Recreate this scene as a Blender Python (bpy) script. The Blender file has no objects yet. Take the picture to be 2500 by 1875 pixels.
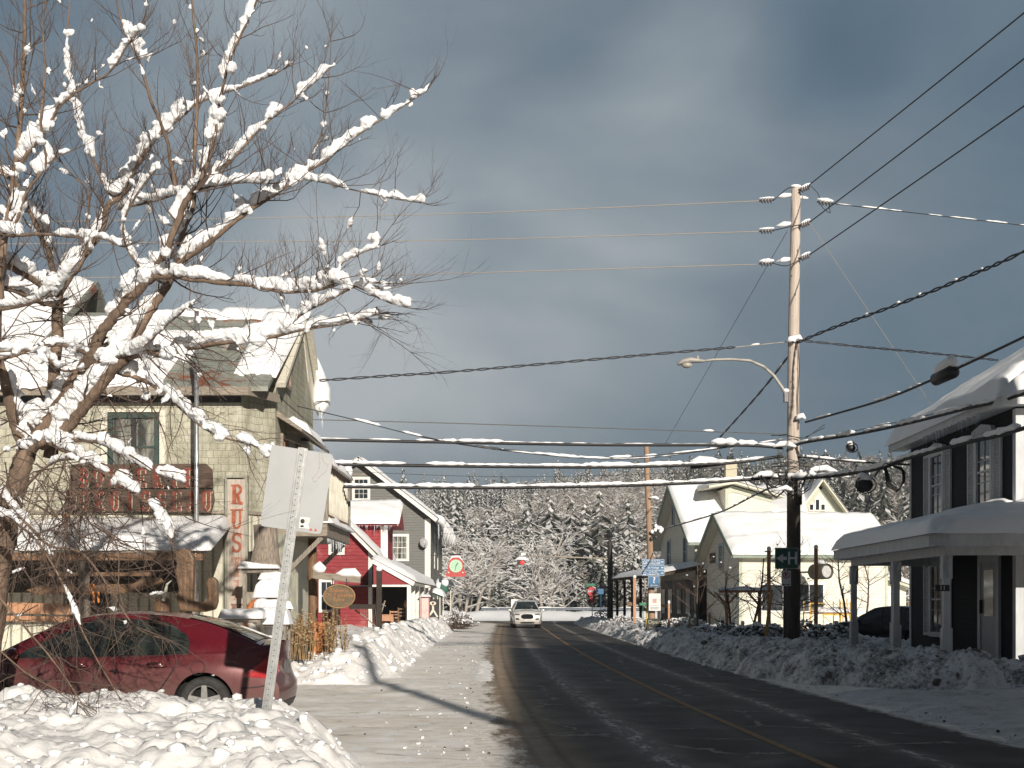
import bpy, math, random
import numpy as np
from mathutils import Vector, Matrix, noise
R = math.radians
sc = bpy.context.scene
COL = sc.collection
random.seed(7)

# ------------------------------------------------------------------ camera
EYE = 1.55
FPX = 3000.0
cd = bpy.data.cameras.new('camera')
cam = bpy.data.objects.new('camera', cd); COL.objects.link(cam)
cam.location = (0, 0, EYE); cam.rotation_euler = (R(90), 0, 0)
cd.sensor_width = 36; cd.lens = FPX/2500*36; cd.shift_y = (1470-937.5)/2500
cd.clip_start = .1; cd.clip_end = 5000
sc.camera = cam

def P(u, v, Y):
    return Vector(((u-1250)*Y/FPX, Y, EYE+(1470-v)*Y/FPX))

# ------------------------------------------------------------------ light
SUN_AZ = 17.6      # degrees to the right of straight behind the camera
SUN_EL = 19.5
sun_dir = Vector((math.sin(R(SUN_AZ))*math.cos(R(SUN_EL)), -math.cos(R(SUN_AZ))*math.cos(R(SUN_EL)), math.sin(R(SUN_EL))))
sd = bpy.data.lights.new('sun', 'SUN'); sun = bpy.data.objects.new('sun', sd); COL.objects.link(sun)
sd.energy = 4.9; sd.angle = R(.55); sd.color = (1, .915, .80)
sun.rotation_euler = sun_dir.to_track_quat('Z', 'Y').to_euler()
sun.location = (20, -40, 30)
vs = sc.view_settings
vs.view_transform = 'Standard'; vs.look = 'None'; vs.exposure = 0.24; vs.gamma = 1; vs.use_curve_mapping = False

w = bpy.data.worlds.new('World'); sc.world = w; w.use_nodes = True
nt = w.node_tree; N = nt.nodes; L = nt.links; N.clear()
def nn(t, **k):
    n = N.new(t)
    for a, b in k.items(): setattr(n, a, b)
    return n
out = nn('ShaderNodeOutputWorld'); bg = nn('ShaderNodeBackground'); L.new(bg.outputs[0], out.inputs[0])
sky = nn('ShaderNodeTexSky', sky_type='NISHITA', sun_disc=False, sun_elevation=R(SUN_EL), sun_rotation=R(180-SUN_AZ))
tc = nn('ShaderNodeTexCoord'); mp = nn('ShaderNodeMapping'); mp.inputs['Scale'].default_value = (1.0, 1.0, 2.2); mp.inputs['Rotation'].default_value = (0, R(-24), 0)
L.new(tc.outputs['Generated'], mp.inputs[0])
n1 = nn('ShaderNodeTexNoise'); n1.inputs['Scale'].default_value = 2.6; n1.inputs['Detail'].default_value = 6; n1.inputs['Roughness'].default_value = .5; n1.inputs['Distortion'].default_value = .35
L.new(mp.outputs[0], n1.inputs['Vector'])
# broad banks of brighter and darker cloud in given compass directions
def blob(px, py, r, amp):
    d = Vector(((px-1250)/FPX, 1, (1470-py)/FPX)).normalized()
    dp = nn('ShaderNodeVectorMath', operation='DOT_PRODUCT'); dp.inputs[1].default_value = d
    nv = nn('ShaderNodeVectorMath', operation='NORMALIZE'); L.new(tc.outputs['Generated'], nv.inputs[0]); L.new(nv.outputs[0], dp.inputs[0])
    mr = nn('ShaderNodeMapRange', interpolation_type='SMOOTHERSTEP'); mr.inputs['From Min'].default_value = math.cos(r/FPX); mr.inputs['From Max'].default_value = 1
    mr.inputs['To Min'].default_value = 0; mr.inputs['To Max'].default_value = amp
    L.new(dp.outputs['Value'], mr.inputs['Value']); return mr.outputs[0]
na = nn('ShaderNodeMath', operation='MULTIPLY_ADD'); na.inputs[1].default_value = .62; na.inputs[2].default_value = .205; L.new(n1.outputs['Fac'], na.inputs[0])
acc = na.outputs[0]
for b in [(1050, 420, 1000, .15), (1700, 620, 600, .07), (600, 420, 800, .07), (1700, -50, 1100, -.13), (500, -100, 700, -.08), (2450, 600, 800, -.10), (1250, 880, 900, .045), (2100, 560, 350, .05), (2050, 130, 620, .10)]:
    ad = nn('ShaderNodeMath', operation='ADD'); L.new(acc, ad.inputs[0]); L.new(blob(*b), ad.inputs[1]); acc = ad.outputs[0]
cr = nn('ShaderNodeValToRGB'); L.new(acc, cr.inputs[0])
e = cr.color_ramp.elements
e[0].position = .30; e[0].color = (.050, .088, .130, 1)
e[1].position = .78; e[1].color = (.36, .385, .40, 1)
for p_, c_ in [(.42, (.078, .124, .168, 1)), (.54, (.127, .168, .206, 1)), (.66, (.212, .250, .280, 1))]:
    q = e.new(p_); q.color = c_
sk = nn('ShaderNodeVectorMath', operation='SCALE'); sk.inputs[3].default_value = .05; L.new(sky.outputs[0], sk.inputs[0])
mx = nn('ShaderNodeMix', data_type='RGBA'); mx.inputs[0].default_value = .93
L.new(sk.outputs[0], mx.inputs[6]); L.new(cr.outputs[0], mx.inputs[7]); 
# sky dimmed overhead and behind the photographer, added to cut the fill light
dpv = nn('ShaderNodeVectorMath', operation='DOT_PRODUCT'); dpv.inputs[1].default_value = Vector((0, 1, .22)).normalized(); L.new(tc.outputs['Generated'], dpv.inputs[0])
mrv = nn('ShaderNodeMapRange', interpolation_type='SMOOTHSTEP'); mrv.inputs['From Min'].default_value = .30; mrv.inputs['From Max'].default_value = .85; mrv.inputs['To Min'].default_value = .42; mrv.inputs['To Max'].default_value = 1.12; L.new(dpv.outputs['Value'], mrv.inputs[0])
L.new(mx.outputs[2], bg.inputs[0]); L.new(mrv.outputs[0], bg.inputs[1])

# ------------------------------------------------------------------ materials
MATS = {}
def newmat(name):
    m = bpy.data.materials.new(name); m.use_nodes = True; t = m.node_tree
    p = t.nodes['Principled BSDF']; return m, t, p
def c4(c): return (c[0], c[1], c[2], 1)
def node(t, ty, **k):
    n = t.nodes.new(ty)
    for a, b in k.items(): setattr(n, a, b)
    return n
def noise_node(t, scale, detail=4, rough=.55, stretch=None, dist=0):
    co = node(t, 'ShaderNodeTexCoord'); n = node(t, 'ShaderNodeTexNoise')
    n.inputs['Scale'].default_value = scale; n.inputs['Detail'].default_value = detail; n.inputs['Roughness'].default_value = rough; n.inputs['Distortion'].default_value = dist
    if stretch:
        m = node(t, 'ShaderNodeMapping'); m.inputs['Scale'].default_value = stretch
        t.links.new(co.outputs['Object'], m.inputs[0]); t.links.new(m.outputs[0], n.inputs['Vector'])
    else: t.links.new(co.outputs['Object'], n.inputs['Vector'])
    return n
def ramp(t, fac, stops):
    r = node(t, 'ShaderNodeValToRGB'); t.links.new(fac, r.inputs[0])
    e = r.color_ramp.elements; e[0].position = stops[0][0]; e[0].color = c4(stops[0][1]); e[1].position = stops[-1][0]; e[1].color = c4(stops[-1][1])
    for p_, c_ in stops[1:-1]: q = e.new(p_); q.color = c4(c_)
    return r.outputs[0]
def mixc(t, f, a, b, blend='MIX'):
    m = node(t, 'ShaderNodeMix', data_type='RGBA', blend_type=blend)
    for i, x in ((0, f), (6, a), (7, b)):
        if hasattr(x, 'links'): t.links.new(x, m.inputs[i])
        else: m.inputs[i].default_value = x if i == 0 else c4(x)
    return m.outputs[2]
def mth(t, op, a, b=None, c=None):
    m = node(t, 'ShaderNodeMath', operation=op)
    for i, x in enumerate((a, b, c)):
        if x is None: continue
        if hasattr(x, 'links'): t.links.new(x, m.inputs[i])
        else: m.inputs[i].default_value = x
    return m.outputs[0]
def bump(t, p, h, strength, dist):
    b = node(t, 'ShaderNodeBump'); b.inputs['Strength'].default_value = strength; b.inputs['Distance'].default_value = dist
    t.links.new(h, b.inputs['Height'])
    if p.inputs['Normal'].links: t.links.new(p.inputs['Normal'].links[0].from_socket, b.inputs['Normal'])
    t.links.new(b.outputs[0], p.inputs['Normal'])
def mat(name, col, rough=.6, var=.15, scale=6, stretch=None, metal=0, bmp=0, bscale=40, bd=.01, col2=None, coat=0, spec=.5, lo=.35, hi=.65):
    if name in MATS: return MATS[name]
    m, t, p = newmat(name)
    p.inputs['Roughness'].default_value = rough; p.inputs['Metallic'].default_value = metal; p.inputs['Coat Weight'].default_value = coat
    p.inputs['Specular IOR Level'].default_value = spec
    n = noise_node(t, scale, 6, .6, stretch)
    a = tuple(x*(1-var) for x in col); b = tuple(min(1, x*(1+var)) for x in col) if col2 is None else col2
    t.links.new(ramp(t, n.outputs[0], [(lo, a), (hi, b)]), p.inputs['Base Color'])
    if bmp:
        n2 = noise_node(t, bscale, 4, .6, stretch); bump(t, p, n2.outputs[0], bmp, bd)
    MATS[name] = m; return m
def sep_xyz(t):
    co = node(t, 'ShaderNodeTexCoord'); s = node(t, 'ShaderNodeSeparateXYZ'); t.links.new(co.outputs['Object'], s.inputs[0]); return s
def clapboard(name, col, pitch=.12, var=.12, col2=None, patch=None, line=.45):
    m, t, p = newmat(name); p.inputs['Roughness'].default_value = .75; p.inputs['Specular IOR Level'].default_value = .22
    s = sep_xyz(t); f = mth(t, 'FRACT', mth(t, 'DIVIDE', s.outputs[2], pitch))
    row = mth(t, 'FLOOR', mth(t, 'DIVIDE', s.outputs[2], pitch))
    n = noise_node(t, 3, 6, .6, (1, 1, 6)); n2 = noise_node(t, 14, 5, .7, (.6, .6, 8))
    c = ramp(t, n.outputs[0], [(.3, tuple(x*(1-var) for x in col)), (.7, tuple(x*(1+var) for x in col) if col2 is None else col2)])
    c = mixc(t, mth(t, 'MULTIPLY', n2.outputs[0], .35), c, tuple(x*.72 for x in col))
    if patch:
        n3 = noise_node(t, .9, 5, .6); c = mixc(t, ramp(t, n3.outputs[0], [(.56, (0, 0, 0)), (.68, (.7, .7, .7))]), c, patch)
    lap = mth(t, 'LESS_THAN', f, .10)
    c = mixc(t, mth(t, 'MULTIPLY', lap, line), c, tuple(x*.25 for x in col))
    t.links.new(c, p.inputs['Base Color'])
    bump(t, p, mth(t, 'SUBTRACT', 1, f), .9, .018); bump(t, p, n2.outputs[0], .25, .01)
    MATS[name] = m; return m
def shingle(name, col, col2, bw=.16, bh=.15):
    m, t, p = newmat(name); p.inputs['Roughness'].default_value = .8
    s = sep_xyz(t); cx = node(t, 'ShaderNodeCombineXYZ'); t.links.new(mth(t, 'ADD', s.outputs[0], s.outputs[1]), cx.inputs[0]); t.links.new(s.outputs[2], cx.inputs[1])
    nw = noise_node(t, 3.5, 4, .7); sv_ = node(t, 'ShaderNodeVectorMath', operation='SCALE'); sv_.inputs[3].default_value = .07; t.links.new(nw.outputs['Color'], sv_.inputs[0]); av_ = node(t, 'ShaderNodeVectorMath', operation='ADD'); t.links.new(cx.outputs[0], av_.inputs[0]); t.links.new(sv_.outputs[0], av_.inputs[1])
    b = node(t, 'ShaderNodeTexBrick'); t.links.new(av_.outputs[0], b.inputs[0])
    for k, v in (('Scale', 1), ('Brick Width', bw), ('Row Height', bh), ('Mortar Size', .0045), ('Mortar Smooth', .1), ('Bias', 0)): b.inputs[k].default_value = v
    b.offset = .43; b.squash = 1.35; b.squash_frequency = 3
    b.inputs['Color1'].default_value = c4(col); b.inputs['Color2'].default_value = c4(col2); b.inputs['Mortar'].default_value = c4(tuple(x*.16 for x in col))
    n2 = noise_node(t, 22, 5, .7, (1.6, 1.6, .18)); n3 = noise_node(t, 1.1, 5, .65)
    c = mixc(t, mth(t, 'MULTIPLY', ramp(t, n2.outputs[0], [(.42, (0, 0, 0)), (.66, (1, 1, 1))]), .55), b.outputs[0], tuple(x*.55 for x in col))
    c = mixc(t, ramp(t, n3.outputs[0], [(.5, (0, 0, 0)), (.66, (.6, .6, .6))]), c, (.50, .49, .43))
    n4 = noise_node(t, 2.0, 7, .7, (1.5, 1.5, .35)); c = mixc(t, ramp(t, n4.outputs[0], [(.48, (0, 0, 0)), (.66, (.7, .7, .7))]), c, (.19, .18, .13))
    t.links.new(c, p.inputs['Base Color'])
    f = mth(t, 'FRACT', mth(t, 'DIVIDE', s.outputs[2], bh))
    bump(t, p, mth(t, 'SUBTRACT', 1, f), .8, .02); bump(t, p, b.outputs['Fac'], -.6, .01); bump(t, p, n2.outputs[0], .3, .01)
    MATS[name] = m; return m
def snowmat(name, base=(.80, .81, .83), dirt=0, dcol=(.16, .13, .10), dscale=2.2, bs=30, th=.55):
    m, t, p = newmat(name); p.inputs['Roughness'].default_value = .55; p.inputs['Specular IOR Level'].default_value = .3
    n = noise_node(t, 4, 5, .6); c = ramp(t, n.outputs[0], [(.3, tuple(x*.96 for x in base)), (.7, base)])
    if dirt:
        a = noise_node(t, dscale, 8, .72); b = noise_node(t, dscale*9, 4, .7)
        f = mth(t, 'ADD', mth(t, 'MULTIPLY', a.outputs[0], .6), mth(t, 'MULTIPLY', b.outputs[0], .4))
        f = ramp(t, f, [(th-.05, (0, 0, 0)), (th+.07, (1, 1, 1))])
        c = mixc(t, mth(t, 'MULTIPLY', f, dirt), c, dcol)
    t.links.new(c, p.inputs['Base Color'])
    n2 = noise_node(t, bs, 6, .65); bump(t, p, n2.outputs[0], .55, .02)
    n3 = noise_node(t, bs*5, 3, .6); bump(t, p, n3.outputs[0], .3, .004)
    MATS[name] = m; return m
SNOW = snowmat('snow'); SNOWD = snowmat('snow_gritty', (.80, .79, .78), .65, (.33, .27, .20), 2.6, 26, .57)
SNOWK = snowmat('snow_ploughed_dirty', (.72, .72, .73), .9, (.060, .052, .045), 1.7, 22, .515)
ROOFSNOW = snowmat('roof_snow', (.88, .885, .90), 0, bs=9)
WHITE = mat('white_paint', (.72, .71, .67), .6, .10, 5, (1, 1, 3)); CREAM = mat('cream_paint', (.62, .59, .50), .65, .14, 5, (3, 3, .6))
GREYW = mat('weathered_wood', (.24, .21, .175), .8, .4, 8, (8, 8, .7), bmp=.5, bscale=30)
GREYH = mat('weathered_wood_horizontal', (.25, .215, .175), .8, .4, 8, (.7, 8, 8), bmp=.5, bscale=30)
BROWNW = mat('brown_wood', (.17, .095, .05), .65, .4, 6, (6, 6, .7), bmp=.5, bscale=24)
CARVE = mat('carved_wood', (.15, .085, .045), .5, .45, 5, (5, 5, .8), bmp=.3, bscale=14)
ORANGEW = mat('new_wood', (.42, .22, .12), .6, .25, 6, (6, 6, .6))
BLACK = mat('black', (.015, .015, .017), .5, .2); BLACKGL = mat('black_gloss', (.012, .012, .014), .25, .2)
CABLE = mat('cable_rubber', (.018, .018, .02), .55, .3, 20)
METAL = mat('galvanised_steel', (.46, .47, .47), .38, .14, 12, metal=.75, bmp=.1)
ALU = mat('sign_back_aluminium', (.37, .38, .39), .5, .05, 3, (1, 1, 1), metal=.35)
DKMETAL = mat('dark_metal', (.07, .07, .075), .45, .2, metal=.5)
RED = mat('red_paint', (.45, .045, .05), .5, .2, 10); YELLOWM = mat('yellow_paint', (.62, .36, .04), .5, .15)
BARK = mat('bark', (.165, .115, .082), .85, .35, 9, (1, 1, .35), bmp=.9, bscale=26, bd=.02)
TWIG = mat('twig_bark', (.095, .066, .052), .8, .35, 3)
POLEW = mat('pole_wood', (.47, .40, .34), .85, .28, 5, (7, 7, .35), bmp=.5, bscale=30)
POLEDK = mat('pole_wood_stained', (.085, .07, .058), .9, .35, 5, (7, 7, .35), bmp=.5, bscale=30)
GREENP = mat('green_trim', (.33, .38, .28), .6, .1)
DRYG = mat('dry_weeds', (.30, .20, .10), .9, .5, 9)
EVERG = mat('evergreen_needles', (.035, .05, .03), .85, .4, 2)
LEAFO = mat('orange_leaf', (.5, .16, .03), .7, .4)
def glassmat(name, col=(.02, .025, .03), rough=.06, cur=None):
    m, t, p = newmat(name); p.inputs['Roughness'].default_value = rough; p.inputs['Specular IOR Level'].default_value = .8
    n = noise_node(t, 2.2, 3, .5, (2.5, 2.5, .5))
    t.links.new(ramp(t, n.outputs[0], [(.4, col), (.66, cur or tuple(x*1.8 for x in col))]), p.inputs['Base Color'])
    MATS[name] = m; return m
GLASS = glassmat('window_glass'); CURT = glassmat('window_with_curtain', (.05, .055, .05), .12, (.33, .33, .29))
def icemat():
    m, t, p = newmat('icicle_ice'); p.inputs['Base Color'].default_value = (.75, .8, .84, 1); p.inputs['Roughness'].default_value = .12; p.inputs['Transmission Weight'].default_value = .55; p.inputs['IOR'].default_value = 1.31
    MATS['ice'] = m; return m
ICE = icemat()

# ------------------------------------------------------------------ mesh builder
class MB:
    def __init__(s, M=None): s.v = []; s.f = []; s.mi = []; s.sm = []; s.M = M; s.m = 0; s.smooth = False
    def add(s, vs_, fs):
        b = len(s.v)
        if s.M is not None: vs_ = [s.M @ Vector(q) for q in vs_]
        s.v.extend([tuple(q) for q in vs_])
        for f in fs: s.f.append(tuple(b+i for i in f)); s.mi.append(s.m); s.sm.append(s.smooth)
        return s
    def box(s, x0, x1, y0, y1, z0, z1):
        return s.add([(x0, y0, z0), (x1, y0, z0), (x1, y1, z0), (x0, y1, z0), (x0, y0, z1), (x1, y0, z1), (x1, y1, z1), (x0, y1, z1)],
                     [(0, 3, 2, 1), (4, 5, 6, 7), (0, 1, 5, 4), (1, 2, 6, 5), (2, 3, 7, 6), (3, 0, 4, 7)])
    def beam(s, a, b, w_, h, up=(0, 0, 1)):
        a = Vector(a); b = Vector(b); d = (b-a).normalized(); up = Vector(up)
        if abs(d.dot(up)) > .98: up = Vector((0, 1, 0))
        x = d.cross(up).normalized()*w_/2; y = x.cross(d).normalized()*h/2
        return s.add([a-x-y, a+x-y, a+x+y, a-x+y, b-x-y, b+x-y, b+x+y, b-x+y], [(0, 3, 2, 1), (4, 5, 6, 7), (0, 1, 5, 4), (1, 2, 6, 5), (2, 3, 7, 6), (3, 0, 4, 7)])
    def prism(s, pts, vec):
        pts = [Vector(p_) for p_ in pts]; n = len(pts); vec = Vector(vec)
        return s.add(pts+[p_+vec for p_ in pts], [tuple(range(n-1, -1, -1)), tuple(range(n, 2*n))]+[(i, (i+1) % n, n+(i+1) % n, n+i) for i in range(n)])
    def quad(s, *p_): return s.add(list(p_), [tuple(range(len(p_)))])
    def tube(s, pts, rad, n=8, cap=True, jit=0, sq=1.0, lift=0):
        pts = [Vector(p_) for p_ in pts]; k = len(pts)
        if not hasattr(rad, '__len__'): rad = [rad]*k
        vs_ = []; prev = None
        for i, p_ in enumerate(pts):
            d = (pts[min(i+1, k-1)]-pts[max(i-1, 0)])
            d = d.normalized() if d.length > 1e-9 else Vector((0, 0, 1))
            u = prev if prev is not None else (Vector((0, 0, 1)) if abs(d.z) < .9 else Vector((0, 1, 0)))
            x = d.cross(u)
            if x.length < 1e-6: x = d.cross(Vector((1, 0, .1)))
            x.normalize(); y = x.cross(d).normalized(); prev = y
            for j in range(n):
                a = 2*math.pi*j/n; r = rad[i]*(1+(random.uniform(-jit, jit) if jit else 0))
                vs_.append(p_+x*math.cos(a)*r+y*math.sin(a)*r*sq+Vector((0, 0, lift)))
        fs = [(i*n+j, i*n+(j+1) % n, (i+1)*n+(j+1) % n, (i+1)*n+j) for i in range(k-1) for j in range(n)]
        if cap: fs += [tuple(range(n-1, -1, -1)), tuple(range((k-1)*n, k*n))]
        return s.add(vs_, fs)
    def cyl(s, a, b, r, r2=None, n=12): return s.tube([a, b], [r, r if r2 is None else r2], n)
    def cone(s, a, b, r, n=5):
        a = Vector(a); b = Vector(b); d = (b-a).normalized(); x = d.orthogonal().normalized(); y = d.cross(x)
        return s.add([a+x*math.cos(6.283*j/n)*r+y*math.sin(6.283*j/n)*r for j in range(n)]+[b], [(j, (j+1) % n, n) for j in range(n)])
    def ball(s, c, rx, ry=None, rz=None, nu=10, nv=6, jit=0, seed=0):
        ry = ry or rx; rz = rz or rx; c = Vector(c); vs_ = [c+Vector((0, 0, rz))]; rnd = random.Random(seed)
        for i in range(1, nv):
            th = math.pi*i/nv
            for j in range(nu):
                ph = 2*math.pi*j/nu; q = 1+rnd.uniform(-jit, jit)
                vs_.append(c+Vector((rx*math.sin(th)*math.cos(ph)*q, ry*math.sin(th)*math.sin(ph)*q, rz*math.cos(th)*q)))
        vs_.append(c-Vector((0, 0, rz)))
        fs = [(0, 1+j, 1+(j+1) % nu) for j in range(nu)]
        for i in range(nv-2):
            for j in range(nu): fs.append((1+i*nu+j, 1+(i+1)*nu+j, 1+(i+1)*nu+(j+1) % nu, 1+i*nu+(j+1) % nu))
        b = 1+(nv-2)*nu; fs += [(b+j, len(vs_)-1, b+(j+1) % nu) for j in range(nu)]
        return s.add(vs_, fs)
    def grid(s, pts, nu, nv):   # pts row-major nu rows of nv
        return s.add(pts, [(i*nv+j, (i+1)*nv+j, (i+1)*nv+j+1, i*nv+j+1) for i in range(nu-1) for j in range(nv-1)])
    def text(s, string, M4, size=1, depth=.01, align='CENTER', sx=1, bold=0):
        c = bpy.data.curves.new('t', 'FONT'); c.body = string; c.size = size; c.extrude = depth/2; c.align_x = align; c.align_y = 'CENTER'; c.resolution_u = 3; c.offset = bold; c.space_line = .85
        o = bpy.data.objects.new('t', c); COL.objects.link(o); bpy.context.view_layer.update()
        me = o.to_mesh(); S = Matrix.Diagonal((sx, 1, 1, 1)); T = M4 @ S
        s.add([T @ v_.co for v_ in me.vertices], [tuple(p_.vertices) for p_ in me.polygons])
        o.to_mesh_clear(); bpy.data.objects.remove(o); bpy.data.curves.remove(c); return s
    def build(s, name, mats, parent=None, bevel=0):
        me = bpy.data.meshes.new(name); o = bpy.data.objects.new(name, me); COL.objects.link(o)
        off = Vector((0, 0, 0))
        if parent is not None:
            o.parent = parent; q = parent
            while q is not None: off += q.location; q = q.parent
        a = np.array(s.v, dtype=np.float64).reshape(-1, 3)
        if parent is None and len(a) and MB.ORG:
            base = Vector(((a[:, 0].min()+a[:, 0].max())/2, (a[:, 1].min()+a[:, 1].max())/2, a[:, 2].min())); o.location = base; off = base
        a = a-np.array(off)
        me.from_pydata(a.tolist(), [], s.f)
        if not isinstance(mats, (list, tuple)): mats = [mats]
        for m_ in mats: me.materials.append(m_)
        me.polygons.foreach_set('material_index', s.mi); me.polygons.foreach_set('use_smooth', s.sm)
        me.update()
        if bevel:
            b = o.modifiers.new('bevel', 'BEVEL'); b.width = bevel; b.segments = 2; b.limit_method = 'ANGLE'
        return o
MB.ORG = True
def tag(o, label, cat=None, group=None, kind=None):
    if label: o['label'] = label
    if cat: o['category'] = cat
    if group: o['group'] = group
    if kind: o['kind'] = kind
    return o
def thing(name, label, cat, loc, group=None):
    o = bpy.data.objects.new(name, None); COL.objects.link(o); o.location = loc; o.empty_display_size = .2
    return tag(o, label, cat, group)
def fbuild(name, V, F, mi, mats, parent=None, smooth=True):   # numpy mesh, F (n,4) or (n,3)
    me = bpy.data.meshes.new(name); o = bpy.data.objects.new(name, me); COL.objects.link(o)
    V = np.asarray(V, dtype=np.float32)
    if parent is not None:
        o.parent = parent; off = Vector((0, 0, 0)); q = parent
        while q is not None: off += q.location; q = q.parent
        V = V-np.array(off, dtype=np.float32)
    k = F.shape[1]; me.vertices.add(len(V)); me.vertices.foreach_set('co', V.ravel())
    me.loops.add(F.size); me.loops.foreach_set('vertex_index', F.ravel().astype(np.int32))
    me.polygons.add(len(F)); me.polygons.foreach_set('loop_start', np.arange(0, F.size, k, dtype=np.int32)); me.polygons.foreach_set('loop_total', np.full(len(F), k, dtype=np.int32))
    for m_ in mats: me.materials.append(m_)
    if mi is not None: me.polygons.foreach_set('material_index', mi.astype(np.int32))
    me.polygons.foreach_set('use_smooth', np.full(len(F), smooth)); me.update(calc_edges=True); me.validate(); return o
def rotz(deg, loc=(0, 0, 0)): return Matrix.Translation(Vector(loc)) @ Matrix.Rotation(R(deg), 4, 'Z')
def face_cam(loc, yaw=0, roll=0):   # text plane whose normal is -Y turned by yaw
    return Matrix.Translation(Vector(loc)) @ Matrix.Rotation(R(yaw), 4, 'Z') @ Matrix.Rotation(R(90), 4, 'X') @ Matrix.Rotation(R(roll), 4, 'Z')

# ------------------------------------------------------------------ slab serif letters
def arc(cx, cy, rx, ry, a0, a1, n=8): return [(cx+rx*math.cos(R(a0+(a1-a0)*i/n)), cy+ry*math.sin(R(a0+(a1-a0)*i/n))) for i in range(n+1)]
T_, t_ = .20, .09
def sf(x, y): return ([(x-.17, y), (x+.17, y)], .08)
GL = {
 'I': [([(.3, 0), (.3, 1)], T_), sf(.3, .04), sf(.3, .96)],
 'R': [([(.17, 0), (.17, 1)], T_), sf(.17, .04), ([(0, .96), (.35, .96)], .08), (arc(.32, .74, .2, .22, 90, -90), .14), ([(.17, .52), (.34, .52)], .08), ([(.32, .52), (.46, .05), (.6, .05)], .16)],
 'U': [([(.14, 1), (.14, .3)], T_), (arc(.3, .27, .17, .23, 180, 360), .12), ([(.47, 1), (.47, .3)], .12), sf(.14, .96), sf(.47, .96)],
 'S': [(arc(.3, .73, .19, .21, 30, 270), .14), (arc(.3, .27, .19, .23, 90, -150), .14), ([(.5, .7), (.5, .98)], .07), ([(.1, .02), (.1, .3)], .07)],
 'T': [([(.3, 0), (.3, 1)], T_), ([(.02, .95), (.58, .95)], .1), sf(.3, .04), ([(.05, .76), (.05, .98)], .08), ([(.55, .76), (.55, .98)], .08)],
 'K': [([(.16, 0), (.16, 1)], T_), sf(.16, .04), sf(.16, .96), ([(.2, .42), (.5, .96)], .1), ([(.3, .58), (.52, .04)], .17), ([(.42, .04), (.62, .04)], .08), ([(.42, .96), (.62, .96)], .08)],
 'E': [([(.17, 0), (.17, 1)], T_), ([(.0, .95), (.54, .95)], .1), ([(.0, .05), (.56, .05)], .1), ([(.17, .5), (.42, .5)], .09), ([(.54, .74), (.54, 1)], .07), ([(.56, 0), (.56, .27)], .07), ([(.42, .38), (.42, .62)], .07)],
 'A': [([(.1, .04), (.3, 1)], .09), ([(.3, 1), (.5, .04)], T_), ([(.16, .32), (.44, .32)], .08), ([(-.02, .04), (.22, .04)], .08), ([(.36, .04), (.64, .04)], .08)],
 'B': [([(.17, 0), (.17, 1)], T_), ([(.0, .96), (.32, .96)], .08), ([(0, .04), (.34, .04)], .08), (arc(.3, .74, .19, .22, 90, -90), .14), (arc(.32, .28, .2, .24, 90, -90), .14)],
 'O': [(arc(.3, .5, .21, .44, 0, 360, 18), .15)],
 'D': [([(.15, 0), (.15, 1)], T_), (arc(.22, .5, .29, .44, 90, -90, 12), .14), ([(0, .95), (.22, .95)], .09), ([(0, .05), (.22, .05)], .09)],
}
def serif(mb, ch, M4, h, wscale, depth, k0=0):
    k = k0
    for pts, w_ in GL.get(ch, []):
        for i in range(len(pts)-1):
            a = Vector((pts[i][0]*wscale, pts[i][1]*h, 0)); b = Vector((pts[i+1][0]*wscale, pts[i+1][1]*h, 0))
            d = (b-a); L_ = d.length
            if L_ < 1e-6: continue
            d /= L_; ext = d*w_*h*.12 if len(pts) > 2 else Vector((0, 0, 0)); ww = w_*(wscale if abs(d.y) > .7 else h*.9)
            nrm = Vector((-d.y, d.x, 0))*ww/2; a2 = a-ext; b2 = b+ext; dz = depth+k*.00035; k += 1
            q = [a2-nrm, b2-nrm, b2+nrm, a2+nrm]
            mb.prism([M4 @ x for x in q], (M4.to_3x3() @ Vector((0, 0, dz))))

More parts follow.
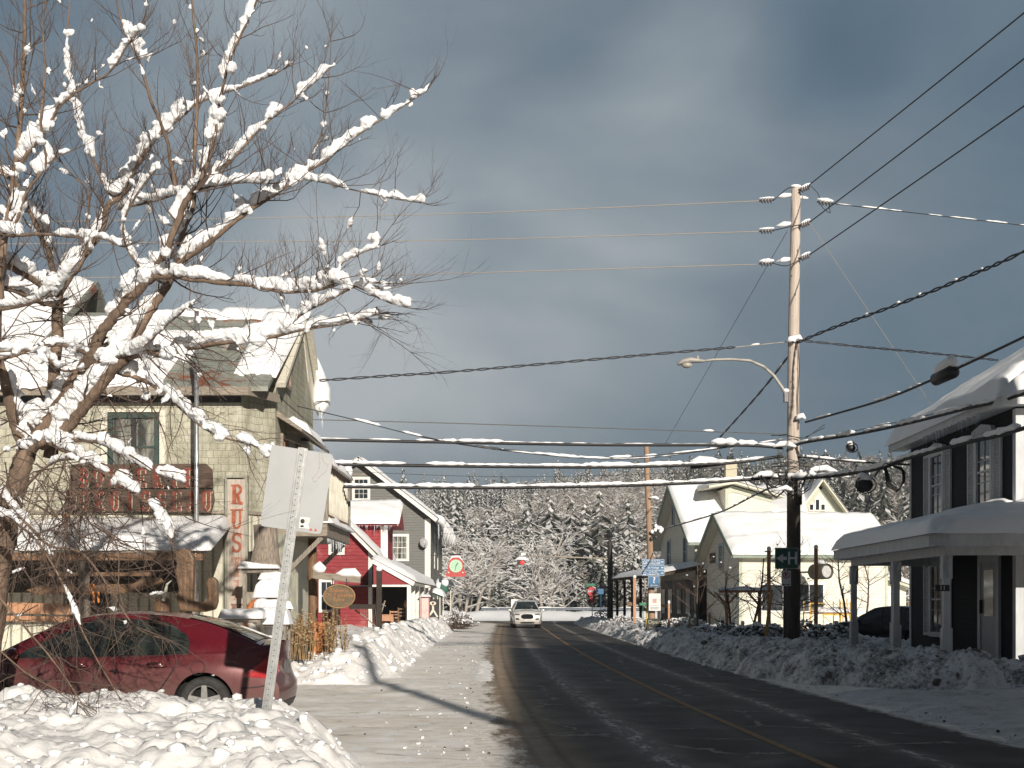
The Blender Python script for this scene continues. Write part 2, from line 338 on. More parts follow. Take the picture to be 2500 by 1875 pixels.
# ------------------------------------------------------------------ snow helpers
def lump(x, y, s, seed=0):
    d, p_ = noise.voronoi(Vector((x/s+seed*7.3, y/s-seed*3.1, seed*1.7)))
    c = noise.cell(Vector((p_[0][0]*13.7, p_[0][1]*9.1, 3.3))); g_ = max(0, d[1]-d[0])
    return (.45*math.sqrt(max(0, 1-(d[0]/.8)**2))+.75*min(1, g_*3.2)**.6)*(.15+.85*abs(c))
def fb(x, y, s, o=4, seed=0): return noise.fractal(Vector((x/s, y/s, seed*3.7)), 1.0, 2.1, o)
def snow_quad(mb, p00, p10, p11, p01, th=.25, ed=.22, nu=14, nv=30, seed=0, over=(.05, .05, .05, .05), rag=.0, namp=.05, droop=0):
    """puffy slab of snow lying on the quad; p00-p10 is the lower edge, p01-p11 the upper edge"""
    p00, p10, p11, p01 = map(Vector, (p00, p10, p11, p01))
    Lx = ((p10-p00).length+(p11-p01).length)/2; Ly = ((p01-p00).length+(p11-p10).length)/2
    def q(a, b):
        return (p00*(1-a)+p10*a)*(1-b)+(p01*(1-a)+p11*a)*b
    top = []; bot = []
    for i in range(nu):
        b = i/(nu-1); b = b+.0
        for j in range(nv):
            a = j/(nv-1)
            aa = a*(1+(over[0]+over[1])/Lx)-over[0]/Lx; bb = b*(1+(over[2]+over[3])/Ly)-over[2]/Ly
            if i in (0, 1): bb += (rag+.035)*fb(a*Lx, i*.1, .45, 4, seed)/max(Ly, .1)
            c = q(aa, bb); dx = min(a, 1-a)*Lx; dy = min(b, 1-b)*Ly
            d = min(dx, dy); k = 1 if d > ed else math.sqrt(max(0, 1-(1-d/ed)**2))
            n_ = fb(c.x+c.y*.3, c.z+c.y, .9, 4, seed)*namp*1.6+fb(c.x, c.y+c.z, .25, 3, seed+5)*namp*.5
            h = (th+n_)*k if k > 0 else 0.0
            top.append(c+Vector((0, 0, max(.004, h)))); bot.append(c+Vector((0, 0, -.002-(droop*(1-b)*.0))))
    s0 = mb.smooth; mb.smooth = True
    mb.grid(top, nu, nv); mb.grid(bot[::-1], nu, nv)
    # skirt
    idx = [(0, j) for j in range(nv)]+[(i, nv-1) for i in range(1, nu)]+[(nu-1, j) for j in range(nv-2, -1, -1)]+[(i, 0) for i in range(nu-2, 0, -1)]
    r1 = [top[i*nv+j] for i, j in idx]; r2 = [bot[i*nv+j] for i, j in idx]; m_ = len(idx)
    mb.add(r2+r1, [(i, (i+1) % m_, m_+(i+1) % m_, m_+i) for i in range(m_)])
    mb.smooth = s0
def icicles(mb, a, b, n, lmin, lmax, seed=0, r=.012):
    rnd = random.Random(seed); a = Vector(a); b = Vector(b)
    for _ in range(n):
        p_ = a.lerp(b, rnd.random()); l_ = lmin+(lmax-lmin)*rnd.random()**2.2
        mb.cone(p_, p_-Vector((0, 0, l_)), r*(.6+l_), 5)
def window(parent, M4, w_, h, frame=.09, panes=(2, 1), glass=None, fmat=None, sash=True, depth=.06, sill=True, grid=None):
    """window in local XZ plane centred on M4 origin, outward = -Y"""
    fr = MB(M4); f = frame
    fr.box(-w_/2-f, -w_/2, -depth, 0, -h/2-f, h/2+f); fr.box(w_/2, w_/2+f, -depth, 0, -h/2-f, h/2+f)
    fr.box(-w_/2, w_/2, -depth, 0, h/2, h/2+f); fr.box(-w_/2, w_/2, -depth-.02, 0, -h/2-f, -h/2)
    o = fr.build('window', fmat or WHITE, parent)
    g = MB(M4); g.box(-w_/2, w_/2, -.012, .01, -h/2, h/2); g.build('pane', glass or GLASS, o)
    m_ = MB(M4); 
    if sash: m_.box(-w_/2, w_/2, -.035, -.013, -.022, .022)
    nx, nz = panes; c_ = 0
    for i in range(1, nx): x = -w_/2+w_*i/nx; m_.box(x-.011, x+.011, -.030, -.014, -h/2, h/2)
    for i in range(1, nz):
        z = -h/2+h*i/nz
        if abs(z) > .03: m_.box(-w_/2, w_/2, -.028, -.015, z-.010, z+.010)
    if m_.v: m_.build('glazing_bars', fmat or WHITE, o)
    return o
# ------------------------------------------------------------------ ground, road
def rc(Y): return 1.85+1.13*math.exp(-(Y-11.5)/18)
def sstep(a, b, x):
    t = max(0, min(1, (x-a)/(b-a))); return t*t*(3-2*t)
def groundmat():
    m, t, p = newmat('packed_snow_ground'); p.inputs['Roughness'].default_value = .6; p.inputs['Specular IOR Level'].default_value = .3
    a = noise_node(t, .55, 6, .6, (.5, 1.0, 1)); b = noise_node(t, 4, 9, .72, (.6, 1.0, 1), .8); c = noise_node(t, 45, 4, .7)
    base = ramp(t, a.outputs[0], [(.35, (.76, .71, .65)), (.65, (.87, .85, .82))])
    f = mth(t, 'ADD', mth(t, 'MULTIPLY', b.outputs[0], .7), mth(t, 'MULTIPLY', c.outputs[0], .3))
    col = mixc(t, ramp(t, f, [(.46, (0, 0, 0)), (.64, (.85, .85, .85))]), base, (.56, .49, .41))
    f2 = noise_node(t, 1.1, 9, .76, (.8, 1.6, 1), 1.2); col = mixc(t, ramp(t, f2.outputs[0], [(.60, (0, 0, 0)), (.66, (.85, .85, .85))]), col, (.17, .13, .10))
    f3 = noise_node(t, 2.4, 5, .6); col = mixc(t, ramp(t, f3.outputs[0], [(.54, (0, 0, 0)), (.64, (.75, .75, .75))]), col, (.84, .85, .87))
    # far snow is clean
    s = sep_xyz(t); far = mth(t, 'SMOOTH_MIN', 1, mth(t, 'MAXIMUM', 0, mth(t, 'DIVIDE', mth(t, 'SUBTRACT', s.outputs[1], 96), 5)), .01)
    col = mixc(t, far, col, (.86, .87, .89))
    t.links.new(col, p.inputs['Base Color'])
    bump(t, p, f, .6, .03); bump(t, p, c.outputs[0], .35, .008)
    return m
GROUND = groundmat()
xs = np.concatenate([[-2500, -800, -300, -120, -60, -30, -18], np.arange(-12, 12.01, .16), [16, 22, 35, 70, 150, 400, 900, 2500]])
ys = np.concatenate([[-600, -150, -50, -20, -8, 0, 5], np.arange(8, 40, .18), np.arange(40, 110, .9), [120, 135, 150, 200, 300, 500, 900, 1600, 3500]])
gv = []
for y in ys:
    for x in xs:
        z = 0
        if abs(x) < 12.1 and 7 < y < 60:
            k = 1-sstep(-4.1, -3.05, x-rc(y)) if x < rc(y) else sstep(2.95, 3.6, x-rc(y))
            z = k*(fb(x, y*1.2, 1.3, 5)*.04+fb(x*.7, y, .3, 4, 4)*.014+.016)
        gv.append((x, y, z-.004))
nx, ny = len(xs), len(ys)
I, J = np.meshgrid(np.arange(ny-1), np.arange(nx-1), indexing='ij'); I = I.ravel(); J = J.ravel()
F = np.stack([I*nx+J, I*nx+J+1, (I+1)*nx+J+1, (I+1)*nx+J], 1)
g = fbuild('ground', gv, F, None, [GROUND]); tag(g, 'packed dirty snow ground of the shoulder and driveway', kind='structure')

def roadmat():
    m, t, p = newmat('asphalt_road')
    uv = node(t, 'ShaderNodeUVMap'); s = node(t, 'ShaderNodeSeparateXYZ'); t.links.new(uv.outputs[0], s.inputs[0]); a, v = s.outputs[0], s.outputs[1]
    n1 = noise_node(t, 1.1, 5, .6); n2 = noise_node(t, 90, 3, .7); n3 = noise_node(t, 3.5, 9, .78, (1, .35, 1))
    col = ramp(t, n1.outputs[0], [(.3, (.022, .020, .019)), (.7, (.040, .036, .033))])
    col = mixc(t, mth(t, 'MULTIPLY', n2.outputs[0], .5), col, (.082, .073, .066))
    def band(c, w_, wob=.25):
        x = mth(t, 'ADD', a, mth(t, 'MULTIPLY', mth(t, 'SUBTRACT', n1.outputs[0], .5), wob))
        d = mth(t, 'DIVIDE', mth(t, 'SUBTRACT', x, c), w_)
        return mth(t, 'POWER', 2.718, mth(t, 'MULTIPLY', mth(t, 'MULTIPLY', d, d), -1))
    salt = mth(t, 'MULTIPLY', mth(t, 'ADD', mth(t, 'MULTIPLY', band(-1.37, .26), .9), mth(t, 'MULTIPLY', band(1.17, .18), .75)), ramp(t, n3.outputs[0], [(.30, (.25, .25, .25)), (.68, (1, 1, 1))]))
    col = mixc(t, mth(t, 'MULTIPLY', salt, .62), col, (.30, .255, .215))
    n5 = noise_node(t, 7, 9, .8, (1, .3, 1)); core = mth(t, 'MULTIPLY', mth(t, 'ADD', band(-1.45, .12), band(1.17, .08)), ramp(t, n5.outputs[0], [(.50, (0, 0, 0)), (.60, (1, 1, 1))]))
    col = mixc(t, core, col, (.62, .60, .57))
    # sandy gutter on the left
    sand = mth(t, 'MULTIPLY', band(-2.62, .42, .3), ramp(t, n3.outputs[0], [(.25, (.55, .55, .55)), (.65, (1, 1, 1))]))
    col = mixc(t, mth(t, 'MINIMUM', mth(t, 'MULTIPLY', sand, 1.0), 1), col, (.36, .27, .185))
    tr = mth(t, 'MULTIPLY', band(-2.42, .05, .10), .5); col = mixc(t, tr, col, (.06, .045, .035))
    tr = mth(t, 'MULTIPLY', band(-2.70, .04, .14), .35); col = mixc(t, tr, col, (.08, .06, .045))
    # cracks
    vo = node(t, 'ShaderNodeTexVoronoi', feature='DISTANCE_TO_EDGE'); vo.inputs['Scale'].default_value = .34
    co = node(t, 'ShaderNodeTexCoord'); n4 = noise_node(t, 2.5, 6, .7); vm = node(t, 'ShaderNodeVectorMath', operation='ADD')
    sc_ = node(t, 'ShaderNodeVectorMath', operation='SCALE'); sc_.inputs[3].default_value = .6; t.links.new(n4.outputs['Color'], sc_.inputs[0]); t.links.new(co.outputs['Object'], vm.inputs[0]); t.links.new(sc_.outputs[0], vm.inputs[1]); t.links.new(vm.outputs[0], vo.inputs['Vector'])
    ck = mth(t, 'MULTIPLY', mth(t, 'LESS_THAN', vo.outputs[0], .010), ramp(t, n1.outputs[0], [(.48, (0, 0, 0)), (.56, (1, 1, 1))]))
    col = mixc(t, mth(t, 'MULTIPLY', ck, .55), col, (.42, .37, .32))
    # snow closing over both edges
    el = mth(t, 'ADD', mth(t, 'SUBTRACT', mth(t, 'MULTIPLY', a, -1), 2.80), mth(t, 'MULTIPLY', mth(t, 'SUBTRACT', n3.outputs[0], .5), 1.5))
    er = mth(t, 'ADD', mth(t, 'SUBTRACT', a, 2.42), mth(t, 'MULTIPLY', mth(t, 'SUBTRACT', n3.outputs[0], .5), .8))
    e_ = mth(t, 'MAXIMUM', el, er); ef = ramp(t, e_, [(.0, (0, 0, 0)), (.22, (1, 1, 1))])
    sn = ramp(t, noise_node(t, 6, 8, .7).outputs[0], [(.35, (.56, .495, .43)), (.58, (.80, .77, .73))])
    col = mixc(t, ef, col, sn)
    t.links.new(col, p.inputs['Base Color'])
    t.links.new(ramp(t, n1.outputs[0], [(.35, (.55, .55, .55)), (.65, (.75, .75, .75))]), p.inputs['Roughness']); p.inputs['Specular IOR Level'].default_value = .14
    bump(t, p, n2.outputs[0], .5, .006)
    return m
ROAD = roadmat()
rows = [-60, -30, -14]+[-6+.7*i for i in range(72)]+[45+2*i for i in range(29)]
acr = [-3.75, -3.1, -2.4, -1.2, 0, 1.2, 2.4, 2.85]
rv = []; ruv = []
for y in rows:
    yy = max(y, -14); fl = sstep(86, 100, y)
    for k, a in enumerate(acr):
        ax = a*(1+(fl*.9 if a < 0 else fl*.35)); rv.append((rc(yy)+ax+(0 if y >= -14 else (-14-y)*.25), y, -.025 if k == 0 else .004)); ruv.append((a, y))
n_ = len(acr); F = np.array([(i*n_+j, i*n_+j+1, (i+1)*n_+j+1, (i+1)*n_+j) for i in range(len(rows)-1) for j in range(n_-1)])
rd = fbuild('road', rv, F, None, [ROAD]); uvl = rd.data.uv_layers.new(name='UVMap')
uvl.data.foreach_set('uv', np.array([ruv[i] for i in F.ravel()], dtype=np.float32).ravel()); tag(rd, 'dark asphalt road with salt stains between its wheel tracks', kind='structure')
YL = mat('worn_yellow_line', (.46, .23, .065), .8, .3, 9, None, col2=(.10, .075, .055), lo=.42, hi=.66); PALE = mat('salted_line', (.30, .25, .19), .7, .4, 9)
mb = MB(); ln = [y for y in rows if y <= 84]
pt = []
for y in ln:
    yy = max(y, -14); x = rc(yy)+(0 if y >= -14 else (-14-y)*.25); pt += [(x-.05, y, .008), (x+.05, y, .008)]
mb.add(pt, [(2*i, 2*i+1, 2*i+3, 2*i+2) for i in range(len(ln)-1)]); tag(mb.build('road_marking', YL), 'worn yellow centre line painted on the road', kind='structure')

# ------------------------------------------------------------------ heightfield snow
def field(name, x0, x1, y0, y1, step, fn, mt, label, cat='snow bank', kind=None, ymul=1):
    xs_ = np.arange(x0, x1+step, step); ys_ = [y0]
    while ys_[-1] < y1: ys_.append(ys_[-1]+step*ymul*max(1, ys_[-1]/24))
    V = []; H = []
    for y in ys_:
        for x in xs_:
            h = fn(x, y); V.append((x, y, h)); H.append(h)
    H = np.array(H); a, b = len(ys_), len(xs_)
    I, J = np.meshgrid(np.arange(a-1), np.arange(b-1), indexing='ij'); I = I.ravel(); J = J.ravel()
    F = np.stack([I*b+J, I*b+J+1, (I+1)*b+J+1, (I+1)*b+J], 1)
    keep = H[F].max(1) > -.015; F = F[keep]
    V = np.array(V); used = np.unique(F); mp_ = np.zeros(len(V), int); mp_[used] = np.arange(len(used))
    o = fbuild(name, V[used], mp_[F], None, [mt]); tag(o, label, cat, None, kind); return o
def interp(x, pts):
    if x <= pts[0][0]: return pts[0][1]
    for (a, b), (c, d) in zip(pts, pts[1:]):
        if x <= c: return b+(d-b)*(x-a)/(c-a)
    return pts[-1][1]
def mound(x, y):
    xr = interp(y, [(7, -.55), (9, -.8), (11, -1.2), (12.4, -1.55), (14.5, -2.4)]); xr += fb(x, y, .6, 3, 2)*.14
    e = min(sstep(xr, xr-.95, x), sstep(14.6, 12.9, y), sstep(7.0, 9.0, y))
    if e <= 0: return -.03
    top = .53+.07*sstep(-3, -5, x)+fb(x, y, 1.6, 3, 8)*.07
    k = min(1, e*2.5)
    wx_ = fb(x, y, .35, 3, 4)*.12; wy_ = fb(y, x, .3, 3, 6)*.10; mk_ = .35+.65*sstep(-.25, .3, fb(x, y, .9, 3, 9))
    l1 = lump(x+wx_, y+wy_, .46, 1)*.17*mk_+lump(x+wy_, y+wx_, .17, 2)*.075*(1.3-mk_)+lump(x, y, .06, 3)*.016
    return -.03+e**.75*top+(l1-.06)*k+fb(x, y, .12, 5, 1)*.022*k
field('snow_bank', -7.5, -.6, 7.0, 14.7, .036, mound, snowmat('snow_foreground', (.75, .745, .74), .5, (.38, .30, .22), 3.0, 16, .60), 'lumpy white snow bank in the foreground in front of the red car', ymul=1.0)
def leftbank(x, y):
    xe = interp(y, [(22.5, -4.6), (23.2, -2.5), (25, -2.25), (30, -2.35), (38, -2.65), (60, -2.9), (88, -3.4)])+fb(x, y, .7, 3, 3)*.16
    e = sstep(xe, xe-.85, x)*sstep(22.6, 24.6, y)*(1-sstep(80, 92, y))
    if e <= 0: return -.03
    crest = math.exp(-((x-(xe-1.0))/.75)**2); top = .26+.50*crest*interp(y, [(23, .4), (26, .75), (30, 1), (50, 1), (70, .8)])+.18*sstep(-5, -8, x)
    if x < -4.8: top *= 1-.75*sstep(-5.5, -6.5, x)*(1-sstep(34, 38, y))
    k = min(1, e*2); fade = 1-.5*sstep(-4, -5, x)
    return -.03+e**.8*top+((lump(x, y, .5, 4)*.17+lump(x, y, .2, 5)*.075-.07)*fade+fb(x, y, .14, 3, 1)*.015)*k
field('snow_bank', -8.5, -1.9, 22.5, 91, .075, leftbank, SNOWD, 'sunlit clumpy snow bank between the driveway and the red shed', ymul=1)
RP = [(5.7, 88), (5.9, 45), (5.95, 32), (6.1, 27), (6.6, 23.6), (7.8, 22.3), (9.2, 21.6), (11.0, 20.6)]
def pdist(x, y):
    best = 1e9; s_ = 0; acc_ = 0
    for (a, b), (c, d) in zip(RP, RP[1:]):
        vx, vy = c-a, d-b; L_ = vx*vx+vy*vy; t = max(0, min(1, ((x-a)*vx+(y-b)*vy)/L_)); dd = math.hypot(x-a-t*vx, y-b-t*vy)
        if dd < best: best = dd; s_ = b+t*vy
    return best, s_
def rightbank(x, y):
    d, yy = pdist(x, y); wd = interp(yy, [(20.6, .7), (22, 1.25), (30, 1.3), (90, 1.2)]); H = interp(yy, [(20.6, .22), (21.8, .55), (22.6, .68), (26, .66), (31, .56), (40, .5), (88, .45)])
    d += fb(x, y, .9, 4, 6)*.3
    e = max(0, 1-(d/wd)**2); h = H*e**.8
    pl = .42*sstep(5.8, 7.4, x)*sstep(30.6, 33, y)*(1-sstep(70, 80, y)); h = max(h, pl); k = min(1, h*4)
    if h <= 0: return -.03
    fl = sstep(rc(y)+2.15, rc(y)+2.7, x)
    return -.03+fl*(h+k*((lump(x+fb(x, y, .3, 2)*.1, y, .34, 7)*.15+lump(x, y, .13, 8)*.09-.08)+fb(x, y, .16, 5, 2)*.06))
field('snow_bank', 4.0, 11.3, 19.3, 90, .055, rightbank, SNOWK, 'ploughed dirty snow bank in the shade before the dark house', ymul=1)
def drive(x, y):
    e = sstep(rc(y)+2.3, rc(y)+3.3, x+fb(x, y, .8, 3, 9)*.25)*sstep(8, 10, y)*(1-sstep(20.2, 21.6, y))
    return -.02+e*(.10+fb(x, y*1.8, .9, 4, 5)*.05+fb(x*.5, y*1.6, .2, 3, 6)*.018+.06*sstep(6, 9, x))
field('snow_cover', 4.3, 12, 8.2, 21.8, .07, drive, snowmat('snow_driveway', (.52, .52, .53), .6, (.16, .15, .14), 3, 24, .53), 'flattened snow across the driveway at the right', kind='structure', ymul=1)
def yard(x, y):
    e = sstep(8, 11, x)*sstep(44, 49, y)*(1-sstep(84, 90, y)); return -.03+e*(.36+fb(x, y, 3, 3, 1)*.08)
field('yard_snow', 8, 40, 43, 90, .5, yard, SNOW, 'clean snow over the yard around the yellow houses', kind='structure', ymul=.6)
def berm(x, y):
    e = math.exp(-((x+.62+.02*(y-27)+fb(0, y, 2, 2)*.1)/.24)**2)*sstep(22.5, 25, y)*(1-sstep(31, 34, y))
    return -.02+e*(.02+lump(x, y, .10, 2)*.045)
field('snow_clumps', -1.5, .2, 22.3, 45, .035, berm, SNOWD, 'low ridge of broken dirty snow clumps along the road edge', 'snow clumps', ymul=1.3)
def farbank(x, y):
    e = math.exp(-((y-105)/2.0)**2); return -.05+e*(.84+fb(x, y, 2, 3)*.12)
field('snow_bank', -30, 40, 100.5, 109.5, .35, farbank, SNOW, 'long low snow bank beyond the end of the road', ymul=.3)
def chunks(name, fn, n, gx_, gy_, r0, r1, mt, label, seed):
    r = random.Random(seed); m = MB(); m.smooth = True; k = 0
    while k < n:
        x = r.uniform(*gx_); y = gy_[0]+(gy_[1]-gy_[0])*r.random()**1.5; h = fn(x, y)
        if h < .04: k += .2; continue
        s_ = r0+(r1-r0)*r.random()**3; m.m = 1 if r.random() < .13 else 0
        m.ball((x, y, h+s_*r.uniform(-.2, .45)), s_*r.uniform(.7, 1.5), s_*r.uniform(.7, 1.3), s_*r.uniform(.5, 1.0), r.choice((5, 6, 7)), r.choice((3, 4)), .32, r.random()); k += 1
    tag(m.build(name, mt), label, kind='stuff')
chunks('snow_chunks', mound, 620, (-7, -.9), (8.2, 14.3), .010, .060, [SNOW, SNOWD], 'broken snow chunks on the foreground bank', 4)
chunks('snow_chunks', leftbank, 1100, (-5.5, -2.3), (23, 60), .02, .10, [SNOW, SNOWD], 'broken snow chunks on the left bank', 5)
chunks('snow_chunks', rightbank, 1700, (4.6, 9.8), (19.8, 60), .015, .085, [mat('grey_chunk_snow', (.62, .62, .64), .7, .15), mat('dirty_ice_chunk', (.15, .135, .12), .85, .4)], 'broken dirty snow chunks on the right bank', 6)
# loose clods scattered near the kerbs
rnd = random.Random(3); mb = MB(); mb.smooth = False
for _ in range(650):
    y = 12+40*rnd.random()**1.6
    side = rnd.random()
    x = rc(y)+(2.6+abs(rnd.gauss(0, .35)) if side < .55 else -3.1-abs(rnd.gauss(0, .9)))
    r = .006+.018*rnd.random()**3; mb.m = rnd.random() < .25; mb.ball((x, y, r*.4+(0.0 if side > .55 or y > 21 else .04)), r, r, r*.7, 5, 4, .3, rnd.random())
tag(mb.build('snow_crumbs', [SNOWD, mat('dark_grit', (.06, .05, .04), .9)]), 'loose snow crumbs and grit scattered by the road edges', kind='stuff')

# ------------------------------------------------------------------ hill and forest
SKYL = [(-3000, 1330), (600, 1290), (900, 1262), (1040, 1243), (1200, 1232), (1350, 1212), (1500, 1192), (1700, 1180), (1950, 1166), (2300, 1172), (3500, 1230), (6000, 1400)]
def hillz(x, y):
    u = 1250+x/y*FPX; r = EYE+(1470-interp(u, SKYL))*650/FPX
    t = max(0, min(1, (y-128)/522)); z = r*(t**1.05)+fb(x, y, 70, 4)*5.5*sstep(130, 300, y)
    if y > 650: z = r*(1-((y-650)/420)**2)
    return z-.5
hx = []; hy = list(np.linspace(120, 1050, 48)); K = 70
for y in hy:
    for k in range(K):
        u = -2600+ (8200)*k/(K-1); x = (u-1250)*y/FPX; hx.append((x, y, hillz(x, y)))
F = np.array([(i*K+j, i*K+j+1, (i+1)*K+j+1, (i+1)*K+j) for i in range(47) for j in range(K-1)])
tag(fbuild('hill', hx, F, None, [mat('forest_floor_snow', (.30, .29, .28), .9, .4, .08)]), 'forested hillside rising behind the village', kind='structure')
NEEDLE = mat('hazed_snowy_needles', (.105, .112, .095), .9, .4, .3); FSNOW = mat('hazed_frost_snow', (.60, .60, .60), .8, .12, .3); FTWIG = mat('hazed_frost_twigs', (.34, .31, .28), .9, .3, .3); FDARK = mat('distant_bare_twigs', (.15, .12, .105), .9, .4, .3)  # contrast between tones flattened to paint distance haze into the frosted colours

def conifer_arrays(seed, nl=11, nb=9, lod=0):
    """unit-height conifer: drooping snow-laden boughs; returns V,F(quads),mi  (0 needles, 1 snow)"""
    r = random.Random(seed); V = []; F = []; mi = []
    wid = r.uniform(.17, .27)
    for i in range(nl):
        t = (i+.5)/nl; z = .10+.88*t; rr = wid*(1-t)**.85*r.uniform(.8, 1.15)+.012
        n = max(4, int(nb*(1-t*.55)))
        for j in range(n):
            a = 2*math.pi*(j+r.random()*.8)/n; L_ = rr*r.uniform(.65, 1.25); w_ = .022+.26*L_*r.uniform(.6, 1.2); dz = L_*r.uniform(.25, .6); ca, sa = math.cos(a), math.sin(a)
            zz = z+r.uniform(-.03, .03)
            def q(d, s, h): return (ca*d-sa*s, sa*d+ca*s, zz+h)
            for m_, off, k in ((0, -.012, 1.0), (1, .004, r.uniform(.75, 1.02) if r.random() < .93 else 0)):
                if k == 0: continue
                b = len(V); V += [q(L_*.06, 0, .02+off), q(L_*.55*k, -w_*.5*k, -dz*.35+off), q(L_*k, 0, -dz*k+off-.01), q(L_*.55*k, w_*.5*k, -dz*.35+off)]
                F.append((b, b+1, b+2, b+3)); mi.append(m_)
                if lod == 0 and m_ == 0:
                    b = len(V); V += [q(L_*.3, 0, off), q(L_*.7, w_*.1, -dz*.5-.05), q(L_*1.0, 0, -dz+off-.03), q(L_*.6, -w_*.1, -dz*.3)]
                    F.append((b, b+1, b+2, b+3)); mi.append(0)
    return np.array(V), np.array(F), np.array(mi)
def decid_arrays(seed, n=150):
    r = random.Random(seed); V = []; F = []; mi = []
    for i in range(n):
        a = r.random()*6.283; ph = r.uniform(-.3, 1.4); d = r.uniform(.05, .30); c = Vector((math.cos(a)*d*.9*math.cos(ph), math.sin(a)*d*.9*math.cos(ph), .5+.40*math.sin(ph)*r.uniform(.4, 1)))
        dr = Vector((math.cos(a), math.sin(a), r.uniform(.0, 1.6))).normalized(); L_ = r.uniform(.07, .20); s = dr.cross(Vector((r.uniform(-1, 1), r.uniform(-1, 1), .3))).normalized()*r.uniform(.004, .011)
        b = len(V); e = c+dr*L_-Vector((0, 0, L_*.25)); V += [c-s, c+s, e+s*.5, e-s*.5]; F.append((b, b+1, b+2, b+3)); mi.append(r.choice((2, 2, 1, 1, 3)))
    b = len(V); V += [(-.012, 0, 0), (.012, 0, 0), (.008, 0, .6), (-.008, 0, .6)]; F.append((b, b+1, b+2, b+3)); mi.append(3)
    return np.array(V), np.array(F), np.array(mi)
con = [conifer_arrays(s, 15, 8, 1) for s in range(8)]; dec = [decid_arrays(s, 150) for s in range(8)]
rr_ = random.Random(11); VV = []; FF = []; MM = []; base = 0; cnt = 0
while cnt < 4300:
    u = rr_.uniform(980, 2340); tt = rr_.random(); y = 131+560*tt**.9; x = (u-1250)*y/FPX
    z = hillz(x, y); pn = noise.noise(Vector((x/45, y/60, 1)))+.15*sstep(250, 500, y)
    isc = rr_.random() < .40+1.1*pn; V, F, m_ = rr_.choice(con if isc else dec)
    h = (rr_.uniform(7, 12)*(1.55 if rr_.random() < .14 else 1)) if isc else rr_.uniform(6, 11); a = rr_.random()*6.28; ca, sa = math.cos(a), math.sin(a); wx = h*rr_.uniform(.9, 1.3)
    if y < 230: h *= .75
    X = (V[:, 0]*ca-V[:, 1]*sa)*wx+x; Y_ = (V[:, 0]*sa+V[:, 1]*ca)*wx+y; Z = V[:, 2]*h+z
    mm = m_.copy(); 
    if u > 1640 or (y > 420 and rr_.random() < .3):   # right of the hill: snow recoloured dark to paint in its cloud shadow
        sel = np.random.RandomState(cnt).rand(len(mm)) < .58; mm[(mm == 1) & sel] = 0 if isc else 3
    VV.append(np.stack([X, Y_, Z], 1)); FF.append(F+base); MM.append(mm); base += len(V); cnt += 1
fo = fbuild('hillside_forest', np.concatenate(VV), np.concatenate(FF), np.concatenate(MM), [NEEDLE, FSNOW, FTWIG, FDARK], smooth=False)
tag(fo, 'snow-laden forest covering the far hillside', kind='stuff')

def conifer(x, y, h, seed, label, group='snow-covered conifers at the foot of the hill', wide=1.0):
    t = thing('conifer_tree', label, 'tree', (x, y, 0), group)
    V, F, m_ = conifer_arrays(seed+50, 16, 13, 0); V = V.copy(); V[:, :2] *= h*wide*1.15; V[:, 2] *= h; V += np.array((x, y, 0))
    fbuild('crown', V, F, m_, [NEEDLE, FSNOW], t, smooth=False)
    mb = MB(); mb.cyl((x, y, -.1), (x, y, h*.8), h*.016, .02, 6); mb.build('trunk', BARK, t)
def snowtree(x, y, h, seed, label, cat='tree', group='frosted bare trees at the foot of the hill', nb=26, droop=.5, spread=.42, mats=(None, None), name='bare_tree', thick=1.0, levels=3, tuft=False):
    r = random.Random(seed); t = thing(name, label, cat, (x, y, 0), group)
    br = MB(); sn = MB()
    def go(p_, d, L_, rad, lv):
        pts = [p_]; k = 4
        for i in range(k):
            d = (d+Vector((r.uniform(-.22, .22), r.uniform(-.22, .22), r.uniform(-.1, .16)-(droop*.35 if lv >= 1 and i > 1 else 0)))).normalized(); p_ = p_+d*L_/k; pts.append(p_)
        rads = [rad*(1-.65*i/k) for i in range(k+1)]
        br.tube(pts, rads, 4 if lv else 6, False)
        if tuft:
            if lv >= 1 and r.random() < .045: q = pts[r.randint(2, 4)]; sn.smooth = True; sn.ball(q+Vector((0, 0, .02)), r.uniform(.025, .06), None, r.uniform(.02, .05), 6, 4, .2, r.random())
        elif lv >= 1 and r.random() < .93: sn.tube([q+Vector((0, 0, rads[i]*.9+.010*thick)) for i, q in enumerate(pts)], [max(.014*thick, q_*1.05) for q_ in rads], 3, False)
        if lv < levels:
            n = nb if lv == 0 else (7 if lv == 1 else 4)
            for j in range(n):
                f = r.uniform(.22 if lv == 0 else .15, 1); i = min(k-1, int(f*k)); q = pts[i].lerp(pts[i+1], f*k-i)
                a = r.random()*6.283; nd = Vector((math.cos(a), math.sin(a), r.uniform(.1, 1.1))).normalized() if lv == 0 else (d+Vector((r.uniform(-1, 1), r.uniform(-1, 1), r.uniform(-.5, .6)))).normalized()
                go(q, nd, L_*(spread*(1.15-.55*f) if lv == 0 else r.uniform(.35, .55)), rads[i]*(.42 if lv == 0 else .5), lv+1)
    go(Vector((x, y, -.1)), Vector((0, 0, 1)), h, h*.014*thick, 0)
    br.build('trunk', mats[0] or FTWIG, t); sn.build('snow_cover', mats[1] or FSNOW, t); return t
def at(u, Y): return (u-1250)*Y/FPX
cw = [(1212, 118, 3.9, 'small pointed'), (1238, 114, 3.0, 'smallest pointed'), (1432, 142, 9.8, 'tall'), (1405, 128, 6.2, 'broad'), (1452, 121, 5.6, 'drooping'), (1478, 118, 6.4, 'crooked'), (1500, 123, 5.4, 'narrow'), (1530, 112, 6.2, 'large'), (1555, 118, 7.2, 'leaning'), (1385, 133, 5.0, 'dense'), (1425, 113, 3.2, 'low')]
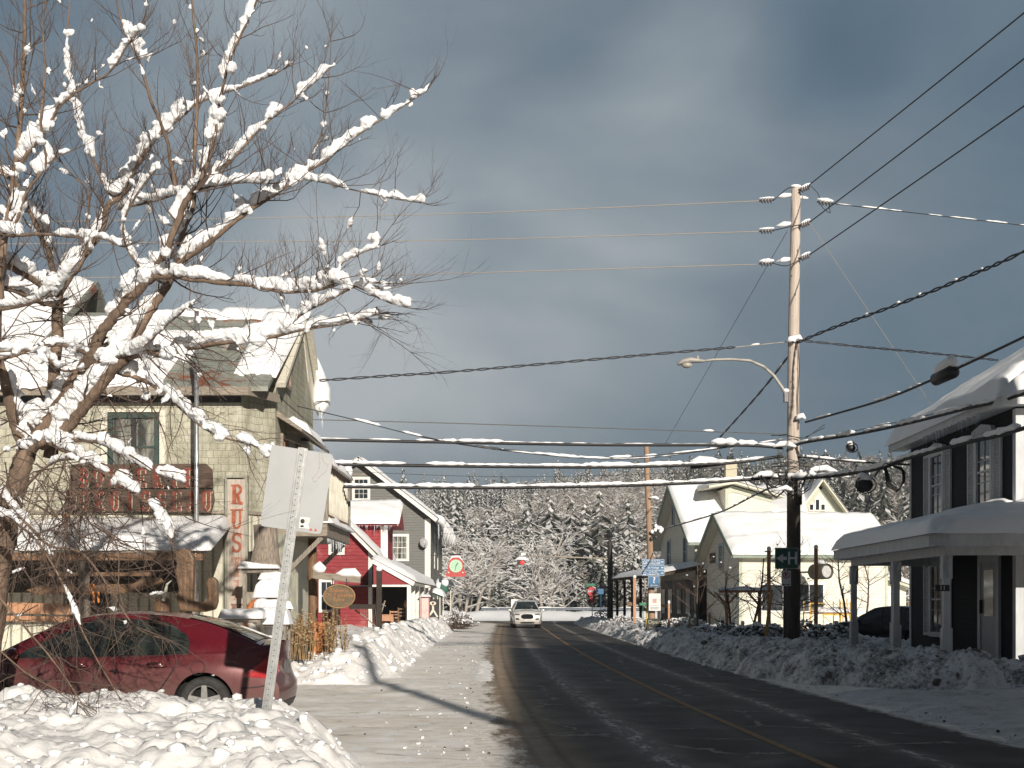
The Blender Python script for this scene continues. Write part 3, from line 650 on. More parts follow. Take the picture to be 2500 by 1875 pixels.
for i, (u, Y, h, k) in enumerate(cw):
    conifer(at(u, Y), Y, h, i, '%s snow-laden conifer %s' % (k, 'left of the white oncoming car behind the guard rail' if u < 1250 else ('behind the red stop sign' if u < 1460 else 'behind the dark pole')), wide=1.05 if u < 1250 else 1.25)
dw = [(1070, 116, 5.5), (1100, 110, 5.2), (1130, 122, 7.6), (1160, 112, 6.6), (1185, 124, 7.4), (1275, 112, 5.4), (1300, 118, 7.8), (1325, 112, 6.6), (1355, 118, 7.2), (1380, 111, 4.6), (1250, 128, 6.0), (1035, 125, 6.5), (1210, 132, 8.0), (1610, 125, 7.5), (1585, 112, 5), (1338, 130, 9), (1143, 132, 9)]
for i, (u, Y, h) in enumerate(dw):
    lab = ('frosted bare tree just right of the clock sign' if u < 1200 else 'frosted bare tree behind the white oncoming car') if u < 1390 else 'frosted bare tree behind the blue signs'
    if u < 1090: lab = 'frosted bare tree beside the grey house gable'
    snowtree(at(u, Y), Y, h, 100+i, lab, thick=2.0, nb=20, levels=2)
# ================================================================== LEFT: rustic shingled workshop
SHING = shingle('cedar_shingles', (.40, .385, .30), (.47, .455, .36)); SHING2 = shingle('grey_shingles', (.34, .33, .25), (.42, .41, .31))
BATT = mat('cream_boards', (.60, .575, .47), .7, .12, 6, (6, 6, .5)); BATGREY = mat('grey_boards', (.27, .27, .22), .8, .3, 6, (6, 6, .5))
def roofmetal():
    m, t, p = newmat('rusty_sheet_roof'); p.inputs['Roughness'].default_value = .55; p.inputs['Metallic'].default_value = .15
    a = noise_node(t, .9, 8, .68, (1, 1, 2)); b = noise_node(t, 5, 6, .7, (1, 1, 2)); s = sep_xyz(t)
    c = ramp(t, b.outputs[0], [(.35, (.20, .215, .19)), (.65, (.30, .31, .265))])
    c = mixc(t, ramp(t, mth(t, 'ADD', mth(t, 'MULTIPLY', a.outputs[0], .6), mth(t, 'MULTIPLY', b.outputs[0], .4)), [(.53, (0, 0, 0)), (.58, (1, 1, 1))]), c, (.25, .075, .03))
    l1 = mth(t, 'LESS_THAN', mth(t, 'FRACT', mth(t, 'DIVIDE', s.outputs[2], .31)), .07); l2 = mth(t, 'LESS_THAN', mth(t, 'FRACT', mth(t, 'DIVIDE', s.outputs[0], .83)), .02)
    ln = mth(t, 'MAXIMUM', l1, l2); c = mixc(t, mth(t, 'MULTIPLY', ln, .6), c, (.05, .05, .04)); t.links.new(c, p.inputs['Base Color'])
    bump(t, p, ln, -.6, .02); bump(t, p, b.outputs[0], .2, .02); return m
RUSTROOF = roofmetal()
WX0, WX1, WY = -11.6, -5.73, 26.0; BX = -5.15; EZ = 6.1; MZ = 3.46
wk = thing('workshop', 'two-storey shingled workshop with rusty metal roof behind the bare tree', 'building', (-8, 29, 0))
m = MB(); m.prism([(WX0, WY, MZ), (WX1, WY, MZ), (BX, 26.75, MZ), (BX, 31.8, MZ), (WX0, 31.8, MZ)], (0, 0, EZ-MZ)); wall = m.build('wall', SHING, wk)
m = MB(); m.prism([(BX, 26.75, EZ-.02), (BX, 31.8, EZ-.02), (BX, 31.8, 7.2), (BX, 30, 8.6), (BX, 26.9, 6.4)], (-.25, 0, 0)); m.build('gable_wall', SHING2, wk)
m = MB(); m.prism([(WX0, WY, 0), (WX1, WY, 0), (BX, 26.75, 0), (BX, 31.8, 0), (WX0, 31.8, 0)], (0, 0, MZ-.02)); lw = m.build('lower_wall', BATT, wk)
m = MB()
x = WX0+.1
while x < WX1-.03: m.box(x-.018, x+.018, WY-.022, WY, .1, MZ-.03); x += .225
for k in range(5):
    a = (k+.5)/5; px, py = WX1+(BX-WX1)*a, WY+.75*a; m.box(px-.016, px+.016, py-.03, py+.01, .1, MZ-.03)
m.build('batten', BATGREY, lw)
m = MB(); m.beam((WX0, WY-.02, MZ-.01), (WX1, WY-.02, MZ-.01), .10, .07); m.beam((WX1, WY-.02, MZ-.01), (BX+.02, 26.73, MZ-.01), .08, .07); m.beam((BX+.02, 26.75, MZ), (BX+.02, 31.8, MZ), .08, .07); m.build('string_course', GREYH, wk)
# roof, eave, gutter
m = MB(); m.prism([(WX0-.3, WY-.38, EZ-.05), (WX0-.3, 30.0, 8.62), (WX0-.3, 31.85, 7.2), (WX0-.3, 31.85, 7.08), (WX0-.3, 30.0, 8.5), (WX0-.3, WY-.38, EZ-.15)], (-BX*-1+(-WX0)+.36, 0, 0)); 
m.build('roof', RUSTROOF, wk)
m = MB(); m.box(WX0-.3, WX1+.25, WY-.44, WY-.385, EZ-.24, EZ-.06); m.box(WX0-.3, WX1+.2, WY-.38, WY-.002, EZ-.20, EZ-.16); m.beam((WX1+.25, WY-.41, EZ-.15), (BX+.1, 26.6, EZ-.15), .05, .18); m.build('eave_board', GREYH, wk)
m = MB(); m.box(WX0, WX1, WY-.06, WY-.004, EZ-.33, EZ-.165); m.build('frieze_board', BLACK, wk)
m = MB(); m.beam((BX+.10, 26.8, 6.28), (BX+.10, 30.02, 8.62), .22, .10); m.beam((BX+.10, 29.98, 8.62), (BX+.10, 31.9, 7.12), .22, .10)
m.prism([(BX-.02, 30.0, 8.5), (BX-.02, 31.8, 7.1), (BX-.02, 31.8, 6.5), (BX-.02, 31.0, 7.1)], (.05, 0, 0)); m.build('bargeboard', CREAM, wk)
# big left upper part of roof (higher ridge further left)
m = MB(); m.prism([(WX0-3, WY-.5, EZ-.02), (WX0-3, 31.2, 9.7), (WX0-3, 33, 8.4), (WX0-3, 33, 8.2), (WX0-3, 31.2, 9.5), (WX0-3, WY-.5, EZ-.12)], (4.1, 0, 0)); m.build('roof', RUSTROOF, wk)
m = MB(); m.box(WX0-3, WX0, WY, 33, 0, EZ); m.build('wall', SHING, wk)
# snow on the roof
def rz(y): return EZ-.05+(y-(WY-.38))*(8.62-EZ+.05)/(30-(WY-.38))
m = MB()
def rq(x0, x1, y0, y1, th, seed, ed=.2, rag=.25, nu=12, nv=26): snow_quad(m, (x0, y0, rz(y0)+.012), (x1, y0, rz(y0)+.012), (x1, y1, rz(y1)+.012), (x0, y1, rz(y1)+.012), th, ed, nu, nv, seed, rag=rag, over=(0, 0, .06, 0))
rq(-11.8, -7.35, 25.6, 27.3, .2, 1, nv=50, rag=.2); rq(-11.6, -8.2, 27.25, 28.6, .15, 2, nv=40, rag=.6); rq(-10.0, -7.4, 27.9, 28.7, .12, 3, rag=.5); rq(-11.0, -8.3, 28.8, 29.6, .1, 4, rag=.4); rq(-8.7, -7.1, 27.1, 27.7, .11, 7, rag=.3)
rq(-7.1, -4.9, 29.55, 30.02, .14, 5, rag=.08, nu=6, nv=30); rq(-9.4, -7.1, 29.7, 30.02, .1, 8, rag=.1, nu=6)
snow_quad(m, (-5.95, 26.2, rz(26.2)), (-5.0, 26.5, rz(26.5)), (-4.95, 29.6, rz(29.6)), (-6.0, 29.6, rz(29.6)), .26, .3, 26, 14, 6, rag=.5, over=(0, 0, .2, 0))
snow_quad(m, (WX0-2.9, 25.6, EZ), (WX0+1, 25.6, EZ), (WX0+1, 31, 9.6), (WX0-2.9, 31, 9.6), .22, .25, 30, 14, 9)
m.build('roof_snow', ROOFSNOW, wk)
m = MB(); m.smooth = True; m.tube([(BX+.16, 31.2, 7.75), (BX+.2, 31.6, 7.4), (BX+.22, 31.85, 7.1), (BX+.2, 31.9, 6.7), (BX+.18, 31.8, 6.4)], [.05, .14, .22, .24, .08], 10); m.build('roof_snow', ROOFSNOW, wk)
m = MB(); icicles(m, (-11.4, 25.6, EZ-.06), (-9.2, 25.6, EZ-.06), 60, .05, .38, 1); icicles(m, (-8.6, 25.6, EZ-.1), (-7.4, 25.6, EZ-.1), 30, .04, .25, 2); icicles(m, (-5.9, 26.2, 6.35), (-5.2, 26.5, 6.35), 34, .08, .5, 3); icicles(m, (-4.95, 31.4, 6.6), (-4.9, 31.9, 6.4), 16, .2, .6, 4)
m.build('icicle_fringe', ICE, wk)
# pent roof on the street side
m = MB(); m.prism([(BX, 26.9, 5.75), (BX+.55, 26.9, 5.35), (BX+.55, 26.9, 5.28), (BX, 26.9, 5.62)], (0, 4.0, 0)); m.build('pent_roof', GREYH, wk)
m = MB(); snow_quad(m, (BX+.5, 28.2, 5.42), (BX+.5, 30.8, 5.42), (BX+.05, 30.8, 5.74), (BX+.05, 28.2, 5.74), .13, .12, 6, 24, 3); m.build('roof_snow', ROOFSNOW, wk)
BORD = mat('orange_curtain', (.42, .13, .05), .7, .3, 9, (8, 8, .6))
for (yy, zz, hh) in ((28.0, 6.75, .55), (27.7, 4.75, .95), (29.6, 4.75, .95)):
    Mx = rotz(90, (BX+.003, yy, zz)); window(wk, Mx, .62, hh, .08, (2, 1), mat('dark_window', (.05, .03, .02), .2), GREYH)
    q = MB(Mx); q.box(-.02, .28, -.016, -.013, -hh/2, hh/2); q.build('curtain', BORD, wk)
# upper window, green frame
DKGREEN = mat('dark_green_paint', (.025, .05, .042), .5, .2)
wm = Matrix.Translation((-8.0, WY-.003, 4.83)); window(wk, wm, .88, 1.22, .10, (2, 1), CURT, DKGREEN)
q = MB(Matrix.Translation((-8.0, WY-.003, 4.83))); q.box(-.68, -.55, -.04, -.0, -.80, .78); q.box(.55, .68, -.04, 0, -.80, .78); q.box(-.55, .55, -.05, 0, .735, .80); q.build('window_surround', CREAM, wk)
q = MB(); q.box(-8.05, -7.94, WY-.05, WY-.016, 4.24, 5.42); q.build('curtain_gap', BLACK, wk)
# attic vent
q = MB(); q.prism([(-6.55, 27.6, 7.15), (-5.95, 27.6, 7.15), (-6.25, 27.6, 7.6)], (0, .7, 0)); q.build('roof_vent', GREYH, wk)
q = MB(); q.prism([(-6.43, 27.58, 7.18), (-6.07, 27.58, 7.18), (-6.25, 27.58, 7.48)], (0, .015, 0)); q.build('roof_vent', BLACK, wk)
# awning over the front
aw = thing('porch_awning', 'lean-to awning roof loaded with snow along the workshop front', 'awning', (-8, 24.3, 0))
m = MB(); AZ0, AZ1 = 2.46, 3.10
m.prism([(-11.6, 22.6, AZ0), (-5.62, 22.6, AZ0), (-6.0, WY-.03, AZ1), (-11.6, WY-.03, AZ1)], (0, 0, .05)); m.build('roof', GREYH, aw)
m = MB(); m.box(-11.6, -5.7, 22.63, 22.72, AZ0-.14, AZ0-.003); m.box(-11.6, -5.9, 23.9, 23.98, AZ0+.10, AZ0+.22)
m.build('roof_beam', BROWNW, aw)
for px in (-10.6, -7.92, -5.95):
    m = MB(); m.smooth = True; m.tube([(px, 22.72, 0), (px+.02, 22.72, 1.2), (px, 22.72, AZ0-.15)], [.125, .11, .10], 10, jit=.05); m.build('post', GREYW, aw)
m = MB(); snow_quad(m, (-11.6, 22.58, AZ0+.052), (-5.58, 22.58, AZ0+.052), (-5.98, WY-.06, AZ1+.055), (-11.6, WY-.06, AZ1+.055), .19, .18, 24, 90, 5, rag=.05, namp=.06); m.build('snow_cover', ROOFSNOW, aw)
m = MB(); icicles(m, (-11.5, 22.6, AZ0), (-5.7, 22.6, AZ0), 70, .02, .12, 6, .008); m.build('icicle_fringe', ICE, aw)
# dark back wall bay inside the porch (doorway, plus a black panel standing in for the awning's shade)
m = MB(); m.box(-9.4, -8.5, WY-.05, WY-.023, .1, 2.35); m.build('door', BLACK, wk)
m = MB(); m.box(-11.5, -6.9, WY-.046, WY-.0225, 1.75, 3.0); m.build('shade_panel', mat('awning_shade_black', (.03, .025, .02), .8, .3), wk)
# horizontal rails and slabs leaning in the porch
def slab(name, pts, y, th, mt, label, cat, z=0, group=None):
    m = MB(); m.prism([(p_[0], y, p_[1]) for p_ in pts], (0, th, 0)); return tag(m.build(name, mt, bevel=.012), label, cat, group)
def pp(u, v, Y): q = P(u, v, Y); return (q.x, q.z)
def outline(uv, Y): return [pp(u, v, Y) for u, v in uv]
slab('live_edge_plank', outline([(195, 1440), (250, 1425), (320, 1426), (350, 1412), (392, 1410), (398, 1420), (350, 1438), (290, 1452), (240, 1447), (195, 1455)], 22.4), 22.4, .07, CARVE, 'pointed live-edge wooden slab on the porch rail above the car roof', 'wood slab')
slab('live_edge_plank', outline([(96, 1430), (175, 1425), (185, 1437), (176, 1448), (90, 1452), (62, 1441)], 22.5), 22.5, .07, CARVE, 'shorter rough wooden slab left of the porch post', 'wood slab')
m = MB(); m.beam((at(120, 22.9), 22.9, P(0, 1402, 22.9).z), (at(370, 22.9), 22.9, P(0, 1402, 22.9).z), .05, .07); tag(m.build('porch_rail', BROWNW), 'upper wooden rail across the workshop porch', 'rail')
m = MB(); m.beam((at(-40, 22.9), 22.9, P(0, 1482, 22.9).z), (at(185, 22.9), 22.9, P(0, 1488, 22.9).z), .07, .2); tag(m.build('porch_rail', ORANGEW), 'lowest rough-sawn beam at the left of the porch, just above the car', 'rail')
m = MB(); m.beam((at(-40, 22.6), 22.6, P(0, 1508, 22.9).z), (at(170, 22.6), 22.6, P(0, 1512, 22.9).z), .07, .10); tag(m.build('wood_plank', ORANGEW), 'orange sawn plank lying below the beam left of the car roof', 'plank')
# carved hook piece
hook = [(424, 1345), (440, 1338), (462, 1342), (474, 1365), (472, 1400), (470, 1468), (502, 1470), (506, 1455), (502, 1425), (506, 1411), (520, 1408), (530, 1418), (530, 1470), (524, 1488), (500, 1494), (440, 1492), (432, 1470), (429, 1455), (436, 1440), (430, 1415), (425, 1395), (432, 1375)]
m = MB(); m.prism([(P(u, v, 21.8).x, 21.8, P(u, v, 21.8).z) for u, v in hook], (0, .16, 0)); tag(m.build('wooden_sculpture', CARVE, bevel=.03), 'tall carved wooden hook shape standing behind the car roof', 'sculpture')
m = MB(); m.smooth = True; m.cyl((at(396, 22.2), 22.2, .6), (at(396, 22.2), 22.2, P(0, 1462, 22.2).z), .14, .13, 14); m.ball((at(396, 22.2), 22.2, P(0, 1462, 22.2).z), .13, .13, .05); tag(m.build('wooden_stump', CARVE), 'round-topped brown stump between the slab and the hook sculpture', 'stump')
m = MB(); m.smooth = True; hx_, hy_, hz_ = at(405, 22.0), 22.0, P(0, 1440, 22).z
m.tube([(hx_-.05, hy_, hz_-.2), (hx_, hy_, hz_), (hx_+.02, hy_, hz_+.1), (hx_+.10, hy_, hz_+.17)], [.03, .03, .022, .006], 8); tag(m.build('antler_hook', CREAM), 'pale curved horn on the end of the pointed slab', 'horn')
# signs of the workshop
SIGNW = mat('old_sign_boards', (.085, .055, .040), .8, .45, 5, (.6, 8, 8), bmp=.4, bscale=20); LRED = mat('faded_red_letters', (.19, .034, .02), .7, .4, 14); LEDGE = mat('pale_letter_edge', (.40, .36, .27), .7, .2)
sg = thing('shop_sign', 'large two-row weathered plank sign with red letters under the green window', 'sign', (-7.6, WY-.1, 2.9))
SY = WY-.16
m = MB(); x0, z1 = pp(168, 1134, SY); x1, z0 = pp(520, 1250, SY); zm = P(0, 1192, SY).z
m.prism([(x0, SY, zm+.01), (x0+.05, SY, z1), (x1-.15, SY, z1+.02), (x1-.02, SY, z1-.1), (x1, SY, zm+.01)], (0, .05, 0)); m.prism([(x0-.1, SY, z0+.03), (x0-.05, SY, zm-.02), (x1, SY, zm-.02), (x1+.03, SY, z0+.25), (x1-.05, SY, z0-.02)], (0, .05, 0)); m.build('board', SIGNW, sg)
def word(parent, letters, v0, v1, Y, wpx):
    h = (v1-v0)*Y/FPX
    for u, ch in letters:
        q = P(u-wpx*.3, v1, Y); 
        e_ = MB(); serif(e_, ch, face_cam((q.x+.018, Y+.004, q.z-.012)), h, wpx*Y/FPX, .012); ee = e_.build('letter_edge', LEDGE, parent)
        e_ = MB(); serif(e_, ch, face_cam((q.x, Y-.004, q.z)), h, wpx*Y/FPX, .022); e_.build('letter', LRED, parent)
word(sg, list(zip((190, 222, 250, 276, 304, 346, 386, 426, 464), 'BOISERIE'[:8]))[:0]+[(205, 'B'), (240, 'O'), (272, 'I'), (302, 'S'), (344, 'E'), (385, 'R'), (426, 'I'), (463, 'E')], 1143, 1190, SY-.006, 40)
word(sg, [(176, 'D'), (206, 'U'), (243, 'R'), (280, 'U'), (318, 'I'), (356, 'S'), (394, 'S'), (431, 'E'), (468, 'A'), (505, 'U')], 1199, 1247, SY-.006, 37)
sv = thing('vertical_sign', 'tall narrow board sign reading RUSTIK down the workshop corner', 'sign', (-5.85, 25.8, 1.2))
m = MB(); x0, z1 = pp(555, 1170, 25.85); x1, z0 = pp(600, 1500, 25.85); m.box(x0, x1, 25.85, 25.9, z0, z1); m.build('board', mat('pale_sign_board', (.42, .36, .31), .8, .22, 5, (9, 9, .5), bmp=.3), sv)
m = MB(); m.box(x0-.05, x0-.002, 25.82, 25.91, z0, z1+.03); m.box(x1+.002, x1+.05, 25.82, 25.91, z0, z1+.03); m.box(x0-.05, x1+.05, 25.81, 25.93, z1+.03, z1+.08); m.build('frame', BATGREY, sv)
cs = ['', (.33, .09, .045), (.33, .10, .05), (.34, .11, .06), (.40, .22, .16), (.42, .26, .20), (.20, .11, .08)]
for k, (ch, v0) in enumerate(zip('RUSTIK', (1183, 1243, 1300, 1360, 1416, 1474))):
    q = P(564, v0+48, 25.84); e_ = MB(); serif(e_, ch, face_cam((q.x, 25.845, q.z)), 48*25.84/FPX, 46*25.84/FPX, .008); e_.build('letter', mat('rustik_letter_%d' % k, cs[k+1], .8, .3, 20), sv)
# balcony on the street side
bc = thing('balcony', 'snow-covered wooden balcony with turned balusters over the shop corner', 'balcony', (-4.7, 29, 3))
m = MB(); m.box(BX+.003, -4.12, 27.4, 31.2, 3.02, 3.3); m.build('deck', GREYH, bc)
m = MB(); m.box(-4.2, -4.12, 27.4, 31.2, 4.55, 4.64); m.box(-4.2, -4.12, 27.4, 31.2, 3.45, 3.52); m.box(BX+.003, -4.2, 27.4, 27.48, 4.55, 4.64); m.box(BX+.003, -4.2, 27.4, 27.48, 3.45, 3.52); m.build('handrail', BROWNW, bc)
m = MB(); m.smooth = True
def balus(x, y): m.tube([(x, y, 3.5), (x, y, 3.65), (x, y, 3.85), (x, y, 4.1), (x, y, 4.35), (x, y, 4.57)], [.02, .034, .038, .018, .025, .02], 7)
yy = 27.5
bal = 0
for k in range(15):
    m = MB(); m.smooth = True; balus(-4.16, 27.65+k*.235); m.build('baluster', CREAM, bc)
for k in range(4): m = MB(); m.smooth = True; balus(BX+.18+k*.2, 27.44); m.build('baluster', CREAM, bc)
for (x, y) in ((-4.16, 31.15), (-4.16, 27.44)): m = MB(); m.box(x-.06, x+.06, y-.06, y+.06, 3.3, 4.75); m.build('newel_post', GREYW, bc)
m = MB(); m.beam((BX, 27.5, 2.1), (-4.25, 27.5, 3.0), .08, .1); m.beam((BX, 31.0, 2.1), (-4.25, 31.0, 3.0), .08, .1); m.build('bracket', GREYW, bc)
m = MB(); snow_quad(m, (-4.08, 27.4, 4.642), (-4.08, 31.2, 4.642), (-4.24, 31.2, 4.642), (-4.24, 27.4, 4.642), .17, .09, 5, 40, 2); snow_quad(m, (-4.05, 27.4, 3.32), (-4.05, 31.3, 3.32), (-4.3, 31.3, 3.32), (-4.3, 27.4, 3.32), .15, .1, 5, 30, 3); m.smooth = True; m.ball((-4.16, 31.15, 4.86), .13, .13, .15)
m.build('snow_cover', ROOFSNOW, bc)
m = MB(); icicles(m, (-4.15, 27.6, 3.02), (-4.15, 31.1, 3.02), 36, .08, .45, 9); m.build('icicle_fringe', ICE, bc)
# brown log post and grey board end beneath the balcony
m = MB(); m.smooth = True; q = at(762, 28); m.tube([(q, 28, 0), (q+.02, 28, 1.5), (q, 28, 3.0)], [.13, .11, .10], 9, jit=.08); tag(m.build('log_post', BROWNW), 'rough brown log post holding up the balcony', 'post')
m = MB(); m.box(-5.14, -4.85, 26.3, 26.5, 0, 3.0); m.box(-5.0, -4.72, 27.1, 27.2, 0, 2.2); tag(m.build('board_screen', BATGREY), 'grey board screen at the workshop corner behind the dry weeds', 'screen')
# steel flue standing in front
m = MB(); m.smooth = True; q = P(480, 760, 24.6); m.cyl((q.x, 24.6, 0), (q.x, 24.6, q.z), .045, .045, 10); tag(m.build('flue_pipe', METAL), 'tall thin steel pipe rising in front of the big plank sign', 'pipe')
# ------------------------------------------------------------------ corner clutter
m = MB(); m.smooth = True; q = P(648, 1385, 24.8); pts = []; 
m.tube([(q.x, 24.8, q.z-.02), (q.x, 24.8, q.z+.1), (q.x+.02, 24.8, q.z+.45), (q.x+.0, 24.8, q.z+.86)], [.36, .31, .245, .235], 14, jit=.05)
st = tag(m.build('tree_stump', mat('bleached_stump', (.30, .25, .205), .85, .4, 6, (7, 7, .7), bmp=.8, bscale=14, bd=.04)), 'big bleached tree stump perched on a shelf beside the RUSTIK board', 'stump')
m = MB(); m.box(q.x-.42, q.x+.38, 24.5, 25.3, q.z-.12, q.z-.03); m.box(q.x-.40, q.x-.32, 24.52, 24.6, 0, q.z-.12); m.box(q.x+.28, q.x+.36, 24.52, 24.6, 0, q.z-.12); m.box(q.x-.40, q.x+.0, 24.55, 24.62, q.z-.75, q.z-.5); m.box(q.x-.40, q.x+.36, 24.6, 25.2, .9, .96)
sh = tag(m.build('wooden_shelf', GREYW), 'weathered wooden shelf stand carrying the bleached stump', 'shelf')
m = MB(); snow_quad(m, (q.x-.42, 24.46, q.z-.03), (q.x+.3, 24.46, q.z-.03), (q.x+.3, 24.62, q.z-.03), (q.x-.42, 24.62, q.z-.03), .12, .08, 5, 16, 4, namp=.05); m.build('snow_cover', ROOFSNOW, sh)
def chair(name, u, v0, v1, Y, wd, label, seatd=.45, arms=False):
    x = at(u, Y); zt = P(0, v0, Y).z; zb = P(0, v1, Y).z; t = thing(name, label, 'chair', (x, Y, 0)); hs = zb+(zt-zb)*.42
    for sx in (-1, 1):
        m = MB(); m.box(x+sx*wd/2-.022, x+sx*wd/2+.022, Y+.2, Y+.245, 0, zt); m.build('leg', GREYW, t)
        m = MB(); m.box(x+sx*wd/2-.022, x+sx*wd/2+.022, Y-.25, Y-.205, 0, hs); m.build('leg', GREYW, t)
    m = MB(); m.box(x-wd/2-.03, x+wd/2+.03, Y-.26, Y+.2, hs, hs+.04); m.build('seat', GREYW, t)
    m = MB(); m.box(x-wd/2, x+wd/2, Y+.205, Y+.24, zt-.09, zt-.02)
    for k in range(5): xx = x-wd/2+wd*(k+.5)/5; m.box(xx-.02, xx+.02, Y+.21, Y+.235, hs+.12, zt-.09)
    m.box(x-wd/2, x+wd/2, Y+.205, Y+.24, hs+.1, hs+.15); m.build('backrest', GREYW, t)
    m = MB(); snow_quad(m, (x-wd/2-.04, Y-.28, hs+.042), (x+wd/2+.04, Y-.28, hs+.042), (x+wd/2+.04, Y+.2, hs+.042), (x-wd/2-.04, Y+.2, hs+.042), (zt-hs)*.95, .17, 12, 12, 3); snow_quad(m, (x-wd/2-.03, Y+.18, zt), (x+wd/2+.03, Y+.18, zt), (x+wd/2+.03, Y+.26, zt), (x-wd/2-.03, Y+.26, zt), .15, .05, 4, 12, 5)
    m.build('snow_cover', ROOFSNOW, t); return t
chair('wooden_chair', 664, 1414, 1500, 23.6, .44, 'tall-backed wooden chair heaped with snow, uppermost beside the bleached stump')
chair('wooden_chair', 668, 1486, 1560, 22.6, .50, 'low wooden chair buried in snow just right of the sign post')
m = MB(); m.smooth = True; c_ = P(630, 1490, 23); m.tube([c_+Vector((.17*math.cos(a), .0+.02*math.sin(a), .17*math.sin(a))) for a in np.linspace(0, 6.283, 19)], .05, 8, False); bt = tag(m.build('rusty_wheel', mat('rust', (.40, .13, .04), .8, .35, 14)), 'orange rusty ring half covered in snow beside the crate', 'wheel rim')
m = MB(); m.smooth = True; m.ball(c_+Vector((.07, -.02, .03)), .17, .1, .2, jit=.12); m.tube([c_+Vector((.1, 0, -.1)), c_+Vector((.25, -.05, -.35)), c_+Vector((.32, -.1, -.62))], [.12, .16, .10], 8, jit=.1); m.build('snow_cover', ROOFSNOW, bt)
cr_ = thing('wooden_crate', 'snow-topped wooden crate with an orange round painted sign behind the car boot', 'crate', (at(590, 22), 22, 0))
x0, z1 = pp(545, 1510, 22); x1, z0 = pp(634, 1640, 22)
m = MB(); m.box(x0, x1, 22, 22.05, z0, z1); m.box(x0-.02, x0+.04, 21.95, 21.998, z0, z1); m.box(x1-.04, x1+.02, 21.95, 21.998, z0, z1); m.box(x0+.041, x1-.041, 21.95, 21.998, z1-.07, z1-.001); m.box(x0, x1, 22.051, 22.5, z0, z1-.002); m.build('body', GREYW, cr_)
m = MB(); c_ = P(598, 1548, 21.99); m.prism([c_+Vector((.24*math.cos(a), 0, .24*math.sin(a))) for a in np.linspace(0, 6.283, 25)[:-1]], (0, -.012, 0)); ds = m.build('round_sign', mat('orange_white_paint', (.50, .16, .045), .7, .2, 5, col2=(.62, .60, .55), lo=.47, hi=.52), cr_)
m = MB(); m.text('ven', face_cam((c_.x-.03, 21.972, c_.z+.03), 0, -8), .26, .006, bold=.01); m.build('lettering', BLACK, ds)
m = MB(); snow_quad(m, (x0-.03, 21.93, z1+.002), (x1+.03, 21.93, z1+.002), (x1+.03, 22.5, z1+.002), (x0-.03, 22.5, z1+.002), .12, .07, 8, 20, 6); m.build('snow_cover', ROOFSNOW, cr_)
# dry weeds
def weeds(u0, u1, vt, vb, Y, n, label, seed):
    r = random.Random(seed); m = MB(); zt = P(0, vt, Y).z; zb = P(0, vb, Y).z
    for _ in range(n):
        u = r.uniform(u0, u1); x = at(u, Y); h = (zt-zb)*r.uniform(.35, 1)*(1-.35*abs((u-(u0+u1)/2)/(u1-u0)*2)); y = Y+r.uniform(-.3, .3); lx = r.uniform(-.12, .12)
        m.m = 0; m.tube([(x, y, zb-.2), (x+lx*.4, y, zb+h*.5), (x+lx, y+r.uniform(-.1, .1), zb+h)], [.007, .006, .003], 3, False)
        for k in range(9):
            f = r.uniform(.2, 1); c = Vector((x+lx*f, y, zb+h*f)); d = Vector((r.uniform(-1, 1), r.uniform(-1, 1), r.uniform(-.7, .7))).normalized()*r.uniform(.03, .09); s_ = d.orthogonal().normalized()*r.uniform(.008, .02)
            m.m = r.choice((0, 0, 1, 2)); m.quad(c-s_, c+s_, c+d+s_*.3, c+d-s_*.3)
    return tag(m.build('dry_weeds', [DRYG, mat('brown_weeds', (.14, .075, .035), .9, .4), mat('straw', (.42, .32, .19), .9, .3)]), label, 'weeds', 'dry weed clumps before the workshop corner')
weeds(705, 770, 1478, 1585, 24.5, 90, 'dense clump of brown dry weeds at the workshop corner', 1)
weeds(795, 850, 1470, 1590, 25.0, 26, 'thin tall dry stalks under the oval sign', 2)
weeds(800, 822, 1440, 1590, 25.4, 22, 'twisted dry vine below the left edge of the oval sign', 3)
# planter crate (orange-brown)
m = MB(); x0, z1 = pp(765, 1520, 26); x1, z0 = pp(795, 1595, 26); m.box(x0, x1, 26, 26.5, 0, z1); tag(m.build('wooden_box', mat('orange_old_wood', (.38, .15, .05), .7, .35, 5, (6, 6, .7)), bevel=.01), 'orange-brown wooden box standing in the weeds by the log post', 'box')
# hanging beam with oval sign
HB = 27.0
m = MB(); a = P(764, 1404, HB); b = P(880, 1416, HB); m.beam(a, b, .12, .15); t = tag(m.build('hanging_beam', GREYH, bevel=.01), 'rough horizontal log beam carrying the oval sign', 'beam')
m = MB(); m.smooth = True; m.tube([P(820, 1403, HB), P(840, 1399, HB), P(865, 1398, HB), P(880, 1408, HB)], [.03, .10, .11, .04], 8, jit=.1); m.tube([P(766, 1390, HB), P(780, 1385, HB), P(794, 1392, HB)], [.08, .14, .06], 8, jit=.1); m.build('snow_cover', ROOFSNOW, t)
ov = thing('hanging_sign', 'carved oval wooden sign hanging by chains from the log beam', 'sign', tuple(P(828, 1456, HB-.08)))
c_ = P(828, 1456, HB-.08); m = MB(); ra, rb_ = 38*HB/FPX, 28*HB/FPX
m.prism([c_+Vector((ra*math.cos(a), 0, rb_*math.sin(a))) for a in np.linspace(0, 6.283, 33)[:-1]], (0, .05, 0)); m.build('board', mat('olive_brown_board', (.12, .085, .045), .6, .35, 5, (.7, 6, 6)), ov)
m = MB(); m.smooth = True; m.tube([c_+Vector((ra*math.cos(a), -.005, rb_*math.sin(a))) for a in np.linspace(0, 6.283, 33)], .016, 6, False); m.build('rim', mat('ochre_rim', (.30, .19, .09), .6, .2), ov)
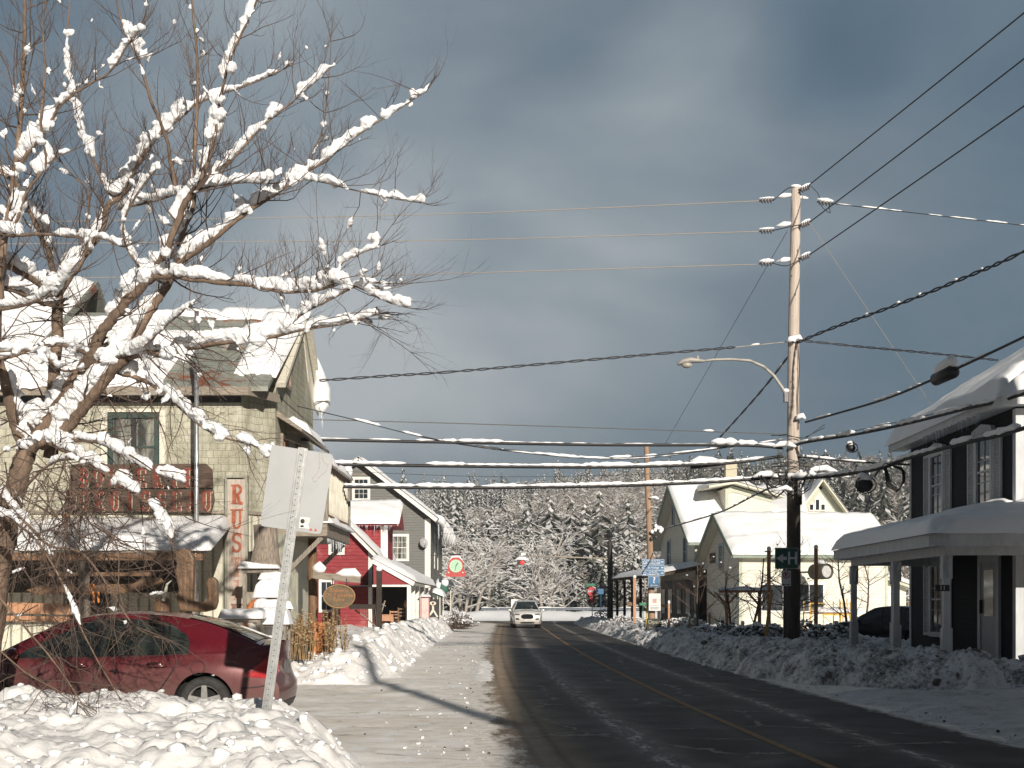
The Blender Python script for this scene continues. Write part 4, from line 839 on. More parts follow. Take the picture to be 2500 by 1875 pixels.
for s_, dz, sz in (('Boiserie', .13, .13), ('Du Ruisseau', .03, .125), ('Rustik', -.08, .10)):
    m = MB(); m.text(s_, face_cam((c_.x, c_.y-.006, c_.z+dz)), sz, .012); m.build('lettering', mat('carved_letters', (.36, .16, .07), .6, .2), ov)
for du in (-16, 18):
    m = MB(); m.smooth = True; m.cyl(P(828+du, 1434, HB-.06), P(828+du, 1412, HB-.06), .012, .012, 6); m.build('chain', DKMETAL, ov)
# dark posts and rail before the red shed
dkp = mat('dark_brown_post', (.03, .022, .018), .8, .2)
m = MB(); q = P(925, 1394, 31); m.box(q.x-.065, q.x+.065, 31, 31.13, .2, q.z); pw = tag(m.build('fence_post', dkp), 'square dark post with a snow cap beside the red shed', 'post'); m = MB(); m.smooth = True; m.ball((q.x, 31.06, q.z+.06), .085, .085, .08); m.build('snow_cover', ROOFSNOW, pw)
m = MB(); a = P(852, 1481, 31.1); b = P(918, 1481, 31.1); m.beam(a, b, .05, .12); tag(m.build('fence_rail', dkp), 'short dark rail running left from the square dark post', 'rail')
# picnic hammock frame
m = MB(); m.smooth = True; m.tube([P(860, 1485, 34), P(890, 1505, 34), P(918, 1530, 34)], .02, 6); m.tube([P(940, 1466, 34), P(930, 1500, 34), P(920, 1528, 34)], .02, 6); m.tube([P(920, 1468, 34), P(942, 1480, 34)], .015, 6)
for k in range(12): m.tube([P(868+k*4.4, 1482, 34.05), P(868+k*4.6, 1494+k*3.0, 34)], .006, 3)
tag(m.build('net_chair', GREYW), 'frayed rope net chair leaning beside the dark post', 'chair')

# ================================================================== red building
REDC = clapboard('red_clapboard', (.27, .036, .044), .17, .15, (.33, .06, .068), (.40, .16, .15), .6); REDB = mat('red_boards', (.25, .034, .04), .8, .2, 8, (6, 6, .5))
RY = 58.0; kx = RY/FPX
def q2(u, v, Y=RY): return P(u, v, Y)
rb = thing('red_shop', 'red clapboard shop building with white corner trim left of the grey house', 'building', (-9, RY, 0))
ex, ez = q2(904, 1342).x, q2(904, 1342).z; ax_, az = q2(795, 1232).x, q2(795, 1232).z
m = MB(); m.prism([(-14.5, RY, 0), (ex, RY, 0), (ex, RY, ez), (ax_, RY, az), (-14.5, RY, az-3.0)], (0, 9, 0)); m.build('wall', REDC, rb)
m = MB(); m.box(ex-.09, ex+.09, RY-.04, RY+.12, 0, ez-.03); m.build('corner_trim', WHITE, rb)
m = MB(); m.beam((ex+.35, RY-.2, ez-.38), (ax_, RY-.2, az+.02), .5, .14, (0, 0, 1)); m.beam((ax_, RY-.2, az+.02), (-14.5, RY-.2, az-3.1), .5, .14); m.build('bargeboard', WHITE, rb)
m = MB(); m.prism([(ex+.4, RY-.3, ez-.36), (ax_, RY-.3, az+.10), (ax_, RY-.3, az+.16), (ex+.4, RY-.3, ez-.29)], (0, 9.3, 0)); m.build('roof', GREYH, rb)
m = MB(); snow_quad(m, (ex+.45, RY-.32, ez-.27), (ex+.45, RY+9, ez-.27), (ax_, RY+9, az+.17), (ax_, RY-.32, az+.17), .22, .2, 16, 20, 3); m.build('roof_snow', ROOFSNOW, rb)
# upper block with its own little roof
ub0, ub1 = q2(800, 0, 60).x, q2(945, 0, 60).x; uz = q2(0, 1280, 60).z; m = MB(); m.box(ub0, ub1, 60, 62.9, 3.5, uz+.05); m.build('upper_wall', REDC, rb)
m = MB(); m.box(ub1-.3, ub1+.03, 59.95, 60.1, 3.6, uz); m.box(ub0, ub1, 59.93, 59.99, uz-.1, uz); m.build('corner_trim', WHITE, rb)
rzt = q2(0, 1232, 62).z
m = MB(); m.prism([(ub0-.3, 59.5, uz), (ub0-.3, 61.6, rzt), (ub0-.3, 63.2, uz), (ub0-.3, 63.2, uz-.1), (ub0-.3, 59.5, uz-.1)], (ub1-ub0+.85, 0, 0)); m.build('roof', REDB, rb)
m = MB(); m.beam((ub1+.57, 59.45, uz-.02), (ub1+.57, 61.6, rzt+.02), .06, .16); m.build('bargeboard', WHITE, rb)
m = MB(); snow_quad(m, (ub0-.3, 59.4, uz+.01), (ub1+.6, 59.4, uz+.01), (ub1+.6, 61.7, rzt+.01), (ub0-.3, 61.7, rzt+.01), .27, .22, 14, 26, 4); m.build('roof_snow', ROOFSNOW, rb)
m = MB(); icicles(m, (ub0, 59.45, uz-.08), (ub1+.3, 59.45, uz-.08), 60, .08, .5, 4, .016); icicles(m, (ex+.5, RY-.2, ez-.4), (ex+.5, RY+8, ez-.4), 60, .2, .9, 5, .02); m.build('icicle_fringe', ICE, rb)
window(rb, Matrix.Translation((at(822, RY), RY-.005, P(0, 1322, RY).z)), .5, 1.0, .13, (2, 2)); window(rb, Matrix.Translation((at(797, RY), RY-.005, P(0, 1455, RY).z)), .45, 1.3, .13, (2, 2))
m = MB(); m.box(at(764, RY), at(776, RY), RY-.06, RY-.003, .1, P(0, 1412, RY).z); m.build('door', BLACK, rb)
# lean-to shed with open front
SHY = 55.5
shd = thing('open_shed', 'open-fronted red lean-to shed full of furniture under a snowy roof', 'shed', (-5.6, SHY, 0))
a = P(909, 1369, SHY); b = P(1011, 1426, SHY); fx0, fz0, fx1, fz1 = a.x, a.z, b.x, b.z
m = MB(); m.prism([(fx0+.05, SHY, fz0-.1), (fx1-.15, SHY, fz1-.02), (fx0+.05, SHY, fz1-.02)], (0, .06, 0)); m.build('gable_wall', REDB, shd)
m = MB(); m.beam((fx0, SHY-.05, fz0+.0), (fx1, SHY-.05, fz1+.0), .12, .2); m.box(fx0, fx1-.2, SHY-.03, SHY+.03, fz1-.12, fz1-.03); m.build('fascia', WHITE, shd)
m = MB(); m.prism([(fx0, SHY-.1, fz0+.11), (fx1+.05, SHY-.1, fz1+.11), (fx1+.05, SHY-.1, fz1+.05), (fx0, SHY-.1, fz0+.05)], (0, 14, 0)); m.build('roof', GREYH, shd)
m = MB(); snow_quad(m, (fx1+.1, SHY-.12, fz1+.12), (fx1+.1, SHY+14, fz1+.12), (fx0, SHY+14, fz0+.12), (fx0, SHY-.12, fz0+.12), .26, .25, 14, 40, 7); m.build('roof_snow', ROOFSNOW, shd)
for k, yy in enumerate((SHY, SHY+2.3, SHY+4.8, SHY+8, SHY+11.5)):
    m = MB(); m.box(fx1-.32, fx1-.14, yy, yy+.17, 0, fz1-.03); m.build('post', WHITE, shd)
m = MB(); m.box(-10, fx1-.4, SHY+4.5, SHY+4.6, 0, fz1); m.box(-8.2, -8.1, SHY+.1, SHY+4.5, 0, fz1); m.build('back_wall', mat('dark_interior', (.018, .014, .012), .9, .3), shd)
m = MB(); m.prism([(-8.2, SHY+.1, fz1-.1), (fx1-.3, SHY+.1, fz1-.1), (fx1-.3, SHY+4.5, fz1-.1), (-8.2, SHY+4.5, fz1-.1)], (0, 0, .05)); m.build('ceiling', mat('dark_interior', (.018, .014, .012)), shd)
def simple_table(x, y, w_, d_, h, mt, label, g=None):
    t = thing('wooden_table', label, 'table', (x, y, 0), g)
    m = MB(); m.box(x-w_/2, x+w_/2, y-d_/2, y+d_/2, h-.05, h); m.build('tabletop', mt, t)
    for sx in (-1, 1):
        for sy in (-1, 1): m = MB(); m.box(x+sx*(w_/2-.06)-.035, x+sx*(w_/2-.06)+.035, y+sy*(d_/2-.06)-.035, y+sy*(d_/2-.06)+.035, 0, h-.052); m.build('leg', mt, t)
    m = MB(); m.box(x-w_/2+.05, x+w_/2-.05, y-d_/2+.03, y-d_/2+.06, h-.3, h-.055); m.build('drawer', mt, t); return t
simple_table(at(945, 56.6), 56.6, .62, .5, .98, ORANGEW, 'orange wooden side table at the left of the shed opening')
def shed_chair(u, Y, h, lab, mt):
    x = at(u, Y); t = thing('wooden_chair', lab, 'chair', (x, Y, 0))
    for sx in (-1, 1):
        m = MB(); m.box(x+sx*.2-.025, x+sx*.2+.025, Y+.2, Y+.25, 0, h); m.build('leg', mt, t); m = MB(); m.box(x+sx*.2-.025, x+sx*.2+.025, Y-.25, Y-.2, 0, .52*h); m.build('leg', mt, t)
    m = MB(); m.box(x-.24, x+.24, Y-.25, Y+.2, .5*h, .55*h); m.build('seat', mt, t)
    m = MB(); [m.box(x-.17, x+.17, Y+.205, Y+.24, z, z+.07) for z in (.68*h, .80*h, .92*h)]; m.build('backrest', mt, t)
shed_chair(982, 56.3, 1.3, 'brown ladder-back chair at the right of the shed opening', BROWNW)
shed_chair(962, 57.2, 1.15, 'orange ladder-back chair in the middle of the shed opening', ORANGEW)
# hanging orange lamp-like item
m = MB(); m.smooth = True; c_ = P(990, 1478, 56.6); m.tube([c_+Vector((0, 0, .25)), c_+Vector((0, 0, .12)), c_, c_-Vector((0, 0, .12))], [.01, .06, .09, .03], 8); tag(m.build('hanging_ornament', mat('terracotta', (.45, .22, .12), .7)), 'small terracotta ornament hanging in the shed opening', 'ornament')

# ================================================================== grey house
GREYC = clapboard('grey_clapboard', (.185, .185, .175), .16, .12, None, (.30, .25, .19), .5)
GY = 75.0
gh = thing('grey_house', 'tall grey clapboard house with a snow-edged gable', 'building', (-9.3, GY, 0))
gx0, gx1 = -13.6, -5.0; gz = P(0, 1262, GY).z; apx, apz = (gx0+gx1)/2, P(0, 1128, GY).z
m = MB(); m.prism([(gx0, GY, 0), (gx1, GY, 0), (gx1, GY, gz), (apx, GY, apz), (gx0, GY, gz)], (0, 13, 0)); m.build('wall', GREYC, gh)
m = MB(); m.box(gx1-.32, gx1+.03, GY-.05, GY+.1, 0, gz-.1); m.build('corner_trim', WHITE, gh)
sl = (apz-gz)/(gx1-apx)
for sx, e_ in ((1, gx1+.45), (-1, gx0-.45)):
    m = MB(); z_ = apz-abs(e_-apx)*sl; m.beam((apx, GY-.3, apz+.10), (e_, GY-.3, z_+.10), .6, .12); m.build('bargeboard', GREYH if sx > 0 else GREYH, gh)
    m = MB(); m.beam((apx, GY-.62, apz+.10), (e_, GY-.62, z_+.10), .04, .24); m.build('bargeboard', WHITE, gh)
    m = MB(); m.prism([(apx, GY-.6, apz+.17), (e_, GY-.6, z_+.17), (e_, GY-.6, z_+.24), (apx, GY-.6, apz+.24)], (0, 13.8, 0)); m.build('roof', DKMETAL, gh)
    m = MB(); snow_quad(m, (e_+.1*sx, GY-.68, z_+.24), (e_+.1*sx, GY+13, z_+.24), (apx, GY+13, apz+.25), (apx, GY-.68, apz+.25), .2, .2, 18, 30, 8); m.build('roof_snow', ROOFSNOW, gh)
m = MB(); m.smooth = True; e_ = gx1+.5; z_ = apz-abs(e_-apx)*sl+.15
for i in range(14):   # sliding snow curling off the eave
    y = GY+i*.95; k = .3+.7*abs(math.sin(i*.9)); m.tube([(e_-.35, y, z_+.28), (e_+.1, y, z_+.1), (e_+.25+.12*k, y+.3, z_-.45*k), (e_+.22, y+.45, z_-1.0*k-.2)], [.22, .26, .18, .04], 7, jit=.1)
m.build('hanging_snow', ROOFSNOW, gh); m = MB(); icicles(m, (e_, GY, z_-.2), (e_, GY+12, z_-.2), 90, .3, 1.3, 3, .03); m.build('icicle_fringe', ICE, gh)
window(gh, Matrix.Translation((at(882, GY), GY-.005, P(0, 1194, GY).z)), .78, 1.15, .16, (3, 4)); o_ = window(gh, Matrix.Translation((at(976, GY), GY-.005, P(0, 1337, GY).z)), .82, 1.35, .16, (3, 4), CURT)
for yy in (GY+4, GY+7.5): m = MB(); m.box(gx1, gx1+.04, yy-.1, yy+.35, 3.7, 6.0); m.build('shutter_trim', WHITE, gh)
dish = thing('satellite_dish', 'grey satellite dish on the grey house wall', 'satellite dish', tuple(P(1033, 1326, GY-.3)))
c_ = P(1035, 1325, GY-.35); m = MB(); m.smooth = True; N_ = Vector((.5, -1, .35)).normalized(); X_ = N_.cross(Vector((0, 0, 1))).normalized(); Z_ = X_.cross(N_)
vs2 = [c_+N_*-.09]; 
for i in (1, 2, 3):
    for j in range(14): a = 6.283*j/14; r_ = .27*i/3; vs2.append(c_+X_*r_*math.cos(a)+Z_*r_*1.15*math.sin(a)+N_*(-.09+.09*(i/3)**2))
m.add(vs2, [(0, 1+j, 1+(j+1) % 14) for j in range(14)]+[(1+i*14+j, 15+i*14+j, 15+i*14+(j+1) % 14, 1+i*14+(j+1) % 14) for i in range(2) for j in range(14)]); m.build('reflector', mat('dish_grey', (.34, .34, .35), .5), dish)
m = MB(); m.smooth = True; m.tube([c_-N_*.09, c_-N_*.2-Vector((0, 0, .25)), (c_.x-.1, GY-.02, c_.z-.45)], .025, 6); m.tube([c_-Z_*.28, c_+N_*.3-Z_*.1], .012, 5); m.build('mount', DKMETAL, dish)
# street clutter beyond the shed
m = MB(); x0, z1 = pp(1028, 1457, 60); x1, z0 = pp(1048, 1515, 60); kx_ = thing('vending_kiosk', 'white and red upright kiosk box beside the shed posts', 'kiosk', ((x0+x1)/2, 60, 0))
m.box(x0, x1, 60, 60.4, .3, z1); m.build('body', mat('pinkish_white', (.62, .50, .47), .6, .15, 12), kx_); m = MB(); [m.box(a, b, 59.97, 60.0, .3, z1) for a, b in ((x0-.02, x0+.02), (x1-.02, x1+.02))]; m.box(x0+.021, x1-.021, 59.97, 60, .5, .75); m.box(x0+.021, x1-.021, 59.97, 60, z1-.05, z1); m.build('frame', RED, kx_); m = MB(); snow_quad(m, (x0-.03, 59.9, z1+.003), (x1+.03, 59.9, z1+.003), (x1+.03, 60.4, z1+.003), (x0-.03, 60.4, z1+.003), .12, .08, 5, 8, 2); m.build('snow_cover', ROOFSNOW, kx_)
ab = thing('painted_panel', 'black panel painted with an eye and a white figure', 'sign', tuple(P(1061, 1510, 61))); x0, z1 = pp(1049, 1463, 61); x1, z0 = pp(1072, 1506, 61); c_ = P(1057, 1473, 60.98)
m = MB(); m.box(x0, x1, 61, 61.05, .35, z1); m.build('board', BLACK, ab); m = MB(); m.prism([c_+Vector((.16*math.cos(a), 0, .10*math.sin(a))) for a in np.linspace(0, 6.283, 17)[:-1]], (0, -.01, 0)); m.build('eye', CREAM, ab); m = MB(); m.prism([c_+Vector((.055*math.cos(a), -.012, .06*math.sin(a))) for a in np.linspace(0, 6.283, 13)[:-1]], (0, -.01, 0)); m.build('pupil', mat('dark_red', (.10, .01, .01)), ab)
m = MB(); m.prism([c_+Vector(q) for q in ((-.05, 0, -.13), (.0, 0, -.10), (.05, 0, -.16), (.06, 0, -.32), (.26, 0, -.66), (.2, 0, -.7), (.02, 0, -.42), (-.14, 0, -.62), (-.17, 0, -.55), (-.04, 0, -.3))], (0, -.01, 0)); m.build('figure', CREAM, ab)
# small canopies past the shed
def canopy(u0, u1, v, Y, label, green=False, slope=.3):
    t = thing('canopy', label, 'canopy', (at((u0+u1)/2, Y), Y, 0)); a = P(u0, v, Y); b = P(u1, v+10, Y)
    m = MB(); m.prism([(a.x, Y, a.z), (b.x, Y, b.z), (b.x, Y+2.2, b.z), (a.x, Y+2.2, a.z)], (0, 0, .06)); m.build('roof', GREYH if not green else mat('green_canvas', (.04, .13, .09), .8, .3), t)
    m = MB(); snow_quad(m, (a.x, Y-.05, a.z+.062), (b.x+.15, Y-.05, b.z+.062), (b.x+.15, Y+2.2, b.z+.062), (a.x, Y+2.2, a.z+.062), .3, .25, 8, 12, u0); m.build('snow_cover', ROOFSNOW, t)
    for xx in (a.x+.05, b.x-.05): m = MB(); m.cyl((xx, Y+.05, 0), (xx, Y+.05, min(a.z, b.z)), .035, .035, 6); m.build('post', CREAM, t)
canopy(1066, 1102, 1424, 72, 'flat snow-covered canopy at the street corner of the grey house'); canopy(1056, 1076, 1449, 66, 'small snow-laden canopy above the black eye panel', True)
pu = thing('garden_umbrella', 'folded green umbrella drooping with snow beyond the shed', 'umbrella', tuple(P(1082, 1500, 69)))
m = MB(); m.smooth = True; q = P(1082, 1428, 69); m.tube([q+Vector((0, 0, .25)), q, q-Vector((0, 0, .3)), q-Vector((0, 0, .55))], [.05, .28, .30, .12], 9, jit=.15); m.build('canopy', mat('green_canvas', (.04, .13, .09)), pu); m = MB(); m.cyl((q.x, 69, 0), (q.x, 69, q.z), .03, .03, 6); m.build('pole', CREAM, pu); m = MB(); m.smooth = True; m.ball(q+Vector((.1, -.12, .1)), .22, .2, .22, jit=.15); m.ball(q+Vector((-.25, -.1, -.05)), .16, .15, .2, jit=.2); m.build('snow_cover', ROOFSNOW, pu)
# clock sign
ck = thing('clock_sign', 'red bracket sign with a round green-white clock face over the street', 'clock sign', tuple(P(1113, 1400, 70)))
c_ = P(1113, 1385, 70); c_.z = P(0, 1382, 70).z; s_ = 70/FPX
m = MB(); out_ = [(-24, -26), (24, -26), (24, -18), (20, -8), (17, 12), (8, 21), (-8, 21), (-17, 12), (-20, -8), (-24, -18)]; m.prism([(c_.x+a*s_, 70, c_.z+b*s_) for a, b in out_], (0, .12, 0)); m.build('board', mat('clock_red', (.42, .05, .045), .5, .15), ck)
m = MB(); m.prism([(c_.x+16*s_*math.cos(a), 69.96, c_.z+16*s_*math.sin(a)) for a in np.linspace(0, 6.283, 25)[:-1]], (0, .03, 0)); fc = m.build('clock_face', mat('clock_green', (.34, .55, .38), .5, .15, 12), ck)
m = MB(); m.beam((c_.x, 69.95, c_.z), (c_.x+5*s_, 69.95, c_.z+7*s_), .02, .05); m.beam((c_.x, 69.94, c_.z), (c_.x-2*s_, 69.94, c_.z-11*s_), .02, .035); m.build('clock_hand', DKGREEN, fc)
m = MB(); [m.box(c_.x+13*s_*math.cos(R(30*k))-.03, c_.x+13*s_*math.cos(R(30*k))+.03, 69.945, 69.958, c_.z+13*s_*math.sin(R(30*k))-.03, c_.z+13*s_*math.sin(R(30*k))+.03) for k in range(12)]; m.build('hour_mark', WHITE, fc)
m = MB(); m.smooth = True; m.tube([(c_.x-18*s_, 70.06, c_.z+10*s_), (c_.x-8*s_, 70.06, c_.z+23*s_), (c_.x+8*s_, 70.06, c_.z+23*s_), (c_.x+18*s_, 70.06, c_.z+10*s_)], [.03, .07, .07, .03], 7); m.build('snow_cover', ROOFSNOW, ck)
m = MB(); m.smooth = True; m.cyl((gx1, 75.2, c_.z+34*s_), (c_.x+10*s_, 70.06, c_.z+28*s_), .03, .03, 6); [m.cyl((c_.x+k*s_, 70.06, c_.z+20*s_), (c_.x+k*s_, 70.06, c_.z+29*s_), .012, .012, 5) for k in (-9, 9)]; m.cyl((c_.x-14*s_, 70.06, c_.z+29*s_), (c_.x+12*s_, 70.06, c_.z+29*s_), .03, .03, 6); m.build('bracket', DKMETAL, ck)
m = MB(); [m.ball((c_.x+a*s_, 69.96, c_.z-16*s_), .05, .03, .05, 8, 5) for a in (-18, 17)]; m.build('bulb', CREAM, ck)
# ================================================================== RIGHT: yellow houses
YELC = clapboard('pale_yellow_clapboard', (.74, .715, .62), .16, .05, None, None, .25); YTRIM = mat('pale_green_trim', (.45, .47, .38), .6, .08); YTR2 = mat('soft_yellow_soffit', (.62, .60, .50), .6, .06)
GRTR = mat('grey_green_trim', (.22, .27, .22), .6, .1); BW = mat('blue_window_trim', (.40, .47, .52), .6, .08)
def gable_house(name, label, org, rot, Ln, Wd, ez, rz_, over=.45, snow=.28, roof=True, wallmat=None, seed=1, lo=-.2, trim=True, barge=None):
    """ridge along local +x, front eave wall at y=0, gable ends at x=0 and x=Ln"""
    t = thing(name, label, 'house', org); M4 = rotz(rot, org); wm_ = wallmat or YELC
    m = MB(M4); m.prism([(0, 0, lo), (0, 0, ez), (0, Wd/2, rz_), (0, Wd, ez), (0, Wd, lo)], (Ln, 0, 0)); m.build('wall', wm_, t)
    s_ = (rz_-ez)/(Wd/2); o = over
    m = MB(M4)
    for sg_ in (0, 1):
        y0 = -o if sg_ == 0 else Wd+o; z0 = ez-s_*o
        m.prism([(-o, y0, z0+.03), (-o, Wd/2, rz_+.03), (-o, Wd/2, rz_+.13), (-o, y0, z0+.13)], (Ln+2*o, 0, 0))
    m.build('roof', YTR2, t)
    m = MB(M4)
    for x in (-o-.03, Ln+o+.03):
        for sg_ in (0, 1):
            y0 = -o if sg_ == 0 else Wd+o; z0 = ez-s_*o; m.beam((x, y0, z0+.08), (x, Wd/2, rz_+.08), .05, .22)
    m.box(-o, Ln+o, -o-.04, -o-.001, ez-s_*o-.02, ez-s_*o+.14); m.build('bargeboard', barge or GRTR, t)
    if trim:
        m = MB(M4); m.box(-.06, .10, -.03, .12, lo, ez-.05); m.build('corner_trim', YTRIM, t); m = MB(M4); m.box(Ln-.1, Ln+.03, -.03, .12, lo, ez-.05); m.build('corner_trim', YTRIM, t)
    if snow:
        m = MB(M4); snow_quad(m, (-o, -o-.1, ez-s_*o+.13), (Ln+o, -o-.1, ez-s_*o+.13), (Ln+o, Wd/2, rz_+.135), (-o, Wd/2, rz_+.135), snow, .25, 20, 40, seed, over=(.05, .05, .0, .05))
        snow_quad(m, (-o, Wd+o, ez-s_*o+.13), (Ln+o, Wd+o, ez-s_*o+.13), (Ln+o, Wd/2, rz_+.135), (-o, Wd/2, rz_+.135), snow, .25, 10, 12, seed+1, over=(.05, .05, 0, .05)); m.build('roof_snow', ROOFSNOW, t)
    return t, M4
ob = (10.77, 58, 0)
hb, MBm = gable_house('yellow_house', 'low pale yellow house with a big snowy roof behind the utility pole', ob, 6, 7.2, 6, 3.95, 5.8, .5, .22)
def lw_(M4, y, z): return M4 @ Matrix.Translation((-.004, y, z)) @ Matrix.Rotation(R(-90), 4, 'Z')
window(hb, lw_(MBm, 3.2, 3.8), .62, 1.1, .12, (2, 2), CURT, BW)
m = MB(MBm)
m.box(-.05, -.01, 4.3, 5.3, 3.55, 4.05)
m.build('window', BLACK, hb)
def fw_(M4, x, z): return M4 @ Matrix.Translation((x, -.004, z))
window(hb, fw_(MBm, 1.55, 1.75), 1.0, 1.2, .1, (1, 1), GLASS, WHITE, sash=False); window(hb, fw_(MBm, 3.35, 1.75), 1.35, 1.25, .1, (2, 1), GLASS, WHITE, sash=False)
# left-hand yellow house
oa = (9.88, 66, 0)
ha, MAm = gable_house('yellow_house', 'taller yellow gabled house with a dark snowy porch, farthest left of the yellow houses', oa, 6, 3.2, 8.4, 5.0, 8.05, .55, .26, seed=5)
for (y, z, w_, h) in ((2.3, 4.35, .62, 1.5), (6.2, 4.35, .62, 1.5), (3.3, 6.55, .42, 1.1), (5.1, 6.55, .42, 1.1)): window(ha, lw_(MAm, y, z), w_, h, .11, (2, 2), GLASS, BW)
# dark porch wrapping the gable end
pc = thing('veranda', 'dark timber veranda with snow on its roof along the left yellow house', 'veranda', (7.5, 66, 0)); Mp = rotz(6, (9.88, 66, 0))
m = MB(Mp); m.prism([(-.02, -1.6, 3.5), (-2.5, -1.6, 3.0), (-2.5, -1.6, 2.85), (-.02, -1.6, 3.3)], (0, 12, 0)); m.box(-.02, 1.6, -1.7, -.1, 3.0, 3.25); m.build('roof', mat('dark_brown_timber', (.045, .028, .02), .8, .3), pc)
m = MB(Mp); snow_quad(m, (-2.6, 10.4, 3.02), (-2.6, -1.7, 3.02), (-.05, -1.7, 3.52), (-.05, 10.4, 3.52), .25, .25, 8, 24, 3); snow_quad(m, (-.05, -1.75, 3.26), (1.6, -1.75, 3.26), (1.6, -.1, 3.4), (-.05, -.1, 3.4), .22, .2, 6, 8, 4); m.build('snow_cover', ROOFSNOW, pc)
for k in range(6): m = MB(Mp); y = -1.5+k*2.3; m.box(-2.42, -2.28, y, y+.14, 0, 2.86); m.box(-2.4, -2.3, y+.14, y+.45, 2.62, 2.82); m.build('post', mat('dark_brown_timber', (.045, .028, .02)), pc)
m = MB(Mp); m.box(1.45, 1.58, -1.6, -1.47, 0, 3.0); m.build('post', mat('dark_brown_timber', (.045, .028, .02)), pc)
m = MB(Mp); m.box(-.05, -.006, .0, 8.2, .2, 2.8); m.box(.05, 1.4, -.05, -.006, .2, 2.9); m.build('dark_wall', mat('dark_shopfront', (.02, .017, .016), .5, .3), pc)
for y in (1, 3, 5.2, 7): m = MB(Mp); m.box(-.08, -.052, y, y+.9, .9, 2.3); m.build('window', mat('shop_window', (.09, .11, .12), .1, .4, 3), pc)
# tall rear block with cross gable and chimney
oc = (11.75, 67.5, 0); Mc = rotz(6, oc)
hc = thing('yellow_annex', 'tall yellow wing with a low-pitched snowy gable and a chimney behind the left house', 'house', oc)
zc = P(0, 1188, 67.5).z
m = MB(Mc); m.prism([(0, 0, 3), (2.6, 0, 3), (2.6, 0, zc-.55), (.35, 0, zc+.05), (0, 0, zc-.1)], (0, 3.2, 0)); m.build('wall', YELC, hc)
m = MB(Mc); m.box(-.04, .14, -.03, .1, 3, zc-.1); m.prism([(.0, -.02, zc-.42), (.0, -.02, zc-.1), (.35, -.02, zc+.02), (2.6, -.02, zc-.57), (2.6, -.02, zc-.85), (.4, -.02, zc-.3)], (0, -.02, 0)); m.build('corner_trim', YTRIM, hc)
m = MB(Mc); m.prism([(-1.1, -.6, zc-.12), (.35, -.6, zc+.12), (3.1, -.6, zc-.62), (3.1, -.6, zc-.50), (.35, -.6, zc+.26), (-1.1, -.6, zc+.02)], (0, 4.4, 0)); m.build('roof', YTR2, hc)
m = MB(Mc); snow_quad(m, (-1.1, 3.6, zc+.03), (-1.1, -.65, zc+.03), (.35, -.65, zc+.27), (.35, 3.6, zc+.27), .2, .18, 8, 10, 2); snow_quad(m, (3.1, -.65, zc-.49), (3.1, 3.6, zc-.49), (.35, 3.6, zc+.27), (.35, -.65, zc+.27), .2, .18, 8, 12, 3); m.build('roof_snow', ROOFSNOW, hc)
window(hc, Mc @ Matrix.Translation((-.004, 1.6, zc-1.6)) @ Matrix.Rotation(R(-90), 4, 'Z'), .4, 1.0, .1, (1, 2), GLASS, BW)
ch0 = P(1772, 1165, 68.5); m = MB(); m.box(ch0.x, ch0.x+.62, 68.5, 69.1, 7, P(0, 1128, 68.5).z); m.box(ch0.x-.05, ch0.x+.67, 68.45, 69.15, P(0, 1128, 68.5).z+.001, P(0, 1122, 68.5).z); m.build('chimney', mat('cream_brick', (.50, .46, .34), .8, .15, 20), hc)
m = MB(); m.cyl((ch0.x+.18, 68.8, P(0, 1122, 68.5).z), (ch0.x+.18, 68.8, P(0, 1112, 68.5).z), .07, .07, 8); m.cyl((ch0.x+.45, 68.8, P(0, 1122, 68.5).z), (ch0.x+.45, 68.8, P(0, 1112, 68.5).z), .07, .07, 8); m.build('chimney_pot', DKMETAL, hc)
# right rear gable facing the camera
od = (at(1948, 72), 72, 0); zd0 = P(0, 1252, 72).z; zd1 = P(0, 1178, 72).z
hd = thing('yellow_house', 'yellow gable front with three small dark attic windows behind the low snowy roof', 'house', od); xa = at(2003, 72)
m = MB(); m.prism([(od[0], 72, 0), (xa*2-od[0], 72, 0), (xa*2-od[0], 72, zd0), (xa, 72, zd1), (od[0], 72, zd0)], (0, 7, 0)); m.build('wall', YELC, hd)
sl = (zd1-zd0)/(xa-od[0])
m = MB()
for s_ in (-1, 1):
    e_ = xa+s_*(xa-od[0]+.35); z_ = zd1-sl*(xa-od[0]+.35)
    m.beam((xa, 71.7, zd1+.12), (e_, 71.7, z_+.12), .75, .1)
m.build('roof', YTR2, hd)
m = MB()
for s_ in (-1, 1): e_ = xa+s_*(xa-od[0]+.05); m.beam((xa, 71.96, zd1-.2), (e_, 71.96, zd1-.2-sl*(xa-od[0]+.05)), .05, .34)
m.build('bargeboard', YTRIM, hd)
m = MB()
for s_ in (-1, 1):
    e_ = xa+s_*(xa-od[0]+.4); z_ = zd1-sl*(xa-od[0]+.4); pts_ = [(e_, 71.3, z_+.2), (e_, 78, z_+.2), (xa, 78, zd1+.2), (xa, 71.3, zd1+.2)]
    snow_quad(m, *pts_, .17, .15, 14, 14, 5)
m.build('roof_snow', ROOFSNOW, hd)
for (u, v0, v1, w_) in ((1981, 1231, 1246, .2), (1995.5, 1219, 1246, .2), (2009, 1231, 1246, .2)):
    x = at(u, 71.97); z0, z1 = P(0, v1, 72).z, P(0, v0, 72).z; window(hd, Matrix.Translation((x, 71.995, (z0+z1)/2)), w_, z1-z0-.05, .07, (1, 1), GLASS, WHITE, sash=False)
